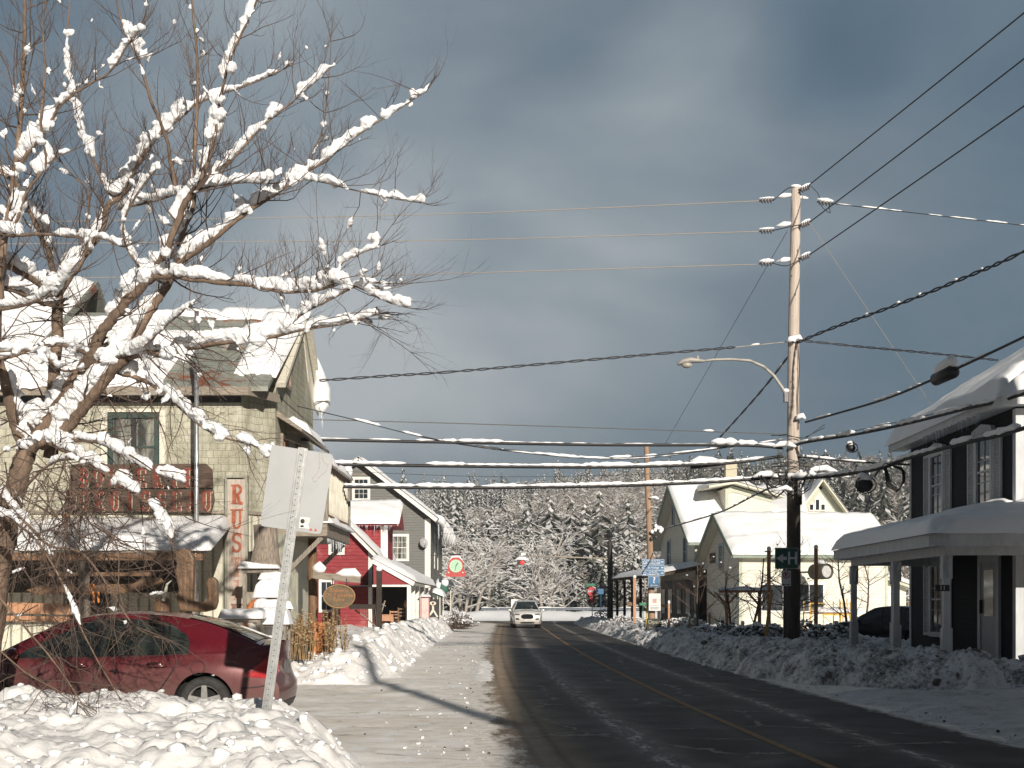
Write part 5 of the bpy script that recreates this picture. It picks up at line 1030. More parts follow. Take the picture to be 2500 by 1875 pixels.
# snowy roof linking the blocks
lk = thing('yellow_annex', 'shaded snowy roof slope linking the tall wing to the three-windowed gable', 'house', (at(1890, 70), 70, 0))
m = MB(); a = P(1852, 1255, 69); b = P(1965, 1255, 69); c = P(1952, 1190, 74); d = P(1890, 1190, 74); m.prism([(a.x, 69, 0), (b.x, 69, 0), (b.x, 69, a.z), (a.x, 69, a.z)], (0, 5, 0)); m.build('wall', YELC, lk)
m = MB(); snow_quad(m, (a.x-.6, 68.6, a.z-.1), (b.x, 68.6, a.z-.1), (c.x+.2, 74, c.z), (d.x-.9, 74, d.z), .25, .2, 16, 16, 3); m.build('roof_snow', ROOFSNOW, lk)
# annex on the right with door
oe = (at(2086, 61), 61, 0); he = thing('yellow_annex', 'single-storey yellow annex with a white-framed black door behind the parked dark car', 'house', oe)
x0 = oe[0]; x1 = at(2212, 61); zt = P(0, 1405, 61).z; ze = P(0, 1432, 61).z
m = MB(); m.prism([(x0, 61, 0), (x1, 61, 0), (x1, 61, ze-.1), (x0+.6, 61, zt+.15), (x0, 61, zt+.15)], (0, 5, 0)); m.build('wall', YELC, he)
m = MB(); m.beam((x0+.3, 60.8, zt+.30), (x1+.4, 60.8, ze-.12), .5, .16); m.build('bargeboard', YTRIM, he)
m = MB(); snow_quad(m, (x1+.5, 60.5, ze-.05), (x1+.5, 66, ze-.05), (x0+.2, 66, zt+.40), (x0+.2, 60.5, zt+.40), .26, .2, 10, 14, 6); m.build('roof_snow', ROOFSNOW, he)
dx = at(2148, 61); dz = P(0, 1438, 61).z
m = MB(); m.box(dx-.5, dx-.29, 60.93, 60.996, .2, dz); m.box(dx+.29, dx+.5, 60.93, 60.996, .2, dz); m.box(dx-.58, dx+.58, 60.9, 60.996, dz-.22, dz+.02); m.box(dx-.289, dx+.289, 60.96, 60.996, .2, dz-.221); df = m.build('door', WHITE, he)
m = MB(); m.box(dx-.21, dx+.21, 60.94, 60.958, .95, dz-.35); pn = m.build('pane', BLACKGL, df); m = MB(); m.box(dx-.1, dx+.12, 60.93, 60.938, dz-.52, dz-.46); m.build('notice', WHITE, pn)
m = MB(); x_ = at(2205, 60.9); [m.box(x_+k*.17, x_+k*.17+.12, 60.2, 60.24, 0, 1.55) for k in range(6)]; tag(m.build('board_fence', BROWNW), 'brown board fence piece at the end of the yellow annex', 'fence')
m = MB(); xg = at(2112, 60.9); m.box(xg, xg+.3, 60.85, 60.99, 1.5, 1.95); m.cyl((xg+.15, 60.92, .4), (xg+.15, 60.92, 1.5), .04, .04, 6); m.cyl((xg+.05, 60.9, 1.0), (xg+.35, 60.9, 1.0), .1, .1, 8); m.build('meter_box', ALU, he)
# round sign barrel hung on the wall
br_ = thing('round_lamp_sign', 'dark ring-shaped drum sign sticking out of the yellow wall', 'sign', tuple(P(2018, 1395, 56.5))); c_ = P(2018, 1395, 56.2)
m = MB(); m.smooth = True; ax = Vector((.45, -1, .0)).normalized()
def ring(c, ax, r0, r1, L_, n=20):
    X_ = ax.cross(Vector((0, 0, 1))).normalized(); Z_ = X_.cross(ax); v = []
    for (r, d) in ((r0, 0), (r0, L_), (r1, L_), (r1, .02)): v += [c+ax*d+(X_*math.cos(6.283*j/n)+Z_*math.sin(6.283*j/n))*r for j in range(n)]
    return v, [(k*n+j, k*n+(j+1) % n, (k+1)*n+(j+1) % n, (k+1)*n+j) for k in range(3) for j in range(n)]
v, f = ring(c_-ax*.9, ax, .36, .29, .95); m.add(v, f); m.build('drum', mat('dark_olive', (.04, .035, .025), .5), br_)
m = MB(); X_ = ax.cross(Vector((0, 0, 1))).normalized(); m.add([c_-ax*.02+(X_*math.cos(6.283*j/20)+Vector((0, 0, 1))*math.sin(6.283*j/20))*.285 for j in range(20)], [tuple(range(20))]); m.build('face', mat('frosted_glass', (.45, .45, .45), .4, .2, 8), br_)
m = MB(); m.smooth = True; m.tube([c_-ax*.8+Vector((0, 0, .4)), c_-ax*.4+Vector((0, 0, .43)), c_+Vector((0, 0, .38))], [.1, .13, .05], 7); m.build('snow_cover', ROOFSNOW, br_)
m = MB(); m.cyl(c_-ax*.9, (c_.x-.9, 58.7, c_.z), .05, .05, 6); m.build('bracket', DKMETAL, br_)
# pergola, garden posts
def tpost(u, v0, v1, Y, w_, mt, lab, name='garden_post', arms=False, lean=0):
    x = at(u, Y); zt = P(0, v0, Y).z; zb = min(.2, P(0, v1, Y).z); t = thing(name, lab, 'post', (x, Y, 0), 'wooden posts in the snowy garden')
    m = MB(); m.beam((x, Y, 0), (x+lean, Y, zt), w_, w_); m.build('shaft', mt, t)
    if arms:
        m = MB(); m.beam((x, Y, zt-.45), (x-.42, Y, zt-.02), .08, .08); m.beam((x, Y, zt-.45), (x+.42, Y, zt-.02), .08, .08); m.build('brace', mt, t)
    m = MB(); m.smooth = True; m.ball((x+lean, Y, zt+.06), w_*.7, w_*.7, .08, 8, 5, .1); m.build('snow_cover', ROOFSNOW, t)
tpost(1877, 1344, 1525, 41, .11, ORANGEW, 'tall reddish square post left of the main utility pole'); tpost(1992, 1340, 1530, 41, .11, ORANGEW, 'tall reddish square post standing right of the utility pole')
pg = thing('pergola', 'snow-topped T-shaped pergola frame in front of the low yellow house', 'pergola', (at(1815, 48), 48, 0))
for u in (1775, 1855):
    x = at(u, 48); zt = P(0, 1447, 48).z; m = MB(); m.box(x-.06, x+.06, 48, 48.12, 0, zt); m.build('post', ORANGEW, pg); m = MB(); m.beam((x, 48.06, zt-.5), (x-.45, 48.06, zt), .08, .08); m.beam((x, 48.06, zt-.5), (x+.45, 48.06, zt), .08, .08); m.build('brace', ORANGEW, pg)
zt = P(0, 1447, 48).z; m = MB(); m.beam((at(1757, 48), 48.06, zt+.05), (at(1872, 48), 48.06, zt+.05), .12, .1); m.build('beam', ORANGEW, pg)
m = MB(); snow_quad(m, (at(1755, 48), 47.95, zt+.1), (at(1874, 48), 47.95, zt+.1), (at(1874, 48), 48.18, zt+.1), (at(1755, 48), 48.18, zt+.1), .13, .08, 5, 24, 3); m.build('snow_cover', ROOFSNOW, pg)
m = MB(); a = P(1866, 1570, 38); b = P(1884, 1440, 38); m.beam((a.x, 38, .2), b, .09, .03); tag(m.build('leaning_board', mat('yellowish_board', (.42, .27, .10), .7, .2)), 'leaning yellowish board beside the left reddish post', 'board')
for k, (u, v0, Y) in enumerate(((1764, 1515, 44), (1790, 1521, 43), (1813, 1525, 42), (1683, 1506, 52), (1697, 1508, 52), (1732, 1496, 50), (1633, 1474, 50))):
    labs = ('short dark stake nearest the left pergola post', 'short dark stake between the two pergola posts', 'brown capped stake right of the dark stakes', 'thin stake in the shrubs left of the bare young tree', 'thin stake just right of the bare young tree trunk', 'short light stake at the foot of the yellow wall corner', 'snow-capped light post right of the white notice')
    tpost(u, v0, 1560, Y, .08 if k > 2 else .10, GREYW if k in (2, 3, 4) else (ORANGEW if k > 4 else DKMETAL), labs[k])
tpost(1549, 1411, 1500, 60, .13, ORANGEW, 'tall light wooden post left of the blue signs'); 
m = MB(); m.beam((at(1532, 60), 60.1, P(0, 1475, 60).z), (at(1549, 60), 60.1, P(0, 1475, 60).z), .05, .15); m.beam((at(1612, 52), 52.1, P(0, 1478, 52).z), (at(1634, 50.1), 50.1, P(0, 1480, 50).z), .05, .12); tag(m.build('fence_rail', BROWNW), 'brown rail pieces behind the white notice post', 'rail')
# scaffolding
sf_ = thing('scaffolding', 'yellow tube scaffold with a snow-covered plank deck by the yellow wall', 'scaffold', (at(2030, 54), 54, 0))
sx0, sx1 = at(1978, 54), at(2076, 54); sm_ = at(2010, 54)
for x, zt in ((sx0, 1468), (sm_, 1468), (at(2052, 54), 1468), (at(2068, 54), 1462), (sx1, 1470)):
    for y in (54, 55.2): m = MB(); m.cyl((x, y, .1), (x, y, P(0, zt, 54).z), .025, .025, 6); m.build('upright', YELLOWM, sf_)
m = MB(); dzk = P(0, 1498, 54).z
for z in (dzk, P(0, 1473, 54).z, P(0, 1490, 54).z): m.cyl((sx0, 54, z), (sm_, 54, z), .02, .02, 6); m.cyl((at(2052, 54), 54, z), (sx1, 54, z), .02, .02, 6)
for z in (.45, .9, 1.2): m.cyl((at(2052, 54), 54, z), (at(2068, 54), 54, z), .02, .02, 6)
m.box(sm_, sx1, 53.97, 54.02, dzk-.08, dzk+.02); m.cyl((sm_, 54, dzk-.1), (sm_+.3, 54, dzk-.35), .02, .02, 6); m.build('rail', YELLOWM, sf_)
m = MB(); m.box(sx0, sx1, 53.9, 55.3, dzk+.02, dzk+.06); m.build('deck', ORANGEW, sf_); m = MB(); snow_quad(m, (sx0+.3, 53.88, dzk+.062), (sx1, 53.88, dzk+.062), (sx1, 55.3, dzk+.062), (sx0+.3, 55.3, dzk+.062), .2, .15, 8, 24, 3); m.build('snow_cover', ROOFSNOW, sf_)

# ================================================================== dark house number 11
SK = 56/3000    # the street runs slightly to the right of straight ahead
DKC = clapboard('black_blue_clapboard', (.012, .013, .017), .115, .15, None, None, .8); GW = mat('porch_white', (.50, .52, .54), .6, .10, 4, (3, 3, .6))
th = math.degrees(math.atan(SK)); OX, OY = 9.88+SK*25.2, 25.2
MH = rotz(-th, (OX, OY, 0))   # local: y away from camera along street, x to the right into the house
hs = thing('dark_house', 'black clapboard house number 11 with white shutters and a snowy wrap-around porch', 'house', (OX, OY, 0))
HL, HW, HE = 7.1, 8.0, 5.62
m = MB(MH); m.box(0, HW, 0, HL, .25, HE); m.build('wall', DKC, hs)
m = MB(MH); m.box(-.05, HW, -.04, HL+.04, -.2, .247); m.build('foundation', mat('concrete', (.22, .21, .20), .9, .2), hs)
m = MB(MH); m.box(-.03, .14, -.03, .14, .25, HE-.1); m.build('corner_trim', GW, hs); m = MB(MH); m.box(-.03, .05, HL-.1, HL+.03, .25, HE-.1); m.build('corner_trim', GW, hs)
rzp = HE+.15
m = MB(MH); o = .42; zr = HE+.64*(HW/2+o)+.1
v = [(-o, -o, HE+.1), (HW+o, -o, HE+.1), (HW+o, HL+o, HE+.1), (-o, HL+o, HE+.1), (HW/2, HW/2, zr), (HW/2, HL+o, zr)]
m.add(v, [(0, 1, 4), (1, 2, 5, 4), (0, 4, 5, 3), (3, 5, 2), (3, 2, 1, 0)]); m.build('roof', DKMETAL, hs)
m = MB(MH); m.box(-o-.04, -o+.0, -o-.04, HL+o, HE-.08, HE+.14); m.box(-o, HW+o, -o-.04, -o, HE-.08, HE+.14); m.box(-o, -.001, -o, HL+o, HE-.06, HE-.02); m.box(0, HW, -o, -.001, HE-.06, HE-.02)
m.beam((-o, HL+o+.02, HE+.03), (HW/2, HL+o+.02, zr-.08), .04, .22); m.build('eave_board', GW, hs)
m = MB(MH)
def roof_pt(x, y): return HE+.105+.64*(x+o)
snow_quad(m, (-o-.06, HL+o+.1, HE+.105), (-o-.06, -o-.06, HE+.105), (HW/2, HW/2, zr+.01), (HW/2, HL+o+.1, zr+.01), .36, .32, 30, 50, 4, namp=.05)
snow_quad(m, (-o-.06, -o-.06, HE+.105), (HW+o, -o-.06, HE+.105), (HW/2+.1, HW/2, zr+.01), (HW/2-.1, HW/2, zr+.01), .36, .32, 24, 30, 5)
m.build('roof_snow', ROOFSNOW, hs)
m = MB(MH); icicles(m, (-o-.05, .8, HE-.05), (-o-.05, 4.6, HE-.05), 60, .04, .34, 5, .012); m.build('icicle_fringe', ICE, hs)
def street_win(yc, zc, w_=.82, h=1.42, sh=True):
    Mw = MH @ Matrix.Translation((-.004, yc, zc)) @ Matrix.Rotation(R(-90), 4, 'Z'); o_ = window(hs, Mw, w_, h, .12, (2, 3), GLASS, GW)
    q = MB(Mw); q.prism([(-w_/2-.22, -.10, h/2+.12), (w_/2+.22, -.10, h/2+.12), (w_/2+.16, -.10, h/2+.22), (0, -.10, h/2+.32), (-w_/2-.16, -.10, h/2+.22)], (0, .098, 0)); q.build('window_head', GW, hs)
    if sh:
        for s_ in (-1, 1):
            q = MB(Mw); x = s_*(w_/2+.37); q.box(x-.22, x-.17, -.05, -.002, -h/2-.1, h/2+.1); q.box(x+.17, x+.22, -.05, -.002, -h/2-.1, h/2+.1); q.box(x-.17, x+.17, -.05, -.002, -h/2-.1, -h/2-.03); q.box(x-.17, x+.17, -.05, -.002, h/2+.03, h/2+.1)
            k = 0; z = -h/2-.02
            while z < h/2+.02: q.beam((x-.17, -.03, z), (x+.17, -.03, z), .045, .010, (0, .6, 1)); z += .055
            q.box(x-.17, x+.17, -.012, -.003, -h/2, h/2); q.build('shutter', GW, hs)
street_win(4.9, 4.42); street_win(1.75, 4.42); street_win(4.9, 1.62, .82, 1.6)
# door on the street wall
Md = MH @ Matrix.Translation((-.004, 1.45, .3)) @ Matrix.Rotation(R(-90), 4, 'Z')
q = MB(Md); q.box(-.62, -.46, -.06, 0, 0, 2.32); q.box(.46, .62, -.06, 0, 0, 2.32); q.box(-.46, .46, -.06, 0, 2.12, 2.32); dr_ = q.build('door', GW, hs); q = MB(Md); q.box(-.459, .459, -.03, -.002, 0, 2.119); q.build('leaf', mat('door_white', (.36, .38, .40), .5, .08), dr_)
q = MB(Md); q.box(-.28, .28, -.04, -.031, .95, 1.95); q.build('pane', GLASS, dr_); q = MB(Md); q.box(-.42, -.38, -.09, -.031, 1.0, 1.3); q.build('handle', BLACK, dr_)
# porch
pw_, pf, pe = 1.95, -1.6, 5.4   # projection, near end, far end (local y)
po = thing('front_porch', 'white-posted porch with deep blue-shaded snow on its roof round the dark house', 'porch', (OX-1.5, OY+2, 0))
def pm(): return MB(MH)
m = pm(); m.box(-pw_-.1, -.06, pf-.1, pe+.1, .16, .30); m.box(-.06, HW, pf-.1, -.05, .16, .30); m.build('floor', mat('porch_floor', (.10, .10, .11), .8, .2), po)
m = pm(); m.box(-pw_-.02, -pw_+.02, pf, pe, -.2, .158); m.box(-pw_, HW, pf-.02, pf+.02, -.2, .158); m.build('skirt', mat('porch_skirt', (.08, .08, .09), .8, .2), po)
BZ = 2.45
m = pm(); m.box(-pw_-.05, -pw_+.05, pf-.05, pe, BZ, BZ+.22); m.box(-pw_+.05, HW, pf-.05, pf+.05, BZ, BZ+.22); m.box(-pw_+.05, -.02, pe-.1, pe, BZ, BZ+.22); m.build('beam', GW, po)
m = pm(); fo = .38; m.box(-pw_-fo, -pw_-fo+.03, pf-fo+.25, pe+fo, BZ+.16, BZ+.40); m.box(-pw_-fo+.28, HW, pf-fo, pf-fo+.03, BZ+.16, BZ+.40); m.beam((-pw_-fo+.0, pf-fo+.26, BZ+.28), (-pw_-fo+.29, pf-fo+.0, BZ+.28), .03, .24)
m.box(-pw_-fo+.03, HW, pf-fo+.03, pf-.06, BZ+.18, BZ+.20); m.box(-pw_-fo+.03, -pw_-.06, pf-.05, pe+fo, BZ+.18, BZ+.20); m.box(-pw_-fo+.0, -.0, pe+fo, pe+fo+.03, BZ+.16, BZ+.4); m.build('fascia', GW, po)
m = pm(); m.box(-pw_, -.01, pf, pe, BZ+.205, BZ+.22); m.box(-.01, HW, pf, -.01, BZ+.205, BZ+.22); m.build('ceiling', mat('porch_ceiling', (.05, .05, .055), .8, .2), po)
PT = 3.42
m = pm(); snow_quad(m, (-pw_-fo-.04, pe+fo, BZ+.41), (-pw_-fo-.04, pf-fo+.05, BZ+.41), (-.0, -.0, PT), (-.0, pe, PT), .30, .30, 24, 46, 6, namp=.05); snow_quad(m, (-pw_-fo-.0, pf-fo-.04, BZ+.41), (HW, pf-fo-.04, BZ+.41), (HW, 0, PT), (0, 0, PT), .30, .30, 20, 40, 7, namp=.05); m.build('roof_snow', ROOFSNOW, po)
m = pm(); m.add([(-pw_-fo, pe+fo, BZ+.401), (-pw_-fo, pf-fo, BZ+.401), (0, 0, PT-.02), (0, pe, PT-.02)], [(0, 1, 2, 3)]); m.add([(-pw_-fo, pf-fo, BZ+.401), (HW, pf-fo, BZ+.401), (HW, 0, PT-.02), (0, 0, PT-.02)], [(0, 1, 2, 3)]); m.add([(-pw_-fo, pe+fo+.01, BZ+.4), (0, pe+.4, PT), (0, pe+fo+.01, BZ+.4)], [(0, 1, 2)]); m.build('roof', DKMETAL, po)
m = pm(); icicles(m, (-pw_-fo, pf+1, BZ+.17), (-pw_-fo, pe, BZ+.17), 70, .02, .13, 5, .008); m.build('icicle_fringe', ICE, po)
plist = [(-pw_+.0, pf+.05), (-pw_+.0, 1.75), (-pw_+.0, pe-.08), (-.95, pe-.08)]
for k, (x, y) in enumerate(plist+[(1.2, pf+.05), (3.8, pf+.05)]):
    w_ = .09
    m = pm(); m.box(x-w_, x+w_, y-w_, y+w_, .3, 1.05); m.box(x-w_*.72, x+w_*.72, y-w_*.72, y+w_*.72, 1.05, 2.0); m.box(x-w_, x+w_, y-w_, y+w_, 2.0, BZ-.003); m.build('post', GW, po)
    for sg_ in ((1, -1) if k in (1, 0) else (1,) if k == 4 else (-1,)):
        m = pm(); m.smooth = True
        if k < 4: m.tube([(x, y+sg_*.09, BZ-.42), (x, y+sg_*.16, BZ-.36), (x, y+sg_*.14, BZ-.24), (x, y+sg_*.22, BZ-.18), (x, y+sg_*.3, BZ-.03)], .018, 6); m.tube([(x, y+sg_*.09, BZ-.25), (x, y+sg_*.2, BZ-.12), (x, y+sg_*.34, BZ-.03)], .016, 6); m.box(x-.012, x+.012, y+sg_*.09-.02, y+sg_*.09+.02, BZ-.45, BZ-.02)
        else: m.tube([(x-.09, y, BZ-.42), (x-.2, y, BZ-.24), (x-.3, y, BZ-.03)], .018, 6)
        m.build('bracket', GW, po)
m = MB(); c_ = P(2301, 1435.5, 23.4); m.box(c_.x-.135, c_.x+.135, 23.4, 23.42, c_.z-.06, c_.z+.06); np_ = thing('house_number', 'black number 11 plate on the big porch post', 'sign', tuple(c_)); m.build('plate', BLACK, np_); m = MB(); m.text('11', face_cam((c_.x, 23.392, c_.z)), .12, .008); m.build('lettering', WHITE, np_)
# off-frame neighbour which shades the right side of the street
nb_ = thing('brick_block', 'tall plain three-storey building beside the photographer, out of the picture', 'building', (11.7, -6, 0))
m = MB(); m.box(10.4, 13.1, 9.01, 15.6, 0, 10.4); m.box(10.4, 15, -28, 9, 0, 11.7); m.build('wall', mat('brick_wall', (.25, .11, .08), .85, .25, 8), nb_); m = MB(); m.box(10.2, 13.3, 9.0, 15.8, 10.4, 10.7); m.box(10.2, 15.2, -28.2, 8.99, 11.7, 12.0); m.build('cornice', WHITE, nb_)
for k in range(10):
    for z in (2, 5.2, 8.3): Mw = Matrix.Translation((10.396, -26+k*4, z)) @ Matrix.Rotation(R(-90), 4, 'Z'); window(nb_, Mw, 1.1, 1.6, .1, (2, 2), GLASS, WHITE)
# ================================================================== vehicles
def lin(pts):
    def f(x): return interp(x, pts)
    return f
def smoothf(pts):     # monotone-ish smooth interpolation through sorted points
    xs_ = [p_[0] for p_ in pts]; ys_ = [p_[1] for p_ in pts]; n = len(pts)
    ms = []
    for i in range(n):
        if i == 0: ms.append((ys_[1]-ys_[0])/(xs_[1]-xs_[0]))
        elif i == n-1: ms.append((ys_[-1]-ys_[-2])/(xs_[-1]-xs_[-2]))
        else: ms.append((ys_[i+1]-ys_[i-1])/(xs_[i+1]-xs_[i-1]))
    def f(x):
        if x <= xs_[0]: return ys_[0]
        if x >= xs_[-1]: return ys_[-1]
        i = max(k for k in range(n-1) if xs_[k] <= x); h = xs_[i+1]-xs_[i]; t = (x-xs_[i])/h
        return (2*t**3-3*t*t+1)*ys_[i]+(t**3-2*t*t+t)*h*ms[i]+(-2*t**3+3*t*t)*ys_[i+1]+(t**3-t*t)*h*ms[i+1]
    return f
def paint(name, col, dust=(.24, .19, .16), d0=.25, d1=.75, amt=.75):
    m, t, p = newmat(name); p.inputs['Metallic'].default_value = .25; p.inputs['Coat Weight'].default_value = .55; p.inputs['Coat Roughness'].default_value = .12
    s = sep_xyz(t); n = noise_node(t, 2.2, 8, .7, (1, 1, .6)); n2 = noise_node(t, 60, 3, .7)
    z = mth(t, 'ADD', s.outputs[2], mth(t, 'MULTIPLY', mth(t, 'SUBTRACT', n.outputs[0], .5), .5))
    f = node(t, 'ShaderNodeMapRange'); f.inputs['From Min'].default_value = d1; f.inputs['From Max'].default_value = d0; t.links.new(z, f.inputs[0])
    f1 = mth(t, 'MULTIPLY', f.outputs[0], amt); f2 = mth(t, 'ADD', f1, mth(t, 'MULTIPLY', mth(t, 'GREATER_THAN', n2.outputs[0], .66), .25)); f2 = mth(t, 'MINIMUM', f2, 1)
    t.links.new(mixc(t, f2, col, dust), p.inputs['Base Color']); t.links.new(mth(t, 'ADD', .22, mth(t, 'MULTIPLY', f2, .5)), p.inputs['Roughness']); return m
TYRE = mat('tyre_rubber', (.03, .029, .028), .85, .3, 20); RIM = mat('alloy_rim', (.42, .41, .39), .35, .15, 9, metal=.6); WELL = mat('wheel_well', (.008, .008, .008), .95, .1)
LAMPR = mat('red_tail_lamp', (.40, .03, .035), .15, .15, 20, coat=.6); LAMPW = mat('clear_lamp', (.55, .57, .58), .1, .15, 20, coat=.6); CARGL = glassmat('car_glass', (.008, .011, .011), .04, (.030, .040, .036)); PLASTIC = mat('grey_plastic', (.05, .05, .05), .6, .2)
def car(name, label, cat, S, loc, rot, pm_, scale=1.0, driver=False):
    t = thing(name, label, cat, (0, 0, 0)); L2, W = S['L']/2, S['W']; zs = smoothf(S['belt']); zt = smoothf(S['top']); gp = smoothf(S['roof']); xf, xr, Rw = S['xf'], S['xr'], S['R']; Ra = Rw+.055
    prof = smoothf(S['prof']); xa, xb = S['roof'][-1][0], S['roof'][0][0]
    def plan(x): a = max(0, (abs(x)-S['pl'])/(L2-S['pl'])); return W*(1-S.get('taper', .20)*a**2.4)
    def xsh(x, z):   # bumper shape at the ends
        k = max(0, (abs(x)-(L2-.35))/.35); s_ = smoothf(S['rear'] if x < 0 else S['front'])(z); return x-(-1 if x < 0 else 1)*s_*k*k
    def side(x, z, off=0, sg=1):
        y = plan(x)*prof(z)+off; return Vector((xsh(x, z), sg*y, z))
    def zb(x):
        z = S['sill']
        for c in (xf, xr):
            d = abs(x-c)
            if d < Ra: z = max(z, Rw+math.sqrt(Ra*Ra-d*d))
        return z
    xs_ = sorted(set([round(-L2+i*.05, 3) for i in range(int(2*L2/.05)+1)]+[round(c+Ra*math.cos(R(a)), 3) for c in (xf, xr) for a in range(0, 181, 9)]+[L2]))
    b = MB(); b.smooth = True; nr = 9
    for sg in (1, -1):
        g_ = []
        for x in xs_:
            z0, z1 = zb(x), zs(x)
            for j in range(nr): z = z0+(z1-z0)*j/(nr-1); g_.append(side(x, z, 0, sg))
            for j in range(1, 5):   # over the shoulder to the centre line
                a = j/4; p0 = side(x, z1, 0, sg); g_.append(Vector((p0.x, p0.y*(1-a), z1+(zt(x)-z1)*math.sin(a*math.pi/2))))
        b.grid(g_, len(xs_), nr+4)
    for xe in (-L2, L2):
        g_ = []; z0, z1 = S['sill'], zs(xe)
        for i in range(13):
            a = -1+2*i/12
            for j in range(nr):
                z = z0+(z1-z0)*j/(nr-1); p0 = side(xe, z); g_.append(Vector((p0.x+(.07 if xe > 0 else -.07)*(1-a*a), p0.y*a, z+(zt(xe)-z1)*(1-a*a)*(j/(nr-1)))))
        b.grid(g_, 13, nr)
    body = b.build('body', pm_, t)
    def endp(xe, a, z, off=0):
        z1 = zs(xe); p0 = side(xe, z); s_ = 1 if xe > 0 else -1; return Vector((p0.x+s_*.07*(1-a*a)+s_*off, p0.y*a, z+(zt(xe)-z1)*(1-a*a)*((z-S['sill'])/(z1-S['sill']))))
    # greenhouse
    def gh_(x, tt, off=0, sg=1):
        z0 = zs(x)-.02; top = gp(x)-.035; yb = plan(x)*prof(zs(x))*.985; ye = yb-.26*min(1, max(0, (top-z0)/.45)); 
        y = yb+(ye-yb)*(tt+.12*math.sin(math.pi*tt)*0)+.025*math.sin(math.pi*tt); return Vector((x, sg*(y+off), z0+(top-z0)*tt+off*.3))
    def gtop(x, a, off=0):
        e_ = gh_(x, 1); return Vector((x, e_.y*a, e_.z+.035*math.cos(a*math.pi/2)**.6+off))
    gx = [xb+(xa-xb)*i/44 for i in range(45)]; m = MB(); m.smooth = True
    for sg in (1, -1): m.grid([gh_(x, j/6, 0, sg) for x in gx for j in range(7)], 45, 7)
    m.grid([gtop(x, -1+j/5) for x in gx for j in range(11)], 45, 11); m.build('roof', pm_, t)
    for nm, x0, x1 in (('rear_window', S['rg'][0], S['rg'][1]), ('windscreen', S['wg'][0], S['wg'][1])):
        m = MB(); m.smooth = True; m.grid([gtop(x0+(x1-x0)*i/12, (-1+j/5)*.92, .009) for i in range(13) for j in range(11)], 13, 11); gl_ = m.build(nm, CARGL, t)
        if nm == 'windscreen' and driver:
            m = MB(); m.smooth = True; q = gtop((x0+x1)/2+.12, .45, .012); m.ball(q, .04, .09, .06, 8, 5); m.ball(gtop((x0+x1)/2+.3, .4, .012), .03, .11, .035, 8, 5); m.build('driver_reflection', mat('dim_interior', (.10, .09, .08), .5), gl_)
    for sg in (1, -1):
        for (x0, x1, lo0, hi0, hi1) in S['win']:
            m = MB(); m.smooth = True; pts = []
            for i in range(15):
                f = i/14; x = x0+(x1-x0)*f; hi = hi0+(hi1-hi0)*f; k = min(f, 1-f)*14; hi = lo0+(hi-lo0)*(1 if (k > 1.5) else [.55, .88, .95][int(k)] if (i < 3 and hi0 < .7) or (i > 11 and hi1 < .7) else 1)
                pts += [gh_(x, lo0+(hi-lo0)*j/5, .006, sg) for j in range(6)]
            m.grid(pts, 15, 6); m.build('side_window', CARGL, t)
        
        ws_s = sorted(S['win'])
        for wa, wb in zip(ws_s, ws_s[1:]):
            m = MB(); m.smooth = True; hi_ = min(.93, max(wa[4], wb[3])); m.grid([gh_(wa[1]+(wb[0]-wa[1])*i/2, .04+(hi_-.04)*j/5, .005, sg) for i in range(3) for j in range(6)], 3, 6); m.build('window_pillar', BLACKGL, t)
        m = MB(); m.smooth = True; xw0, xw1 = min(w_[0] for w_ in S['win']), max(w_[1] for w_ in S['win']); m.tube([gh_(xw0-.03+(xw1-xw0+.06)*i/20, .02, .010, sg) for i in range(21)], .010, 5); m.build('window_trim', BLACK, t)
        for (path) in S['seams']: path = [(path[i][0]+(path[i+1][0]-path[i][0])*k/8, path[i][1]+(path[i+1][1]-path[i][1])*k/8) for i in range(len(path)-1) for k in range(8)]+[path[-1]]; m = MB(); m.smooth = True; m.tube([side(x, z, .002, sg) for x, z in path], .007, 4, False); m.build('door_seam', BLACK, t)
        for (hx_, hz_) in S['handles']:
            m = MB(); m.smooth = True; m.ball(side(hx_, hz_, -.012, sg), .075, .02, .055, 12, 6); o_ = m.build('door_handle', pm_, t); m = MB(); m.smooth = True; m.tube([side(hx_-.12, hz_, .004, sg), side(hx_-.09, hz_, .032, sg), side(hx_+.09, hz_, .032, sg), side(hx_+.12, hz_, .004, sg)], [.012, .015, .015, .012], 7); m.build('grip', pm_, o_)
        mx_, mz_ = S['mirror']; m = MB(); m.smooth = True; q = gh_(mx_, .05, 0, sg); m.ball(q+Vector((0, sg*.14, .07)), .07, .12, .075, 12, 7); m.tube([q, q+Vector((0, sg*.1, .04))], .025, 6); m.build('mirror', pm_, t)
        if 'fuel' in S and sg == S['fuel'][2]:
            m = MB(); m.smooth = True; fx_, fz_ = S['fuel'][:2]; m.tube([side(fx_+.085*math.cos(a), fz_+.085*math.sin(a), 0.002, sg) for a in np.linspace(0, 6.283, 25)], .005, 4, False); m.build('fuel_door', BLACK, t)
        for (x0, x1, z0, z1, mt_, nm) in S['sidepatch']:
            m = MB(); m.smooth = True; g_ = []
            for i in range(9):
                f = i/8
                for j in range(6):
                    zz = (z0[0]+(z0[1]-z0[0])*f)+((z1[0]+(z1[1]-z1[0])*f)-(z0[0]+(z0[1]-z0[0])*f))*j/5; g_.append(side(x0+(x1-x0)*f, zz, .008, sg))
            m.grid(g_, 9, 6); m.build(nm, mt_, t)
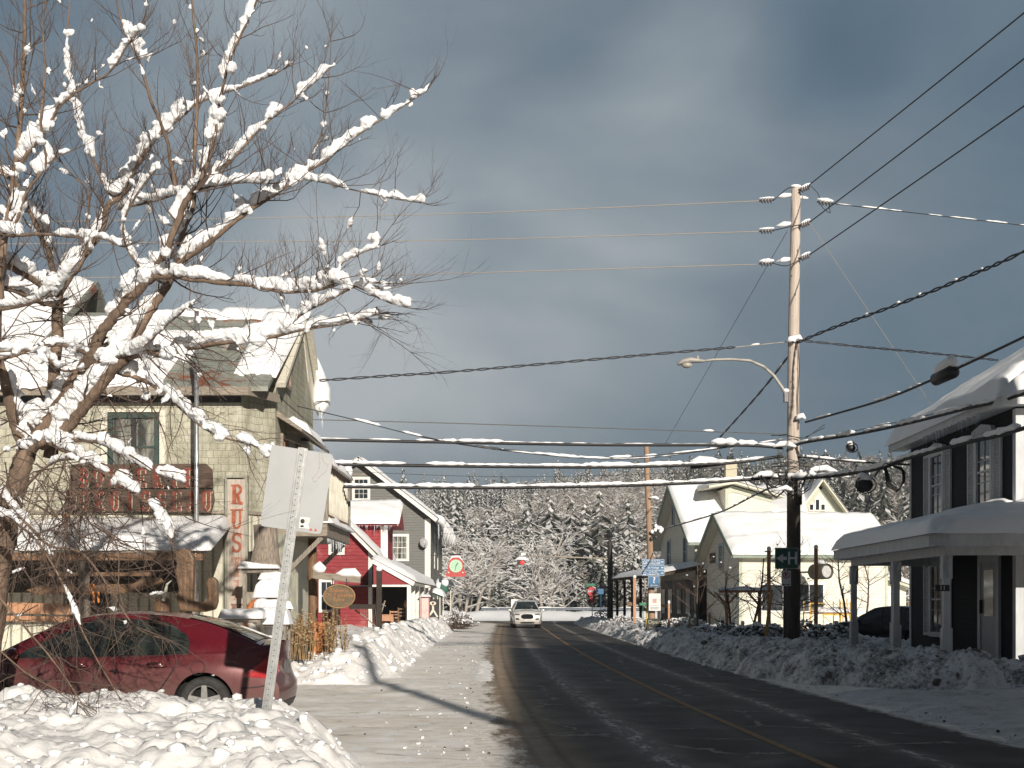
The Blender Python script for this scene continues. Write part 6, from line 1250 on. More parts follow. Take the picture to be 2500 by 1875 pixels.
    for (xe, a0, a1, z0, z1, mt_, nm) in S['endpatch']:
        for sg in ((1, -1) if a0 > 0 else (1,)):
            m = MB(); m.smooth = True; g_ = []
            for i in range(9):
                f = i/8; a = (a0+(a1-a0)*f)*sg
                for j in range(6):
                    lo_ = z0[0]+(z0[1]-z0[0])*f if isinstance(z0, tuple) else z0; hi_ = z1[0]+(z1[1]-z1[0])*f if isinstance(z1, tuple) else z1
                    if a0 < 0: k_ = 1-abs(a/max(abs(a0), .01))**6*.6; mid = (lo_+hi_)/2; lo_ = mid+(lo_-mid)*k_; hi_ = mid+(hi_-mid)*k_
                    g_.append(endp(xe*L2, a, lo_+(hi_-lo_)*j/5, .008))
            m.grid(g_, 9, 6); m.build(nm, mt_, t)
    m = MB(); m.box(-L2+.15, L2-.15, -W*.80, W*.80, S['sill']-.02, .55); m.build('underbody', WELL, t)
    for c in (xf, xr):
        for sg in (1, -1):
            m = MB(); m.smooth = True; w0 = W*prof(.4)
            v = []
            for k in range(25): a = math.pi*k/24; v += [(c+Ra*math.cos(a), sg*(w0-.005), Rw+Ra*math.sin(a)), (c+Ra*math.cos(a), sg*(w0-.25), Rw+Ra*math.sin(a))]
            m.grid(v, 25, 2); m.build('wheel_arch', WELL, t)
            m = MB(); m.smooth = True; yo, yi = sg*(w0-.035), sg*(w0-.25); n = 32; rings = [(Rw*.66, yo), (Rw*.72, yo+sg*.012), (Rw*.93, yo+sg*.008), (Rw, yo-sg*.03), (Rw, yi+sg*.03), (Rw*.9, yi)]
            v = [(c+r*math.cos(6.283*j/n), y, Rw+r*math.sin(6.283*j/n)) for r, y in rings for j in range(n)]
            m.add(v, [(k*n+j, k*n+(j+1) % n, (k+1)*n+(j+1) % n, (k+1)*n+j) for k in range(len(rings)-1) for j in range(n)]); wh = m.build('wheel', TYRE, t)
            m = MB(); m.smooth = False; q = Vector((c, yo-sg*.03, Rw))
            for k in range(5):
                a = 6.283*k/5+.3; d = Vector((math.cos(a), 0, math.sin(a))); nrm = Vector((-math.sin(a), 0, math.cos(a))); m.prism([q+nrm*.045, q+d*Rw*.66+nrm*.030, q+d*Rw*.66-nrm*.030, q-nrm*.045], (0, sg*.03, 0))
            m.smooth = True; m.cyl(q, q+Vector((0, sg*.035, 0)), .06, .055, 12); v = []
            for r, y in ((Rw*.68, yo), (Rw*.62, yo-sg*.01), (Rw*.62, yo-sg*.12)): v += [(c+r*math.cos(6.283*j/n), y, Rw+r*math.sin(6.283*j/n)) for j in range(n)]
            m.add(v, [(k*n+j, k*n+(j+1) % n, (k+1)*n+(j+1) % n, (k+1)*n+j) for k in range(2) for j in range(n)]); m.build('rim', RIM, wh)
            m = MB(); m.smooth = True; m.cyl((c, yo-sg*.10, Rw), (c, yo-sg*.12, Rw), Rw*.62, Rw*.62, 20); m.build('hub', WELL, wh)
    t.location = loc; t.rotation_euler = (0, 0, R(rot)); t.scale = (scale,)*3; return t, side, gh_, gtop, endp
CIV = dict(L=4.50, W=.875, xf=1.34, xr=-1.35, R=.315, sill=.20, pl=1.25, taper=.17,
  belt=[(-2.25, 1.0), (-1.9, .98), (-1.4, .93), (-.5, .885), (.6, .865), (1.3, .84), (1.9, .74), (2.25, .62)],
  top=[(-2.25, 1.06), (-2.15, 1.07), (-1.9, 1.06), (-1.4, 1.03), (0, .95), (1.2, .93), (1.9, .82), (2.25, .66)],
  roof=[(-2.02, 1.05), (-1.7, 1.19), (-1.35, 1.315), (-.95, 1.40), (-.5, 1.435), (.0, 1.42), (.45, 1.33), (.85, 1.13), (1.28, .90)],
  prof=[(.18, .925), (.35, .968), (.55, .995), (.7, .995), (.8, .965), (.9, .925), (1.1, .9)],
  rear=[(.2, .06), (.35, .0), (.55, .01), (.62, .07), (.8, .10), (1.0, .08)], front=[(.2, .08), (.4, 0), (.6, .06), (.8, .2)],
  rg=(-1.96, -1.08), wg=(.38, 1.22), win=[(-1.15, -.90, .05, .50, .80), (-.87, -.06, .05, .82, .93), (.03, .98, .05, .93, .42)],
  seams=[[(.0, .87), (-.01, .6), (-.02, .25)], [(-1.08, .9), (-1.02, .78), (-.92, .62), (-.80, .45), (-.76, .3)], [(1.02, .85), (1.05, .6), (1.0, .3)], [(-.76, .245), (0, .24), (1.0, .245)], [(-2.2, .54), (-2.0, .50), (-1.8, .485)]],
  handles=[(-.78, .765), (.18, .765)], mirror=(.95, .95), fuel=(-1.28, .74, 1),
  sidepatch=[(-1.83, -2.22, (.63, .60), (.66, .90), LAMPR, 'tail_light'), (1.75, 2.2, (.62, .58), (.72, .68), LAMPW, 'headlight')],
  endpatch=[(-1, .62, 1.0, (.66, .60), (.86, .90), LAMPR, 'tail_light'), (-1, -.34, .34, .60, .76, mat('plate_recess', (.20, .19, .18), .6, .2), 'licence_plate'), (-1, -.9, .9, .215, .30, PLASTIC, 'bumper_trim'), (1, .5, .95, .6, .66, LAMPW, 'headlight')])
REDP = paint('dark_red_car_paint', (.125, .008, .017), (.145, .105, .088), .15, 1.0, .85)
# seen from the driver's left flank: forward points to -X
cr, cs_, cg_, cgt, cen = car('parked_car', 'dusty dark red four-door sedan parked behind the foreground snow bank', 'car', CIV, (-5.16, 15.95, .0), 181, REDP)
m = MB(); m.smooth = True; c_ = cs_(-1.20, .93, .004); m.ball(cg_(-1.28, .12, .002), .055, .008, .085, 14, 8); m.build('sticker', mat('pale_sticker', (.42, .44, .47), .5, .35, 40), cr)
m = MB(); m.smooth = True; m.ball(cgt(-.25, .9, .01), .09, .03, .02, 8, 5); m.ball(cgt(1.0, .9, .01), .12, .04, .03, 8, 5); m.build('snow_patch', SNOW, cr)
SUVS = dict(L=4.48, W=.925, xf=1.33, xr=-1.34, R=.345, sill=.24, pl=1.3, taper=.20,
  belt=[(-2.24, 1.02), (-1.5, 1.06), (0, 1.02), (1.0, .99), (1.8, .96), (2.1, .90), (2.24, .82)],
  top=[(-2.24, 1.05), (-1.5, 1.1), (0, 1.08), (1.0, 1.10), (1.7, 1.06), (2.1, .97), (2.24, .88)],
  roof=[(-2.18, 1.08), (-2.0, 1.38), (-1.7, 1.56), (-1.0, 1.64), (-.2, 1.66), (.35, 1.60), (.8, 1.36), (1.25, 1.06)],
  prof=[(.2, .92), (.35, .96), (.6, .995), (.8, 1.0), (.95, .965), (1.1, .93)],
  rear=[(.2, .08), (.4, 0), (.7, .02), (1.0, .06), (1.1, .08)], front=[(.2, .10), (.35, .02), (.6, 0), (.8, .05), (.95, .16)],
  rg=(-2.12, -1.78), wg=(.42, 1.18), win=[(-1.65, -.95, .06, .55, .92), (-.9, -.05, .06, .92, .94), (.02, .95, .06, .94, .45)],
  seams=[[(.0, 1.0), (0, .3)], [(-.95, 1.04), (-.85, .5), (-.8, .3)], [(1.0, .98), (1.02, .3)]], handles=[(-.75, .9), (.2, .88)], mirror=(.92, 1.0),
  sidepatch=[(-1.95, -2.2, (.86, .86), (1.0, .98), LAMPR, 'tail_light'), (1.78, 2.2, (.78, .74), (.86, .80), LAMPW, 'headlight')],
  endpatch=[(1, .60, 1.0, (.72, .76), (.80, .86), mat('dark_lens', (.10, .11, .12), .15, .2, coat=.7), 'headlight'), (1, -.50, .50, .52, .78, mat('black_grille', (.014, .014, .015), .9, .4, 60, spec=.1), 'grille'), (1, .66, .95, (.47, .50), (.56, .60), BLACKGL, 'fog_lamp_recess'), (1, -.62, .62, .27, .36, BLACKGL, 'lower_grille'), (1, -.18, .18, .40, .48, mat('plate_white', (.5, .52, .55), .5, .2), 'licence_plate'), (-1, .55, 1.0, .86, .98, LAMPR, 'tail_light'), (-1, -.25, .25, .72, .86, WHITE, 'licence_plate')])
SP = dict(SUVS); SP['endpatch'] = [(e_ if e_[6] != 'headlight' else (1, .62, 1.0, (.74, .77), (.81, .87), e_[5], 'headlight')) for e_ in SUVS['endpatch']]
wc, ws_, wg_, wt_, we_ = car('oncoming_car', 'white SUV driving toward the camera in the left lane', 'SUV', SP, (.83, 75, .006), -90+2, paint('white_car_paint', (.66, .65, .62), (.35, .31, .27), .15, .7, .6), 1.0, driver=True)
m = MB(); m.smooth = True
for sg in (1, -1): m.tube([we_(2.24, sg*.52, .78, .014), we_(2.24, sg*.36, .53, .014), we_(2.24, 0, .51, .016)], .014, 6)
m.tube([we_(2.24, a/8*.52, .785-.0*abs(a), .014) for a in range(-8, 9)], .012, 6); m.build('grille_surround', RIM, wc)
m = MB(); m.smooth = True; m.ball(we_(2.24, 0, .70, .02), .02, .075, .04, 12, 6); m.build('badge', RIM, wc)
for sg in (1, -1): m = MB(); m.smooth = True; m.tube([we_(2.24, sg*.70, .515, .014), we_(2.24, sg*.90, .535, .014)], .02, 6); m.build('fog_lamp', WHITE, wc)
car('parked_suv', 'dark SUV parked in the yard behind the porch posts', 'SUV', SUVS, (13.05, 42.4, .0), 140, paint('black_car_paint', (.012, .013, .016), (.10, .09, .085), .1, .6, .5), .86)

# ================================================================== utility poles and wires
def pole(name, x, y, zt, r0, r1, label, dark=None, split=None, group='utility poles along the street', lean=0):
    t = thing(name, label, 'utility pole', (x, y, 0), group)
    m = MB(); m.smooth = True; n = 14; zz = [0, .5]+[1+k for k in range(int(zt))]+[zt]; zz = [z for z in zz if z <= zt]
    m.tube([(x+lean*(z/zt)+.02*math.sin(z*.6), y, z) for z in zz], [r0+(r1-r0)*z/zt for z in zz], 16, jit=.012); m.build('shaft', dark or POLEW, t); return t
def polemat():  # dark foot joins creosote stain with the shade line painted into the wood
    m, t, p = newmat('pole_wood_stained_shaded_foot'); p.inputs['Roughness'].default_value = .88; s = sep_xyz(t); n = noise_node(t, 5, 6, .6, (7, 7, .35)); n2 = noise_node(t, 1.6, 4, .6)
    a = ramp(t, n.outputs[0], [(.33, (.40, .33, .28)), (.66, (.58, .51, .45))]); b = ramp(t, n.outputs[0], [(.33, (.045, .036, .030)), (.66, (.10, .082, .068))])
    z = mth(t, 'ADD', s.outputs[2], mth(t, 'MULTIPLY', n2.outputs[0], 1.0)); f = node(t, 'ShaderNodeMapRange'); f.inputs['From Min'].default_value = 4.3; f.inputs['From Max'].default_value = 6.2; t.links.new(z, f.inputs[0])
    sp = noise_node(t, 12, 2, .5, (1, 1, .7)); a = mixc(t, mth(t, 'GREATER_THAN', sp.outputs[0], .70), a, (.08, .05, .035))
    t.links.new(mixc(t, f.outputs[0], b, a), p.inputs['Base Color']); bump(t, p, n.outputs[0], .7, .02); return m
PX, PY = at(1934, 33), 33.0
def pz(v): return P(0, v*1.1302, 33).z
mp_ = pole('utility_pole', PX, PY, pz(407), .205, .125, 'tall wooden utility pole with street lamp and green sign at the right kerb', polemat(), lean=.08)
m = MB(); m.smooth = True; xt = PX+.08; m.ball((xt, PY, pz(405)), .16, .16, .07, jit=.1)
for v in (428, 490, 567): m.tube([(xt-.5, PY, pz(v)+.02), (xt-.3, PY, pz(v)+.07), (xt-.12, PY, pz(v)+.09)], [.02, .07, .05], 6, jit=.2)
m.tube([(xt+.1, PY, pz(425)), (xt+.35, PY, pz(428))], [.07, .02], 6)
m.build('snow_cover', ROOFSNOW, mp_)
def insul(a, b, snow=True):
    a = Vector(a); b = Vector(b); t = thing('strain_insulator', '', '', a); d = (b-a)
    return t
ins_n = 0
def insulator(u0, v0, u1, v1, Y, label, snow=.05):
    a = P(u0*1.1302, v0*1.1302, Y); b = P(u1*1.1302, v1*1.1302, Y); t = thing('strain_insulator', label, 'insulator', tuple(a), 'insulators on the pole')
    m = MB(); m.smooth = True; m.cyl(a, b, .022, .022, 6); m.build('rod', DKMETAL, t); d = (b-a)
    for k in range(4): m = MB(); m.smooth = True; c_ = a+d*(.2+.2*k); m.tube([c_-d.normalized()*.035, c_, c_+d.normalized()*.02], [.03, .085, .03], 10); m.build('disc', mat('insulator_grey', (.16, .15, .15), .4, .3), t)
    if snow: m = MB(); m.smooth = True; m.tube([a.lerp(b, f)+Vector((0, 0, .07)) for f in (0, .3, .6, 1)], [.02, snow, snow*1.1, .02], 7, jit=.2); m.build('snow_cover', ROOFSNOW, t)
lv = (('top', 430, 434), ('middle', 492, 500), ('lowest', 567, 570))
for nm, v1, v0 in lv: insulator(1640, v0, 1672, v0-2, 33, 'grey disc insulator on the %s wire left of the utility pole' % nm, .028 if nm != 'lowest' else .06)
for nm, v in (('top', 408), ('middle', 485), ('lowest', 556)): insulator(1728, v+4, 1750, v-6, 32.8, 'grey disc insulator on the %s wire right of the utility pole' % nm, .04)
insulator(1765, 436, 1800, 440, 32.6, 'long insulator on the snow-lined wire leaving the pole to the right', .055)
def wire(name, label, pts, r=.012, sag=0, snow=None, twist=False, mt=None, n=40, group='overhead wires', cat='wire', seed=0):
    """pts: (u,v,Y) in 2212-wide units; snow: list of (f0,f1,radius)"""
    W_ = [P(u*1.1302, v*1.1302, Y) for u, v, Y in pts]; seg = [(b-a).length for a, b in zip(W_, W_[1:])]; tot = sum(seg)
    def pos(f):
        d = f*tot; i = 0
        while i < len(seg)-1 and d > seg[i]: d -= seg[i]; i += 1
        k = d/seg[i]; p0 = W_[max(i-1, 0)]; p1 = W_[i]; p2 = W_[i+1]; p3 = W_[min(i+2, len(W_)-1)]
        if len(W_) == 2: q = p1.lerp(p2, k)
        else: q = .5*((2*p1)+(-p0+p2)*k+(2*p0-5*p1+4*p2-p3)*k*k+(-p0+3*p1-3*p2+p3)*k**3)
        return q-Vector((0, 0, sag*4*f*(1-f)))
    t = thing(name, label, cat, tuple(W_[0]), group); C_ = [pos(i/n) for i in range(n+1)]; m = MB(); m.smooth = True
    if twist:
        N2 = n*3; 
        for ph in (0, 3.14): m.tube([pos(i/N2)+Vector((.4*r*math.cos(i*.5+ph), 0, 1.1*r*math.sin(i*.5+ph))) for i in range(N2+1)], r*.75, 5, False)
    else: m.tube(C_, r, 6, False)
    m.build('cable', mt or CABLE, t)
    if snow:
        m = MB(); m.smooth = True; rn = random.Random(seed+int(pts[0][0]))
        for f0, f1, rs in snow:
            f = f0
            while f < f1:
                L_ = rn.uniform(.25, 1.3)/tot*(1.5 if rs > .05 else 1); e_ = min(f1, f+L_); k = max(4, int((e_-f)*tot/.10)); pts_ = [pos(f+(e_-f)*i/k) for i in range(k+1)]; k2 = rn.uniform(.55, 1.25)
                m.tube([q+Vector((0, 0, r*.6+rs*.62*k2)) for q in pts_], [rs*(.25 if i in (0, k) else k2*(1+.22*math.sin(i*1.9+f*50)+rn.uniform(-.15, .15))) for i in range(k+1)], 7, True, .06, sq=.85)
                f = e_+(rn.uniform(.02, .12) if rn.random() < .55 else 0)/tot*4
        if m.v: m.build('snow_cover', ROOFSNOW, t)
    return t
TAN = mat('bare_copper_wire', (.42, .36, .29), .5, .1)
wire('power_line', 'topmost pale bare wire crossing the sky left of the pole', [(1640, 434, 33), (1000, 461, 36), (560, 471, 39), (-300, 485, 44)], .011, mt=TAN)
wire('power_line', 'second pale bare wire crossing the sky left of the pole', [(1640, 500, 33), (1000, 518, 36), (540, 522, 39), (-300, 530, 44)], .011, mt=TAN)
wire('power_line', 'third pale bare wire crossing the sky left of the pole', [(1635, 571, 33), (1000, 590, 36), (620, 598, 39), (-300, 600, 44)], .011, mt=TAN)
wire('power_line', 'uppermost black wire climbing from the pole top to the right', [(1740, 406, 33), (2212, 28, 23.1), (2700, -380, 17)], .016)
wire('power_line', 'second black wire climbing from the pole to the right', [(1745, 483, 33), (2212, 127, 23.1), (2700, -270, 17)], .016)
wire('power_line', 'third black wire climbing from the pole to the right', [(1745, 553, 33), (2212, 229, 23.1), (2700, -130, 17)], .016)
wire('power_line', 'thin snow-lined wire running right from the pole top', [(1800, 440, 33), (1940, 456, 34), (2212, 487, 36), (2600, 530, 39)], .012, snow=[(.02, .17, .022), (.25, .29, .02), (.31, .7, .022)])
wire('jumper_wire', 'looping jumper wire at the pole top', [(1672, 432, 33), (1700, 408, 32.9), (1716, 404, 32.8)], .012, n=14); 
wire('jumper_wire', 'small hanging jumper loop right of the pole top', [(1752, 402, 32.8), (1768, 420, 32.8), (1775, 445, 32.7), (1793, 460, 32.7), (1790, 445, 32.6)], .010, n=20)
wire('jumper_wire', 'jumper wire around the pole at the middle insulators', [(1670, 498, 33), (1705, 490, 32.7), (1735, 484, 32.8)], .012, n=14); wire('jumper_wire', 'jumper wire around the pole at the lowest insulators', [(1668, 568, 33), (1700, 574, 32.7), (1735, 556, 32.8)], .012, n=14)
wire('twisted_cable', 'twisted black cable climbing right from the middle of the pole', [(1722, 740, 32.8), (1800, 708, 31), (1960, 650, 28), (2100, 593, 25.5), (2212, 543, 23.5), (2600, 350, 18)], .026, twist=True, snow=[(.22, .23, .04), (.30, .31, .03), (.36, .365, .04), (.45, .46, .05), (.52, .53, .05)], n=60)
wire('twisted_cable', 'twisted cable running from the pole towards the dark house roof', [(1735, 736, 32.8), (1850, 748, 33), (2000, 762, 34), (2155, 778, 35)], .020, twist=True, n=30)
wire('twisted_cable', 'twisted black cable from the pole to the rustic workshop gable', [(1588, 750, 32.8), (1400, 766, 32.4), (1000, 801, 31.6), (820, 813, 31), (690, 822, 30.6)], .022, twist=True, n=50)
wire('messenger_wire', 'thin pale wire linking the twisted cable to the pole', [(1588, 750, 32.8), (1705, 738, 32.9)], .010, mt=TAN, snow=[(.3, .45, .05)], n=12)
wire('guy_wire', 'long thin guy wire slanting down left from the upper pole', [(1700, 500, 33), (1435, 962, 50)], .008, n=6); wire('guy_wire', 'long thin guy wire slanting down right toward the dark house', [(1748, 480, 33), (2010, 872, 37)], .007, n=6, mt=TAN)
wire('twisted_cable', 'twisted drop cable slanting down left behind the pole', [(1703, 770, 33.2), (1640, 850, 38), (1552, 948, 45), (1520, 975, 48)], .024, twist=True, snow=[(.1, .14, .03), (.4, .45, .03)], n=24)
wire('telephone_wire', 'thin grey wire from the workshop to the pole above the snowy cables', [(620, 905, 30), (1000, 915, 31), (1400, 928, 32), (1700, 938, 33)], .012, snow=[(.8, .82, .04)], mt=mat('grey_wire', (.10, .10, .09), .6))
wire('snowy_cable', 'snow-laden cable rising from the pole to the bulky splice case', [(1740, 912, 32.8), (1900, 866, 29.5), (2010, 822, 27), (2065, 797, 26), (2212, 728, 23.5), (2600, 540, 19)], .028, snow=[(.05, .1, .03), (.22, .38, .035), (.5, .62, .025)], n=40)
c_ = P(2040*1.1302, 806*1.1302, 26.4); tt = thing('splice_case', 'black cable splice case capped with snow hanging high at the right', 'splice case', tuple(c_)); d = Vector((.35, -1.6, .42)).normalized(); d = (P(2065*1.1302, 797*1.1302, 26)-P(2012*1.1302, 822*1.1302, 27)).normalized()
m = MB(); m.smooth = True; m.tube([c_-d*.42-Vector((0, 0, .05)), c_-d*.36-Vector((0, 0, .05)), c_+d*.36-Vector((0, 0, .05)), c_+d*.42-Vector((0, 0, .05))], [.05, .14, .15, .06], 12); m.build('housing', BLACK, tt); m = MB(); m.smooth = True; m.tube([c_-d*.4+Vector((0, 0, .06)), c_-d*.2+Vector((0, 0, .12)), c_+d*.3+Vector((0, 0, .16)), c_+d*.42+Vector((0, 0, .08))], [.05, .13, .15, .05], 10, jit=.05); m.build('snow_cover', ROOFSNOW, tt)
SN = .062
wire('snowy_cable', 'highest of the three thick snow-laden cables crossing the street', [(640, 949, 30), (1000, 956, 31), (1300, 961, 32), (1600, 962, 32.8), (1690, 968, 33)], .042, snow=[(.05, .45, .03), (.28, .42, .045), (.45, .85, .02), (.83, .93, .10), (.93, 1, .05)], n=60, seed=2)
wire('snowy_cable', 'middle one of the three thick snow-laden cables crossing the street', [(716, 1003, 30), (1000, 1007, 31), (1300, 1009, 32), (1500, 1004, 32.6), (1600, 998, 32.8), (1690, 985, 33)], .046, snow=[(0, .95, .055), (.35, .9, .06)], n=60, seed=3)
wire('snowy_cable', 'lowest of the three thick snow-laden cables crossing the street', [(742, 1051, 30), (1000, 1054, 31), (1300, 1050, 32), (1500, 1043, 32.6), (1600, 1037, 32.8), (1690, 1031, 33)], .046, snow=[(0, 1, .06), (.3, .98, .045)], n=60, seed=4)
wire('snowy_cable', 'thin sagging wire thick with white snow rising to the pole', [(560, 858, 29), (750, 903, 30), (930, 948, 31), (1080, 972, 31.6), (1250, 989, 32), (1400, 989, 32.4), (1560, 968, 32.8), (1690, 950, 33)], .012, snow=[(.17, .22, .035), (.26, .30, .03), (.33, .66, .030), (.66, 1, .034)], n=60, seed=5)
wire('snowy_cable', 'second thin snow-lined wire below the highest thick cable', [(900, 940, 31), (1040, 967, 31.6), (1200, 984, 32), (1330, 989, 32.2), (1500, 975, 32.6), (1600, 960, 32.9)], .010, snow=[(.2, .95, .035)], n=50, seed=6)
wire('snowy_cable', 'thick snowy cable climbing from the pole past the dark house roof', [(1700, 975, 33), (1730, 958, 32.6), (1850, 938, 30.5), (1960, 915, 28.5), (2090, 882, 26.2), (2212, 850, 24.2), (2600, 700, 19)], .038, snow=[(.02, .7, .075)], n=60, seed=7)
wire('snowy_cable', 'thickest snowy cable passing in front of the shuttered windows', [(1690, 1036, 33), (1800, 1028, 31.5), (1900, 1012, 29.5), (1960, 990, 28.5), (2080, 958, 26.2), (2212, 925, 24.2), (2600, 790, 19)], .045, snow=[(0, .75, .085)], n=60, seed=8)
wire('snowy_cable', 'short snowy cable leaving the pole toward the dark house corner', [(1700, 985, 33), (1740, 988, 32.8), (1850, 998, 32.4), (1970, 1004, 32.3)], .026, snow=[(.05, .9, .035)], n=30, seed=9)
wire('telephone_wire', 'thin wire dotted with snow rising right from the pole', [(1735, 952, 33), (1850, 930, 31), (2000, 898, 28), (2150, 862, 25.5), (2300, 825, 23)], .009, snow=[(.15, .2, .02), (.3, .36, .025), (.4, .43, .02), (.6, .72, .02)], n=40, seed=10)
wire('snowy_cable', 'low snowy cable dropping from the pole toward the blue-sign pole', [(1690, 1045, 33), (1640, 1065, 36), (1560, 1105, 42), (1480, 1130, 48), (1412, 1148, 52)], .022, snow=[(.1, .9, .025)], n=30, seed=11)
for k, (v0, v1, c) in enumerate(((1138, 1130, 'upper'), (1152, 1142, 'middle'), (1176, 1168, 'lower'))): wire('telephone_wire', '%s distant snow-lined wire crossing before the hill' % c, [(940, v0, 74), (1150, v0+6, 72), (1320, v0-4+(-4 if k else 0), 68), (1400 if k < 2 else 1318, v1-6, 60 if k < 2 else 76)], .010, snow=[(.1, .5, .02), (.55, .9, .02)], n=30, seed=12+k)
wire('telephone_wire', 'thin wire sagging between the thick snowy cables', [(740, 1018, 30), (1100, 1030, 31.5), (1500, 1020, 32.6), (1690, 1000, 33)], .006, n=20)
# tangles by the pole
rn = random.Random(5)
m = MB(); m.smooth = True
for k in range(16):
    x0 = PX+rn.uniform(-1.0, .5); z0 = pz(1036)+rn.uniform(-.1, .2); w_ = rn.uniform(.3, .9); dz = rn.uniform(.2, .6); y = PY-.22-rn.uniform(0, .15)
    m.tube([(x0-w_/2, y, z0), (x0-w_*.3, y, z0-dz*.7), (x0, y, z0-dz), (x0+w_*.3, y, z0-dz*.7), (x0+w_/2, y, z0)], rn.choice((.010, .016, .024)), 6)
for k in range(7): z = pz(985)-rn.uniform(-.6, .5); m.tube([(PX-.6, PY-.2, z+rn.uniform(-.1, .1)), (PX-.2, PY-.27, z), (PX+.25, PY-.25, z+rn.uniform(-.2, .3)), (PX+.8, PY-.3, z+rn.uniform(-.1, .3))], rn.choice((.010, .018)), 6)
m.tube([(PX+.10, PY-.2, pz(740)), (PX+.15, PY-.19, pz(800)), (PX+.10, PY-.2, pz(860)), (PX+.12, PY-.2, pz(930))], .012, 5)
m.build('cable_bundle', CABLE, mp_)
m = MB(); m.smooth = True
for (du, v, w_) in ((-60, 1030, .35), (-25, 1060, .3), (25, 1026, .3), (60, 1018, .4), (90, 1030, .35), (-20, 965, .3), (15, 905, .12), (-5, 738, .1), (8, 735, .12)): m.tube([P((1715+du)*1.1302, v*1.1302, 32.7)+Vector((dx_, 0, h_)) for dx_, h_ in ((-w_, 0), (-w_*.4, .07), (w_*.3, .09), (w_, .0))], [.03, .08, .08, .03], 7, jit=.2)
m.build('snow_cover', ROOFSNOW, mp_)
for k, (u, v, Y, s_, lab) in enumerate(((1838, 968, 30.7, .13, 'small black cable coil hanging under the upper right cable'), (1868, 1048, 30.2, .23, 'big black cable junction with snow on top right of the pole'))):
    t = thing('cable_junction', lab, 'cable junction', tuple(P(u*1.1302, v*1.1302, Y))); c_ = P(u*1.1302, v*1.1302, Y); m = MB(); m.smooth = True; m.ball(c_, s_*.9, s_*.8, s_*.75, 12, 8, .06)
    for j in range(5): a0 = rn.uniform(0, 3); m.tube([c_+Vector((s_*1.1*math.cos(a0+a), -.1, s_*.9*math.sin(a0+a))) for a in np.linspace(0, 4.5, 10)], .014, 5)
    m.build('housing', BLACK, t); m = MB(); m.smooth = True; m.ball(c_+Vector((0, 0, s_*.85)), s_*.85, s_*.8, s_*.55, 12, 7, .1); m.build('snow_cover', ROOFSNOW, t)
m = MB(); m.smooth = True; c_ = P(1935*1.1302, 1025*1.1302, 29)
for j in range(6): m.tube([P(1890*1.1302, (1030-j)*1.1302, 29.4)+Vector((0, 0, 0)), P(1912*1.1302, 1000*1.1302, 29), P((1948+j*1.5)*1.1302, (1010+j*2)*1.1302, 28.9), P((1950+j)*1.1302, 1040*1.1302, 28.9), P((1942-j)*1.1302, (1058+j)*1.1302, 28.9), P((1925-j*2)*1.1302, (1045+j)*1.1302, 28.9), P((1915-j)*1.1302, 1010*1.1302, 28.9)], .010, 5)
tag(m.build('cable_loop', CABLE), 'hanging loop of black cables beside the dark house corner', 'cable loop', 'overhead wires')
sb = thing('splice_case', 'flat black splice box under the middle snowy cable left of the pole', 'splice case', tuple(P(1720, 1138, 32.9))); a = P(1686, 1139, 32.8); b = P(1760, 1137, 32.8); m = MB(); m.beam(a, b, .12, .12); m.build('housing', BLACK, sb); m = MB(); m.smooth = True; m.tube([a+Vector((0, 0, .12)), a.lerp(b, .3)+Vector((0, 0, .17)), a.lerp(b, .7)+Vector((0, 0, .15)), b+Vector((0, 0, .11))], [.05, .11, .09, .04], 8, jit=.08); m.build('snow_cover', ROOFSNOW, sb)
sb = thing('splice_case', 'silver splice sleeve on the lowest snowy cable left of the pole', 'splice case', tuple(P(1775, 1172, 32.9))); a = P(1746, 1172, 32.85); b = P(1800, 1170, 32.85); m = MB(); m.smooth = True; m.cyl(a, b, .06, .06, 10); m.build('housing', ALU, sb)
m = MB(); c_ = P(1948, 1200, 32.7); m.box(c_.x-.02, c_.x+.10, 32.65, 32.8, c_.z-.35, c_.z+.1); m.build('junction_box', BLACK, mp_)
# street lamp
lt = thing('street_lamp', 'grey cobra-head street lamp on a curved arm fixed to the utility pole', 'street lamp', tuple(P(1700*1.1302, 850*1.1302, 33)))
LM = mat('lamp_grey', (.36, .34, .31), .5, .12); m = MB(); m.smooth = True; arc_ = [(1697, 852), (1690, 838), (1672, 812), (1650, 792), (1620, 779), (1580, 776), (1540, 777), (1512, 781)]
m.tube([P(u*1.1302, v*1.1302, 32.85) for u, v in arc_], [.05, .045, .042, .04, .038, .036, .034, .034], 8); m.build('arm', LM, lt)
m = MB(); m.smooth = True; hd_ = [(1522, 780), (1508, 779), (1492, 778), (1476, 781), (1466, 786), (1463, 788)]; m.tube([P(u*1.1302, v*1.1302, 32.85) for u, v in hd_], [.05, .09, .13, .125, .08, .02], 10, sq=.62); m.build('head', LM, lt)
m = MB(); m.smooth = True; c_ = P(1484*1.1302, 789*1.1302, 32.85); m.ball(c_, .15, .10, .08, 10, 6); m.build('lens', mat('lamp_lens', (.35, .33, .29), .2, .1), lt); m = MB(); c_ = P(1507*1.1302, 773*1.1302, 32.85); m.cyl(c_-Vector((0, 0, .05)), c_+Vector((0, 0, .05)), .035, .03, 8); m.build('photocell', LM, lt)
m = MB(); c_ = P(1698*1.1302, 852*1.1302, 32.85); m.box(c_.x-.05, c_.x+.05, 32.8, 32.95, c_.z-.2, c_.z+.05); m.build('bracket', DKMETAL, lt); m = MB(); m.smooth = True; m.ball(c_+Vector((0, 0, .1)), .09, .07, .06); m.build('snow_cover', ROOFSNOW, lt)
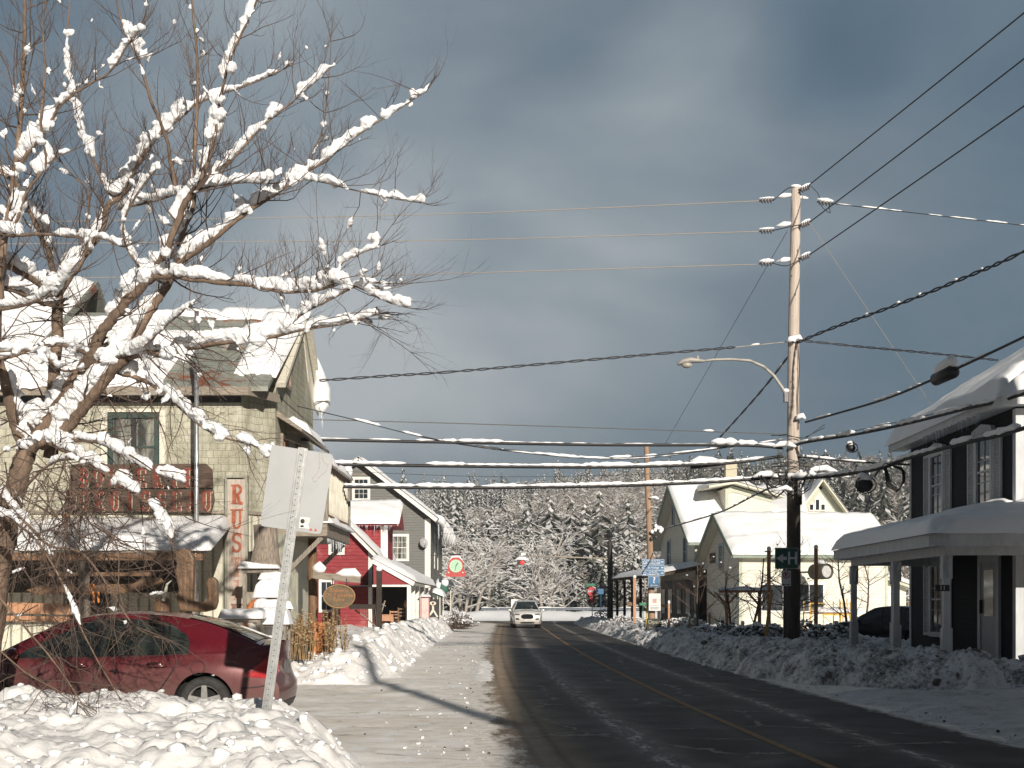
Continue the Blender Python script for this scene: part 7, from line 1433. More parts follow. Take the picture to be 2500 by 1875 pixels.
# signs on the pole
SIGNG = mat('sign_green', (.006, .075, .055), .45, .08); SW = mat('sign_white', (.55, .57, .6), .5, .05); SB = mat('sign_blue', (.018, .12, .26), .45, .08); SR = mat('sign_red', (.42, .02, .03), .45, .1)
def rrect(x0, x1, z0, z1, r, y, n=5):
    p_ = []
    for cx, cz, a0 in ((x1-r, z1-r, 0), (x0+r, z1-r, 90), (x0+r, z0+r, 180), (x1-r, z0+r, 270)):
        for k in range(n): a = R(a0+90*k/(n-1)); p_.append((cx+r*math.cos(a), y, cz+r*math.sin(a)))
    return p_
def board(parent, u0, u1, v0, v1, Y, mt, border=None, name='panel', rad=.03, th=.012):
    a = P(u0, v0, Y); b = P(u1, v1, Y)
    m = MB(); m.prism(rrect(a.x, b.x, b.z, a.z, rad, Y), (0, th, 0)); o_ = m.build(name, mt, parent)
    if border:
        m = MB(); e_ = .018
        m.prism(rrect(a.x+e_*.4, b.x-e_*.4, b.z+e_*.4, a.z-e_*.4, rad, Y-.004), (0, .003, 0)); m.build('border', border, o_); m = MB(); m.prism(rrect(a.x+e_, b.x-e_, b.z+e_, a.z-e_, rad*.8, Y-.008), (0, .003, 0)); m.build('face', mt, o_)
    return o_
HY = 32.6
hs_ = thing('hospital_sign', 'green hospital sign with white left arrow and letter H on the pole', 'sign', tuple(P(1920, 1363, HY))); board(hs_, 1892, 1949, 1337, 1389, HY, SIGNG, SW)
m = MB(); k = HY/FPX; c_ = P(1920, 1363, HY-.012)
def Q(u, v): q = P(u, v, HY-.012); return (q.x, q.y, q.z)
m.prism([Q(1895, 1363), Q(1912, 1352), Q(1912, 1359), Q(1921, 1359), Q(1921, 1367), Q(1912, 1367), Q(1912, 1374)], (0, .003, 0)); m.build('arrow', SW, hs_)
m = MB(); m.prism([Q(1924, 1347), Q(1929, 1347), Q(1929, 1378), Q(1924, 1378)], (0, .003, 0)); m.prism([Q(1941, 1347), Q(1946, 1347), Q(1946, 1378), Q(1941, 1378)], (0, .003, 0)); m.prism([Q(1929.1, 1360), Q(1940.9, 1360), Q(1940.9, 1365), Q(1929.1, 1365)], (0, .003, 0)); m.build('lettering', SW, hs_)
np2 = thing('parking_sign', 'white no-parking sign with red circle and black arrow under the green sign', 'sign', tuple(P(1920, 1412, HY))); board(np2, 1908, 1931, 1393, 1431, HY, SW, None, rad=.02)
m = MB(); m.smooth = True; c_ = P(1919.5, 1404, HY-.006); m.tube([c_+Vector((.085*math.cos(a), 0, .085*math.sin(a))) for a in np.linspace(0, 6.283, 25)], .010, 6, False); m.cyl(c_+Vector((-.06, 0, .06)), c_+Vector((.06, 0, -.06)), .008, .008, 5); m.build('red_ring', SR, np2)
m = MB(); m.text('P', face_cam((c_.x, c_.y+.002, c_.z)), .15, .006, bold=.004); m.build('lettering', BLACK, np2)
m = MB(); c_ = P(1919.5, 1427, HY-.004); m.box(c_.x-.07, c_.x+.07, c_.y-.004, c_.y, c_.z-.008, c_.z+.008); [m.prism([(c_.x+s_*.10, c_.y-.004, c_.z), (c_.x+s_*.065, c_.y-.004, c_.z+.022), (c_.x+s_*.065, c_.y-.004, c_.z-.022)], (0, .004, 0)) for s_ in (1, -1)]; m.build('arrow', BLACK, np2)
m = MB(); c_ = P(1916, 1389, HY); m.box(c_.x-.03, c_.x+.04, HY+.015, HY+.07, .35, P(0, 1340, HY).z); m.build('sign_post', DKMETAL, np2)
# small pole with blue signs
SPY = 51.0; sp2 = pole('utility_pole', at(1592, SPY), SPY, P(0, 1088, SPY).z, .15, .10, 'weathered brown utility pole carrying the blue tourist signs', mat('pole_wood_warm', (.33, .22, .15), .85, .3, 5, (7, 7, .35)), lean=-.22)
m = MB(); m.smooth = True; q = P(1600, 1300, SPY-.2)
for k in range(9): m.ball(q+Vector((rn.uniform(-.2, .25), 0, rn.uniform(-.5, .4))), .06, .06, .10, 7, 5)
m.build('clamp', DKMETAL, sp2); m = MB(); m.smooth = True
for k in range(7): m.ball(q+Vector((rn.uniform(-.15, .4), -.08, rn.uniform(-.3, .3))), .07, .06, .09, 7, 5, .2)
m.tube([P(1585, 1215, SPY-.2), P(1600, 1214, SPY-.2), P(1616, 1222, SPY-.2)], [.03, .07, .02], 6); m.build('snow_cover', ROOFSNOW, sp2)
BY = 50.6
bs_ = thing('tourist_sign', 'stack of three blue tourist direction panels on the brown pole', 'sign', tuple(P(1594, 1385, BY)))
for (v0, v1, lines, ar) in ((1365, 1379, ('Auberge de Mon', 'Petit Chum B&B'), 1), (1379.6, 1392, ('Ski Vorlage',), 1), (1392.6, 1406, ('Le Moulin', 'Wakefield Mill'), 1)):
    o_ = board(bs_, 1567, 1622, v0, v1, BY, SB, SW, rad=.02); c_ = P(1596, (v0+v1)/2, BY-.014); m = MB()
    for j, s_ in enumerate(lines): m.text(s_, face_cam((c_.x-.02, c_.y, c_.z+((.05-.10*j) if len(lines) > 1 else 0))), .105 if len(lines) > 1 else .125, .004, bold=.002, sx=.82)
    m.build('lettering', SW, o_); m = MB(); x = at(1616.5, BY); m.prism([(x-.055, c_.y, c_.z), (x, c_.y, c_.z+.05), (x, c_.y, c_.z+.018), (x+.05, c_.y, c_.z+.018), (x+.05, c_.y, c_.z-.018), (x, c_.y, c_.z-.018), (x, c_.y, c_.z-.05)], (0, .004, 0)); m.build('arrow', SW, o_)
    m = MB(); x = at(1573.5, BY); m.box(x-.07, x+.07, c_.y, c_.y+.004, c_.z-.07, c_.z-.03); m.prism([(x-.08, c_.y, c_.z+.01), (x, c_.y, c_.z+.07), (x+.08, c_.y, c_.z+.01), (x+.08, c_.y, c_.z-.01), (x, c_.y, c_.z+.04), (x-.08, c_.y, c_.z-.01)], (0, .004, 0)); m.build('pictogram', SW, o_)
qs = thing('information_sign', 'square blue sign with a white question mark and left arrow', 'sign', tuple(P(1596, 1420, BY))); board(qs, 1582, 1610, 1407, 1434, BY, SB, SW, rad=.02)
m = MB(); c_ = P(1597, 1417, BY-.014); m.text('?', face_cam((c_.x, c_.y, c_.z)), .34, .004, bold=.01); m.build('lettering', SW, qs); m = MB(); c_ = P(1597, 1429, BY-.014); m.box(c_.x-.10, c_.x+.15, c_.y, c_.y+.004, c_.z-.016, c_.z+.016); m.prism([(c_.x-.17, c_.y, c_.z), (c_.x-.10, c_.y, c_.z+.04), (c_.x-.10, c_.y, c_.z-.04)], (0, .004, 0)); m.build('arrow', SW, qs)
ns = thing('notice_sign', 'white notice with a red cross emblem and blue foot lines on the brown pole', 'sign', tuple(P(1598, 1470, BY))); board(ns, 1584, 1613, 1449, 1491, BY, WHITE, None, rad=.01)
m = MB(); c_ = P(1598, 1467, BY-.006); 
for a in (-.05, 0, .05): m.box(c_.x+a-.006, c_.x+a+.006, c_.y-.003, c_.y, c_.z-.10, c_.z+.10); m.box(c_.x-.10, c_.x+.10, c_.y-.005, c_.y-.0035, c_.z+a-.006, c_.z+a+.006)
m.box(c_.x-.18, c_.x+.18, c_.y-.003, c_.y, c_.z-.20, c_.z-.19); m.build('emblem', SR, ns); m = MB(); m.box(c_.x-.18, c_.x+.18, c_.y-.003, c_.y, c_.z-.29, c_.z-.27); m.box(c_.x-.18, c_.x+.18, c_.y-.003, c_.y, c_.z-.34, c_.z-.32); m.build('footer', SB, ns)
m = MB(); x = at(1579, 50.9); m.beam((x-.03, 50.9, .1), (x+.03, 50.9, P(0, 1456, 51).z), .06, .04); tag(m.build('marker_stake', mat('yellow_stake', (.45, .32, .06), .6, .1)), 'slim yellow marker stake left of the white notice', 'stake')
m = MB(); c_ = P(1570, 1475, 58); m.box(c_.x-.17, c_.x+.17, 58, 58.02, c_.z-.06, c_.z+.06); m.cyl((c_.x, 58.03, 0), (c_.x, 58.03, c_.z), .015, .015, 5); tag(m.build('civic_number_sign', mat('bright_green', (.01, .16, .08), .5)), 'small green number tag on a stake left of the notice', 'sign')
cb = thing('chalkboard_sign', 'black sandwich chalkboard standing at the foot of the brown pole', 'sign', tuple(P(1597, 1555, 48))); CY = 48.2
a = P(1580, 1510, CY); b = P(1614, 1554, CY-.3); m = MB(); m.prism([(a.x, CY, a.z), (P(1613, 0, CY).x, CY, a.z), (b.x+.03, CY-.3, .12), (a.x-.05, CY-.3, .12)], (0, .03, 0)); m.prism([(a.x, CY+.04, a.z), (P(1613, 0, CY).x, CY+.04, a.z), (b.x+.03, CY+.4, .12), (a.x-.05, CY+.4, .12)], (0, .03, 0)); m.build('board', mat('chalkboard', (.03, .032, .028), .7, .3), cb)
m = MB(); al = math.degrees(math.atan2(.3, a.z-.12))
for j, (s_, z_, sz) in enumerate((('Open', a.z-.14, .22), ('brunch', a.z-.36, .15), ('9-4 TH', a.z-.55, .15))): m.text(s_, Matrix.Translation((a.x+.27, CY-.3*(a.z-z_)/(a.z-.12)-.014, z_)) @ Matrix.Rotation(R(90+(-al)), 4, 'X'), sz, .003)
m.build('lettering', mat('chalk', (.38, .36, .28), .9, .3), cb)
# dark pole with flashing light over the road
dp = pole('utility_pole', at(1489, 78), 78, P(0, 1310, 78).z, .20, .15, 'short dark utility pole at the end of the road beside the stop sign', mat('dark_pole', (.035, .030, .028), .8, .3))
m = MB(); m.smooth = True; m.cyl(P(1489, 1364, 78), P(1272, 1356, 78), .05, .04, 6); m.build('mast_arm', mat('mast_galvanised', (.34, .30, .24), .6), dp); m = MB(); m.tube([P(1478, 1306, 78), P(1489, 1309, 78), P(1496, 1308, 78)], [.06, .22, .1], 7); m.build('cap', BLACK, dp); m = MB(); m.tube([P(1272, 1354, 78), P(1283, 1353, 78)], [.1, .05], 6); m.build('snow_cover', ROOFSNOW, dp)
fb_ = thing('flashing_beacon', 'hanging traffic beacon with a red lens and snow on top above the road', 'traffic light', tuple(P(1272, 1372, 78))); m = MB(); c_ = P(1272, 1373, 78); m.box(c_.x-.26, c_.x+.22, 77.8, 78.15, c_.z-.16, c_.z+.16); m.cyl(c_+Vector((0, .05, .16)), P(1272, 1357, 78)+Vector((0, .05, 0)), .02, .02, 5); m.build('housing', BLACK, fb_)
m = MB(); m.smooth = True; m.ball((c_.x+.08, 77.78, c_.z-.02), .13, .05, .14, 12, 7)
ml, tl, pl_ = newmat('beacon_red_lens'); pl_.inputs['Base Color'].default_value = (.8, .02, .02, 1); pl_.inputs['Emission Color'].default_value = (1, .06, .05, 1); pl_.inputs['Emission Strength'].default_value = .8
m.build('lens', ml, fb_); m = MB(); m.smooth = True; m.tube([(c_.x-.42, 78, c_.z+.12), (c_.x-.1, 78, c_.z+.24), (c_.x+.25, 78, c_.z+.22), (c_.x+.5, 78, c_.z+.14)], [.04, .13, .13, .04], 8, jit=.1); m.build('snow_cover', ROOFSNOW, fb_)
# stop sign
st_ = thing('stop_sign', 'red octagonal stop sign reading ARRET with snow on it', 'stop sign', (at(1445, 88), 88, 0)); c_ = P(1445, 1444, 88); r_ = .36
m = MB(); m.prism([c_+Vector((r_*math.cos(R(22.5+45*k)), 0, r_*math.sin(R(22.5+45*k)))) for k in range(8)], (0, .02, 0)); m.build('panel', SR, st_); m = MB(); m.text('ARRÊT', face_cam((c_.x, c_.y-.008, c_.z)), .24, .006, bold=.003, sx=.82); m.build('lettering', SW, st_)
m = MB(); m.cyl((c_.x+.02, 88.05, 0), (c_.x+.05, 88.05, c_.z+.6), .03, .03, 6); m.build('pole', ALU, st_); m = MB(); q = P(1445, 1465, 88); m.box(q.x-.16, q.x+.16, 88, 88.02, q.z-.2, q.z+.2); m.build('tab', SR, st_); m = MB(); q = P(1443, 1428, 88); m.box(q.x-.32, q.x+.32, 88.02, 88.04, q.z-.08, q.z+.10); m.build('street_name_plate', mat('bright_green', (.01, .16, .08)), st_)
m = MB(); m.smooth = True; m.tube([c_+Vector((.1, 0, .33)), c_+Vector((.25, 0, .25)), c_+Vector((.32, 0, 0))], [.03, .06, .03], 6); m.build('snow_cover', ROOFSNOW, st_)
m = MB(); q = P(1467, 1444, 90); m.box(q.x-.2, q.x+.2, 90, 90.02, q.z-.2, q.z+.2); m.cyl((q.x, 90.04, 0), (q.x, 90.04, q.z), .02, .02, 5); tag(m.build('blue_sign', SB), 'small blue square sign right of the stop sign', 'sign')
# guard rail
gr = thing('guard_rail', 'grey guard rail topped with snow across the end of the road', 'guard rail', (2, 110, 0)); gz_ = P(0, 1486, 110).z
m = MB(); m.box(at(1175, 110), at(1560, 110), 110, 110.06, gz_-.12, gz_+.08); m.build('beam', mat('rail_steel', (.10, .12, .15), .5, .2), gr)
for k in range(10): x = at(1180+42*k, 110); m = MB(); m.box(x-.09, x+.09, 110.06, 110.25, 0, gz_+.26); m.build('post', mat('rail_post', (.05, .05, .06), .8), gr)
m = MB(); snow_quad(m, (at(1175, 110), 109.96, gz_+.08), (at(1560, 110), 109.96, gz_+.08), (at(1560, 110), 110.1, gz_+.08), (at(1175, 110), 110.1, gz_+.08), .05, .05, 4, 60, 5); m.build('snow_cover', ROOFSNOW, gr)
m = MB(); q = P(1256, 1466, 104); m.box(q.x-.28, q.x+.28, 104, 104.1, .5, q.z+.1); tag(m.build('white_board', WHITE), 'white board standing just behind the white oncoming car', 'sign')

# ================================================================== foreground street sign seen from behind
SGY = 11.1
fs = thing('road_sign', 'back of a leaning grey sign on a perforated steel post in the snow', 'road sign', tuple(P(650, 1740, SGY)))
def sgp(u, v, dy=0): q = P(u, v, SGY); q.y += dy; return q
C4 = [(661, 1084), (813, 1108), (782, 1304), (632, 1283)]; pts = []
for i in range(4):
    a, b, c = Vector(C4[i-1]), Vector(C4[i]), Vector(C4[(i+1) % 4]); d1 = (a-b).normalized()*11; d2 = (c-b).normalized()*11
    for k in range(6): f = k/5; q = (b+d1)*(1-f)**2+b*2*f*(1-f)+(b+d2)*f**2; pts.append(sgp(q.x, q.y, .04))
m = MB(); m.prism(pts, (0, .004, 0)); pnl = m.build('panel', ALU, fs)
a, b = sgp(648, 1745), sgp(739, 1093)
m = MB(); d = (b-a).normalized(); X_ = Vector((d.z, 0, -d.x)); w_ = .030
for (o0, o1, y0, y1) in ((-.045, -.019, .018, .022), (-.019, -.015, -.012, .022), (-.015, .015, -.012, -.008), (.015, .019, -.012, .022), (.019, .045, .018, .022)):
    p_ = [a+X_*o0+Vector((0, y0, 0)), a+X_*o1+Vector((0, y0, 0)), b+X_*o1+Vector((0, y0, 0)), b+X_*o0+Vector((0, y0, 0))]; m.prism(p_, (0, y1-y0, 0))
m.build('post', METAL, fs)
L_ = (b-a).length; m = MB(); k = .08
while k < L_-.04:
    c_ = a+d*k+Vector((0, -.0125, 0)); m.prism([c_+Vector((.0055*math.cos(t_a), 0, .0055*math.sin(t_a))) for t_a in np.linspace(0, 6.283, 9)[:-1]], (0, -.0008, 0)); k += .0508
m.build('post_holes', BLACK, fs)
for (u, v) in ((735, 1109), (712, 1262)): m = MB(); m.smooth = True; q = sgp(u, v, -.018); m.ball(q, .009, .006, .009, 10, 5); m.build('bolt', RIM, fs)
a_ = sgp(724.5, 1262, .037); b_ = sgp(754, 1294, .037)
def skew(u, v): return sgp(739+(u-739), v+(u-739)*.10, .036)
m = MB(); m.prism([skew(731, 1262), skew(755, 1262), skew(753, 1289), skew(728, 1289)], (0, .003, 0)); stk = m.build('sticker', WHITE, pnl)
m = MB(); m.smooth = True; q = skew(737, 1272); m.ball((q.x, q.y-.001, q.z), .020, .0012, .022, 12, 6); m.ball((q.x-.004, q.y-.001, q.z-.045), .018, .001, .010, 8, 5)
for k in range(9): t_a = R(-60+k*28); c_ = skew(748, 1275); c_.y -= .0012; m.beam(c_+Vector((.012*math.cos(t_a), 0, .012*math.sin(t_a))), c_+Vector((.03*math.cos(t_a), 0, .045*math.sin(t_a))), .0015, .003, (0, 1, 0))
m.build('sticker_print', BLACK, stk)
for u in (757, 769): m = MB(); m.prism([skew(u-4, 1293), skew(u+4, 1293), skew(u+.5, 1286)], (0, .002, 0)); m.build('sticker', mat('red_decal', (.50, .08, .04), .6), pnl)
# stain outline on the sheet
m = MB(); m.smooth = True; st_p = [(787, 1098), (783, 1112), (790, 1128), (800, 1133), (794, 1150), (780, 1160), (772, 1172), (764, 1175), (762, 1166), (770, 1158), (778, 1145), (780, 1128), (777, 1112), (781, 1098)]
m.tube([sgp(u, v, .0385) for u, v in st_p], .0035, 5, False, sq=.4); m.build('stain', mat('pale_stain', (.45, .41, .38), .7, .2, 30), pnl)
# pole behind the photographer (out of the picture): throws the long shadow across the shoulder
pole('utility_pole', 6.5, -5, 12.2, .2, .14, 'wooden utility pole at the kerb behind the photographer')

# ================================================================== the big bare tree
bt_ = thing('bare_tree', 'large bare tree thick with snow on its limbs over the red car', 'tree', (-5.75, 13.6, 0))
def fullp(pts): return pts
# limbs: list of (u, v) in full-size pixels, depth start/end, radius start/end
B0 = 13.6
LIMBS = [
 ([(-40, 1800), (-30, 1600), (-8, 1420), (10, 1320), (28, 1230), (50, 1150), (64, 1098)], B0, B0, .19, .125),
 ([(64, 1098), (42, 1050), (24, 980), (4, 900), (-25, 830), (-60, 700)], B0, B0-.6, .085, .05),
 ([(64, 1110), (92, 1064), (128, 1020), (163, 962), (204, 900), (226, 868)], B0, B0-.2, .105, .085),
 ([(226, 868), (240, 825), (266, 788), (300, 745), (340, 705), (366, 683)], B0-.2, B0-.4, .075, .055),
 ([(366, 683), (386, 646), (420, 579), (449, 501), (470, 468)], B0-.4, B0-.7, .05, .038),
 ([(470, 468), (501, 415), (525, 328), (535, 260), (560, 150), (600, 60), (640, -30)], B0-.7, B0-1.2, .032, .010),
 ([(122, 1120), (129, 1040), (131, 966), (135, 890), (140, 800), (140, 726)], B0+.3, B0+.5, .095, .072),
 ([(140, 726), (160, 690), (193, 641), (227, 593), (256, 540), (262, 505), (289, 482)], B0+.5, B0+.9, .055, .04),
 ([(289, 482), (309, 444), (357, 371), (381, 338), (420, 304), (473, 260), (521, 236), (608, 207), (690, 170)], B0+.9, B0+1.4, .04, .008),
 ([(138, 726), (123, 627), (101, 579), (87, 545), (63, 497), (39, 448), (0, 420), (-50, 380)], B0+.5, B0+.2, .045, .025),
 ([(100, 1085), (144, 1061), (182, 1023), (213, 985), (243, 947), (281, 897), (315, 871)], B0, B0-.5, .085, .062),
 ([(315, 871), (353, 863), (418, 858), (532, 838), (646, 826), (722, 808), (836, 790), (930, 765)], B0-.5, B0-1.3, .048, .008),
 ([(281, 897), (300, 862), (342, 802), (380, 738), (406, 700), (434, 641)], B0-.4, B0-.1, .062, .05),
 ([(434, 641), (482, 612), (521, 583), (579, 535), (627, 501), (675, 473), (723, 434), (791, 395), (839, 357), (897, 313), (945, 285), (1041, 222)], B0-.1, B0+.4, .046, .005),
 ([(723, 434), (743, 420), (770, 360), (791, 299), (805, 164), (808, 92)], B0+.2, B0+.5, .020, .004),
 ([(723, 434), (790, 445), (880, 468), (960, 485), (1036, 497)], B0+.2, B0, .014, .004),
 ([(434, 641), (440, 600), (450, 560), (473, 497), (475, 376), (482, 251), (482, 145), (468, 0), (460, -60)], B0, B0-.3, .040, .012),
 ([(366, 683), (415, 673), (482, 683), (579, 694), (675, 700), (740, 712), (790, 705)], B0-.4, B0-1.2, .044, .016),
 ([(617, 700), (699, 714), (760, 706), (800, 690), (868, 700), (940, 735), (1000, 752)], B0-.9, B0-1.6, .020, .005),
 ([(790, 705), (812, 690), (830, 650), (855, 630), (930, 600)], B0-1.2, B0-1.4, .014, .004),
 ([(420, 858), (560, 835), (690, 800), (740, 765), (800, 735), (868, 700), (920, 690)], B0-.7, B0-1.5, .026, .006),
 ([(228, 880), (304, 913), (365, 935), (410, 966), (448, 1004), (494, 1042), (547, 1068), (615, 1087), (680, 1120)], B0-.2, B0-1.0, .042, .007),
 ([(70, 1110), (84, 1095), (114, 1080), (152, 1095), (197, 1122), (235, 1144), (281, 1171), (327, 1205), (380, 1250), (420, 1330)], B0, B0-1.2, .06, .010),
 ([(120, 1080), (190, 1075), (250, 1085), (310, 1120), (370, 1150), (450, 1180)], B0-.1, B0-1.0, .03, .006),
 ([(0, 700), (14, 560), (29, 458), (48, 313), (58, 145), (60, 0), (62, -60)], B0-.5, B0-.3, .055, .018),
 ([(-60, 1050), (-20, 880), (-8, 800), (0, 700)], B0-.6, B0-.5, .09, .058),
 ([(434, 482), (420, 410), (405, 333), (367, 241), (338, 145), (309, 87), (289, 24), (280, -40)], B0+.5, B0+.2, .032, .010),
 ([(449, 600), (442, 540), (434, 482)], B0-.1, B0+.5, .035, .032),
 ([(289, 482), (260, 463), (231, 400), (193, 318), (180, 250), (164, 160), (170, 0)], B0+.9, B0+1.2, .030, .009),
 ([(473, 463), (579, 446), (660, 448)], B0-.6, B0-.2, .020, .008), ([(473, 463), (530, 420), (579, 376), (651, 299), (723, 241), (810, 164)], B0-.6, B0-.1, .030, .005),
 ([(-30, 560), (30, 575), (96, 570), (180, 578), (240, 580), (290, 600)], B0-.5, B0-1.2, .030, .008),
 ([(48, 400), (100, 330), (150, 255), (207, 212), (270, 174), (310, 110), (350, 60)], B0-.4, B0-1.0, .028, .006),
 ([(-40, 760), (60, 745), (120, 715), (190, 640)], B0-.5, B0-1.4, .03, .006), ([(-40, 690), (50, 715), (100, 740), (137, 745)], B0-.4, B0+.4, .03, .03),
 ([(-30, 640), (30, 655), (90, 690), (132, 735)], B0-.3, B0+.4, .045, .04), ([(-40, 880), (30, 870), (80, 850), (140, 842), (180, 850), (226, 868)], B0-.9, B0-.2, .020, .022),
 ([(-30, 860), (60, 855), (110, 870), (150, 905), (204, 900)], B0-1.2, B0-.3, .014, .014),
 ([(30, 580), (60, 480), (110, 400), (100, 300), (110, 180), (105, 60), (120, -40)], B0-.4, B0-.9, .026, .008),
 ([(240, 880), (330, 860), (400, 800), (470, 740)], B0-.3, B0-1.5, .016, .005), ([(210, 620), (215, 480), (170, 420), (120, 360)], B0+.6, B0+.1, .022, .006),
 ([(400, 694), (330, 640), (300, 560), (330, 480), (390, 400)], B0-.3, B0-1.0, .020, .006), ([(289, 510), (380, 490), (440, 470)], B0+.9, B0+.2, .02, .01),
 ([(-30, 1290), (60, 1190), (130, 1130), (200, 1120)], B0-.3, B0-1.4, .03, .008), ([(-40, 1230), (70, 1300), (140, 1400), (210, 1560), (290, 1700)], B0-1.2, B0-2.0, .022, .006),
 ([(0, 1460), (60, 1530), (150, 1640), (230, 1760), (290, 1798)], 11.2, 10.6, .016, .004), ([(-30, 1560), (60, 1640), (150, 1690), (240, 1740)], 10.8, 10.2, .010, .003),
 ([(-40, 1160), (40, 1250), (120, 1330), (200, 1350), (270, 1440), (330, 1530), (400, 1560)], B0-.9, B0-2.2, .024, .005),
]
rt = random.Random(21); TR = MB(); TR.smooth = True; TW = MB(); SN_ = MB(); SN_.smooth = True
def catmull(W_, n):
    out_ = []
    for i in range(len(W_)-1):
        p0 = W_[max(i-1, 0)]; p1 = W_[i]; p2 = W_[i+1]; p3 = W_[min(i+2, len(W_)-1)]
        for j in range(n):
            k = j/n; out_.append(.5*((2*p1)+(-p0+p2)*k+(2*p0-5*p1+4*p2-p3)*k*k+(-p0+3*p1-3*p2+p3)*k**3))
    return out_+[W_[-1]]
def limb_snow(C_, rad, dens=.75, rmul=1.0, seed=0):
    k = 0; n = len(C_)-1
    while k < n:
        d = (C_[k+1]-C_[k]); hz = math.hypot(d.x, d.y)/max(d.length, 1e-6)
        run = rt.randint(3, 9)
        if rt.random() < dens*min(1, hz*1.5) and hz > .18:
            seg = C_[k:min(n+1, k+run+1)]
            if len(seg) >= 3:
                rs = (.034+rad[k]*.72)*rmul*rt.uniform(.7, 1.4); pts_ = []; rr = []
                for i, q in enumerate(seg):
                    dd = (seg[min(i+1, len(seg)-1)]-seg[max(i-1, 0)]).normalized(); up = Vector((0, 0, 1))-dd*dd.z; up = up.normalized() if up.length > .05 else Vector((0, 0, 1))
                    e_ = .35 if i in (0, len(seg)-1) else 1; r_ = rs*e_*rt.uniform(.7, 1.35); rr.append(r_); pts_.append(q+up*(rad[min(k+i, n)]*.75+r_*.65)+Vector((0, 0, .005)))
                SN_.tube(pts_, rr, 9, True, .16, sq=.9)
                for _ in range(len(seg)//2):
                    if rt.random() < .45: c_ = rt.choice(pts_); s2 = rs*rt.uniform(.5, 1.1); SN_.ball(c_+Vector((rt.uniform(-.9, .9)*rs, rt.uniform(-1, .3)*rs, rt.uniform(-.9, .8)*rs)), s2*rt.uniform(.8, 1.5), s2, s2*rt.uniform(.7, 1.3), 8, 5, .25, rt.random())
        k += run+(rt.randint(0, 2) if rt.random() < .4 else 0)
def clump(p_, s_):
    d = Vector((rt.uniform(-1, 1), rt.uniform(-.6, .6), rt.uniform(-1.2, .6))).normalized(); k = rt.randint(1, 2)
    pass
def twsnow(pts_, i0, i1, s_):
    seg = pts_[max(0, i0):i1+1]
    if len(seg) < 2: return
    q = []
    for a, b in zip(seg, seg[1:]): q += [a, a.lerp(b, .5)]
    q.append(seg[-1]); n = len(q)
    SN_.tube([x+Vector((0, 0, s_*rt.uniform(.25, .6))) for x in q], [s_*(.25 if i in (0, n-1) else rt.uniform(.6, 1.35)) for i in range(n)], 7, True, .2, sq=rt.uniform(.7, 1))
    if rt.random() < .6: c_ = q[n//2]; SN_.ball(c_+Vector((rt.uniform(-1, 1)*s_, rt.uniform(-.5, .5)*s_, rt.uniform(-.4, .9)*s_)), s_*rt.uniform(.7, 1.4), s_*.9, s_*rt.uniform(.7, 1.5), 8, 5, .28, rt.random())
def _old(p_, s_, d):
    SN_.tube([p_-d*s_*1.2, p_-d*s_*.5+Vector((0, 0, s_*.4)), p_+Vector((0, 0, s_*.5)), p_+d*s_*.8, p_+d*s_*1.5-Vector((0, 0, s_*.5))], [s_*.25, s_*.75, s_, s_*.7, s_*.25], 7, True, .18, sq=.85)
LOW = [False]
def twig(p_, d, L_, r, lv, grav):
    n = 5 if lv < 2 else 4; pts_ = [p_]; 
    for i in range(n):
        d = (d+Vector((rt.uniform(-.28, .28), rt.uniform(-.28, .28), rt.uniform(-.16, .22)+grav))).normalized(); p_ = p_+d*L_/n; pts_.append(p_)
    rr = [r*(1-.72*i/n) for i in range(n+1)]; TW.tube(pts_, rr, 4 if lv == 0 else 3, False)
    if lv == 0 and rt.random() < (.05 if LOW[0] else .34): k_ = rt.choice((0, 0, 0, 1, 2)); twsnow(pts_, k_, k_+1, rt.uniform(.018, .046) if not LOW[0] else .02)
    elif lv == 1 and rt.random() < (0 if LOW[0] else .03): twsnow(pts_, 0, 1, rt.uniform(.012, .026))
    if lv < 2:
        for _ in range(rt.randint(3, 6) if lv == 0 else rt.randint(2, 4)):
            f = rt.uniform(.15, 1); i = min(n-1, int(f*n)); q = pts_[i].lerp(pts_[i+1], f*n-i); a = Vector((rt.uniform(-1, 1), rt.uniform(-.8, .8), rt.uniform(-.5, .9))).normalized()
            twig(q, (d*.9+a*.8).normalized(), L_*rt.uniform(.28, .6), rr[i]*.62, lv+1, grav)
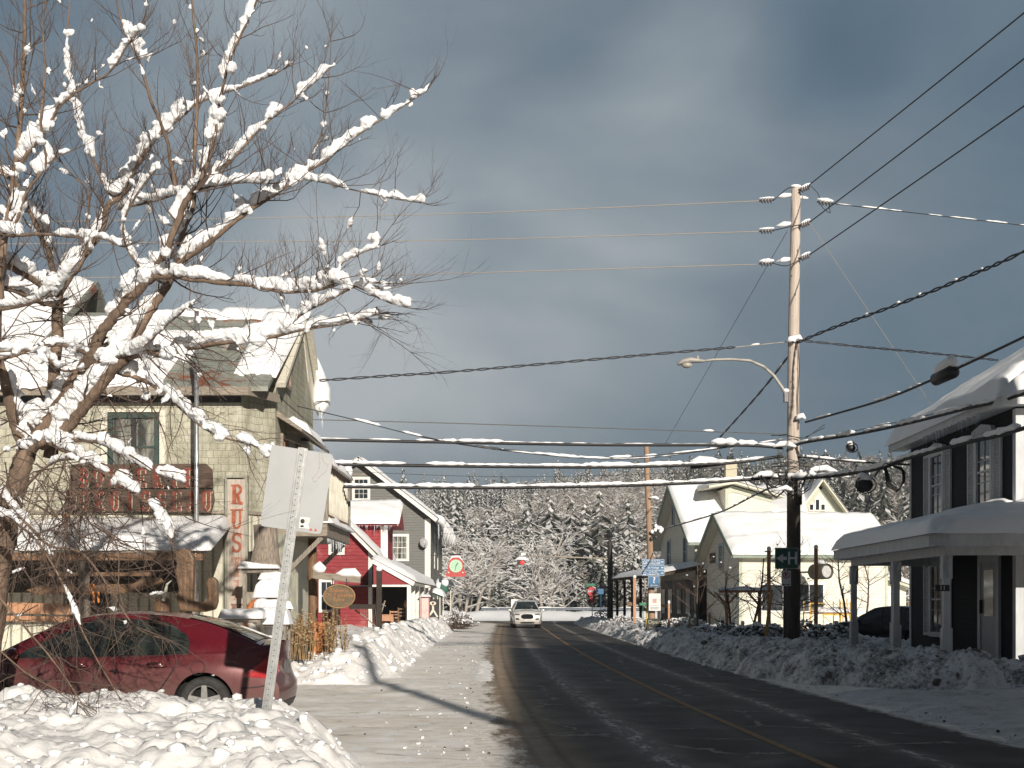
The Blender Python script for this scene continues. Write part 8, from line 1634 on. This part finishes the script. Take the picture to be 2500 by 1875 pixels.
for li, (pts, y0, y1, r0, r1) in enumerate(LIMBS):
    n = len(pts); W_ = [P(u, v, y0+(y1-y0)*i/(n-1)) for i, (u, v) in enumerate(pts)]
    C_ = catmull(W_, 5); N_ = len(C_)-1; rad = [(r0+(r1-r0)*(i/N_)**.7)*.86 for i in range(N_+1)]
    for i in range(1, N_): C_[i] = C_[i]+Vector((rt.uniform(-1, 1), rt.uniform(-1, 1), rt.uniform(-1, 1)))*min(.012, rad[i]*.3)
    TR.tube(C_, rad, 10 if r0 > .05 else 7, False, jit=.05)
    low = all(v > 1100 for u, v in pts); LOW[0] = sum(v for u, v in pts)/n > 1050
    if li > 0: limb_snow(C_, rad, .16 if low else .92, .6 if low else 1.12)
    tot = sum((C_[i+1]-C_[i]).length for i in range(N_)); cnt_ = int(tot*(8.2 if r0 < .06 else 4.2)) if li > 0 else 0
    meanv = sum(v for u, v in pts)/n; grav = -.10 if meanv > 800 else .12
    for _ in range(cnt_):
        f = rt.uniform(.12, 1); i = min(N_-1, int(f*N_)); q = C_[i]; d = (C_[i+1]-C_[i]).normalized(); a = Vector((rt.uniform(-1, 1), rt.uniform(-.9, .9), rt.uniform(-.5, 1) if meanv < 800 else rt.uniform(-1, .55))).normalized()
        twig(q, (d*.6+a).normalized(), rt.uniform(.35, 1.1), min(.011, max(.0052, rad[i]*.35)), 0, grav)
    for _ in range(3): twig(C_[-1], (C_[-1]-C_[-3]).normalized(), rt.uniform(.15, .4), max(.004, r1*.8), 1, grav)
# hanging thicket low on the left
LOW[0] = True
for _ in range(95):
    u = rt.uniform(-20, 470)*rt.uniform(.6, 1); v = rt.uniform(1090, 1300)+u*.05; Y = rt.uniform(11.4, 13.9); p_ = P(u, v, Y)
    twig(p_, Vector((rt.uniform(-.6, .9), rt.uniform(-.4, .3), rt.uniform(-1, -.1))).normalized(), rt.uniform(.6, 1.5), rt.uniform(.005, .010), 0, -.05)
for _ in range(26):
    u = rt.uniform(0, 330); v = rt.uniform(1380, 1500); Y = rt.uniform(11.6, 13.2); twig(P(u, v, Y), Vector((rt.uniform(-.8, .9), 0, rt.uniform(-.8, .1))).normalized(), rt.uniform(.5, 1.1), rt.uniform(.004, .007), 0, .03)
TR.build('trunk', BARK, bt_); TW.build('branches', TWIG, bt_); so_ = SN_.build('snow_cover', SNOW, bt_)
rm_ = so_.modifiers.new('remesh', 'REMESH'); rm_.mode = 'VOXEL'; rm_.voxel_size = .013; rm_.use_smooth_shade = True
tx_ = bpy.data.textures.new('snow_clouds', 'CLOUDS'); tx_.noise_scale = .055; tx_.noise_depth = 3
dm_ = so_.modifiers.new('displace', 'DISPLACE'); dm_.texture = tx_; dm_.strength = .045; dm_.mid_level = .52; dm_.texture_coords = 'LOCAL'
m = MB()
for (u, v, Y, h_) in ((233, 1440, 12.6, .14), (222, 1425, 12.6, .08), (161, 1255, 13, .09), (162, 555*1.0, 13, .06)):
    q = P(u, v, Y)
    for k in range(4): a = rt.uniform(-.03, .03); m.quad(q+Vector((a-.010, 0, 0)), q+Vector((a+.012, 0, -.01)), q+Vector((a+.008, .02, -h_)), q+Vector((a-.006, .015, -h_*.9)))
m.build('dead_leaf', LEAFO, bt_)

# ================================================================== bushes, young trees, garden
BUSHL = mat('dark_evergreen_leaves', (.022, .028, .020), .8, .5, 4)
def bush(u, Y, w_, h, label, leafy=True, seed=0, dens=1.0):
    r = random.Random(seed); x = at(u, Y); z0 = .25; t = thing('snowy_bush', label, 'bush', (x, Y, 0), 'snow-covered shrubs along the garden edge'); a = MB(); s_ = MB(); s_.smooth = True
    for _ in range(int(230*dens)):
        p_ = Vector((r.gauss(0, .40)*w_, r.gauss(0, .25)*w_*.7, 0)); k = math.exp(-(p_.x/w_)**2*1.6); p_.z = z0+h*k*r.random()**.7; p_ += Vector((x, Y, 0))
        if leafy: d = Vector((r.uniform(-1, 1), r.uniform(-1, 1), r.uniform(-1, 1))).normalized()*r.uniform(.05, .10); e_ = d.orthogonal().normalized()*r.uniform(.02, .045); a.quad(p_-e_-d*.5, p_+e_-d*.5, p_+e_+d*.5, p_-e_+d*.5)
        else: a.tube([(x+(p_.x-x)*.4, p_.y, z0-.1), (p_.x, p_.y, p_.z*.6), (p_.x+r.uniform(-.1, .1), p_.y, p_.z+.1)], [.010, .008, .004], 3, False)
        if r.random() < .42: q = p_+Vector((0, 0, .03+.0*r.random())); s_.ball(q, r.uniform(.03, .10), None, r.uniform(.02, .06), 6, 4, .2, r.random())
    a.build('foliage' if leafy else 'twigs', BUSHL if leafy else TWIG, t); s_.build('snow_cover', SNOW, t)
bl = [(1720, 44, .9, .45, 'low dark snow-speckled shrub left of the dark stakes', True), (1768, 42.5, .9, .55, 'rounded snowy shrub at the foot of the left pergola post', True), (1812, 40, .8, .5, 'snow-dusted shrub around the capped brown stake', True), (1850, 39, .8, .62, 'bushy snowy shrub behind the leaning yellowish board', True), (1885, 38.5, .7, .62, 'dark snowy shrub just left of the utility pole foot', True),
  (1968, 37, .7, .75, 'bushy snowy shrub just right of the utility pole', True), (2008, 35.8, .8, .62, 'dark leafy shrub under the yellow scaffold', True), (2040, 36.5, .7, .7, 'snowy shrub left of the first porch post', True), (2072, 37.5, .5, .5, 'small snowy shrub behind the first porch post', True),
  (1640, 56, 1.0, .55, 'reddish twiggy shrub with snowballs beside the white notice', False), (1670, 54, .9, .6, 'twiggy snowy shrub in front of the dark veranda', False), (1700, 53, .8, .55, 'twiggy snowy shrub by the bare young tree', False), (1560, 62, 1.1, .5, 'snow-heaped shrub left of the blue signs', False), (1520, 66, 1.3, .6, 'snow-heaped shrub beyond the light wooden post', False), (1475, 82, 1.3, .8, 'dark snowy shrub at the foot of the short dark pole', True), (1110, 64, .8, .9, 'snowy shrub beyond the canopies by the left bank', False), (1130, 70, .9, .7, 'snowy shrub near the far end of the left bank', False)]
for i, (u, Y, w_, h, lab, lf) in enumerate(bl): bush(u, Y, w_, h, lab, lf, 40+i)
yt = [(1700, 50, 3.3, 'bare young tree with snow tufts before the dark veranda'), (1787, 44, 2.8, 'bare young tree by the left pergola post'), (1828, 42, 3.2, 'slender bare young tree between the pergola posts'), (1962, 40, 3.6, 'bare young tree close behind the utility pole'), (2075, 44, 3.3, 'bare young tree seen through the porch by the first post'), (1935, 41.5, 2.9, 'bare sapling hidden just behind the utility pole'), (2116, 52, 3.4, 'bare young tree before the yellow annex')]
for i, (u, Y, h, lab) in enumerate(yt):
    snowtree(at(u, Y), Y, h, 300+i, lab, 'tree', 'bare young trees in the snowy garden', nb=15, droop=-.15, spread=.5, mats=(TWIG, SNOW), name='young_tree', thick=1.25, levels=2, tuft=True)
# warm brownish thicket behind the yellow houses and trees at the right rear
for i, (u, Y, h) in enumerate(((2110, 84, 6.0), (2150, 88, 6.6), (2190, 82, 6.2), (2230, 86, 7), (2060, 95, 7.5))):
    snowtree(at(u, Y), Y, h, 400+i, 'brownish bare tree behind the yellow annex and the dark house', 'tree', 'brownish bare trees behind the right-hand houses', nb=22, droop=.1, mats=(FDARK, FSNOW), thick=1.3, levels=2)
snowtree(at(1135, 86), 86, 5.5, 501, 'snow-plastered bare tree at the end of the left bank', 'tree', None, nb=22, thick=1.6, levels=2)

# ------------------------------------------------------------------ thin winter haze
m = MB(); m.box(-900, 900, -60, 1040, -25, 95); hz = tag(m.build('haze', []), 'thin pale winter haze', kind='stuff')
hm = bpy.data.materials.new('haze'); hm.use_nodes = True; ht = hm.node_tree; ht.nodes.remove(ht.nodes['Principled BSDF'])
pv = ht.nodes.new('ShaderNodeVolumePrincipled'); pv.inputs['Density'].default_value = .00048; pv.inputs['Color'].default_value = (.80, .86, .93, 1); pv.inputs['Anisotropy'].default_value = .2
ht.links.new(pv.outputs[0], ht.nodes['Material Output'].inputs['Volume']); hz.data.materials.append(hm)
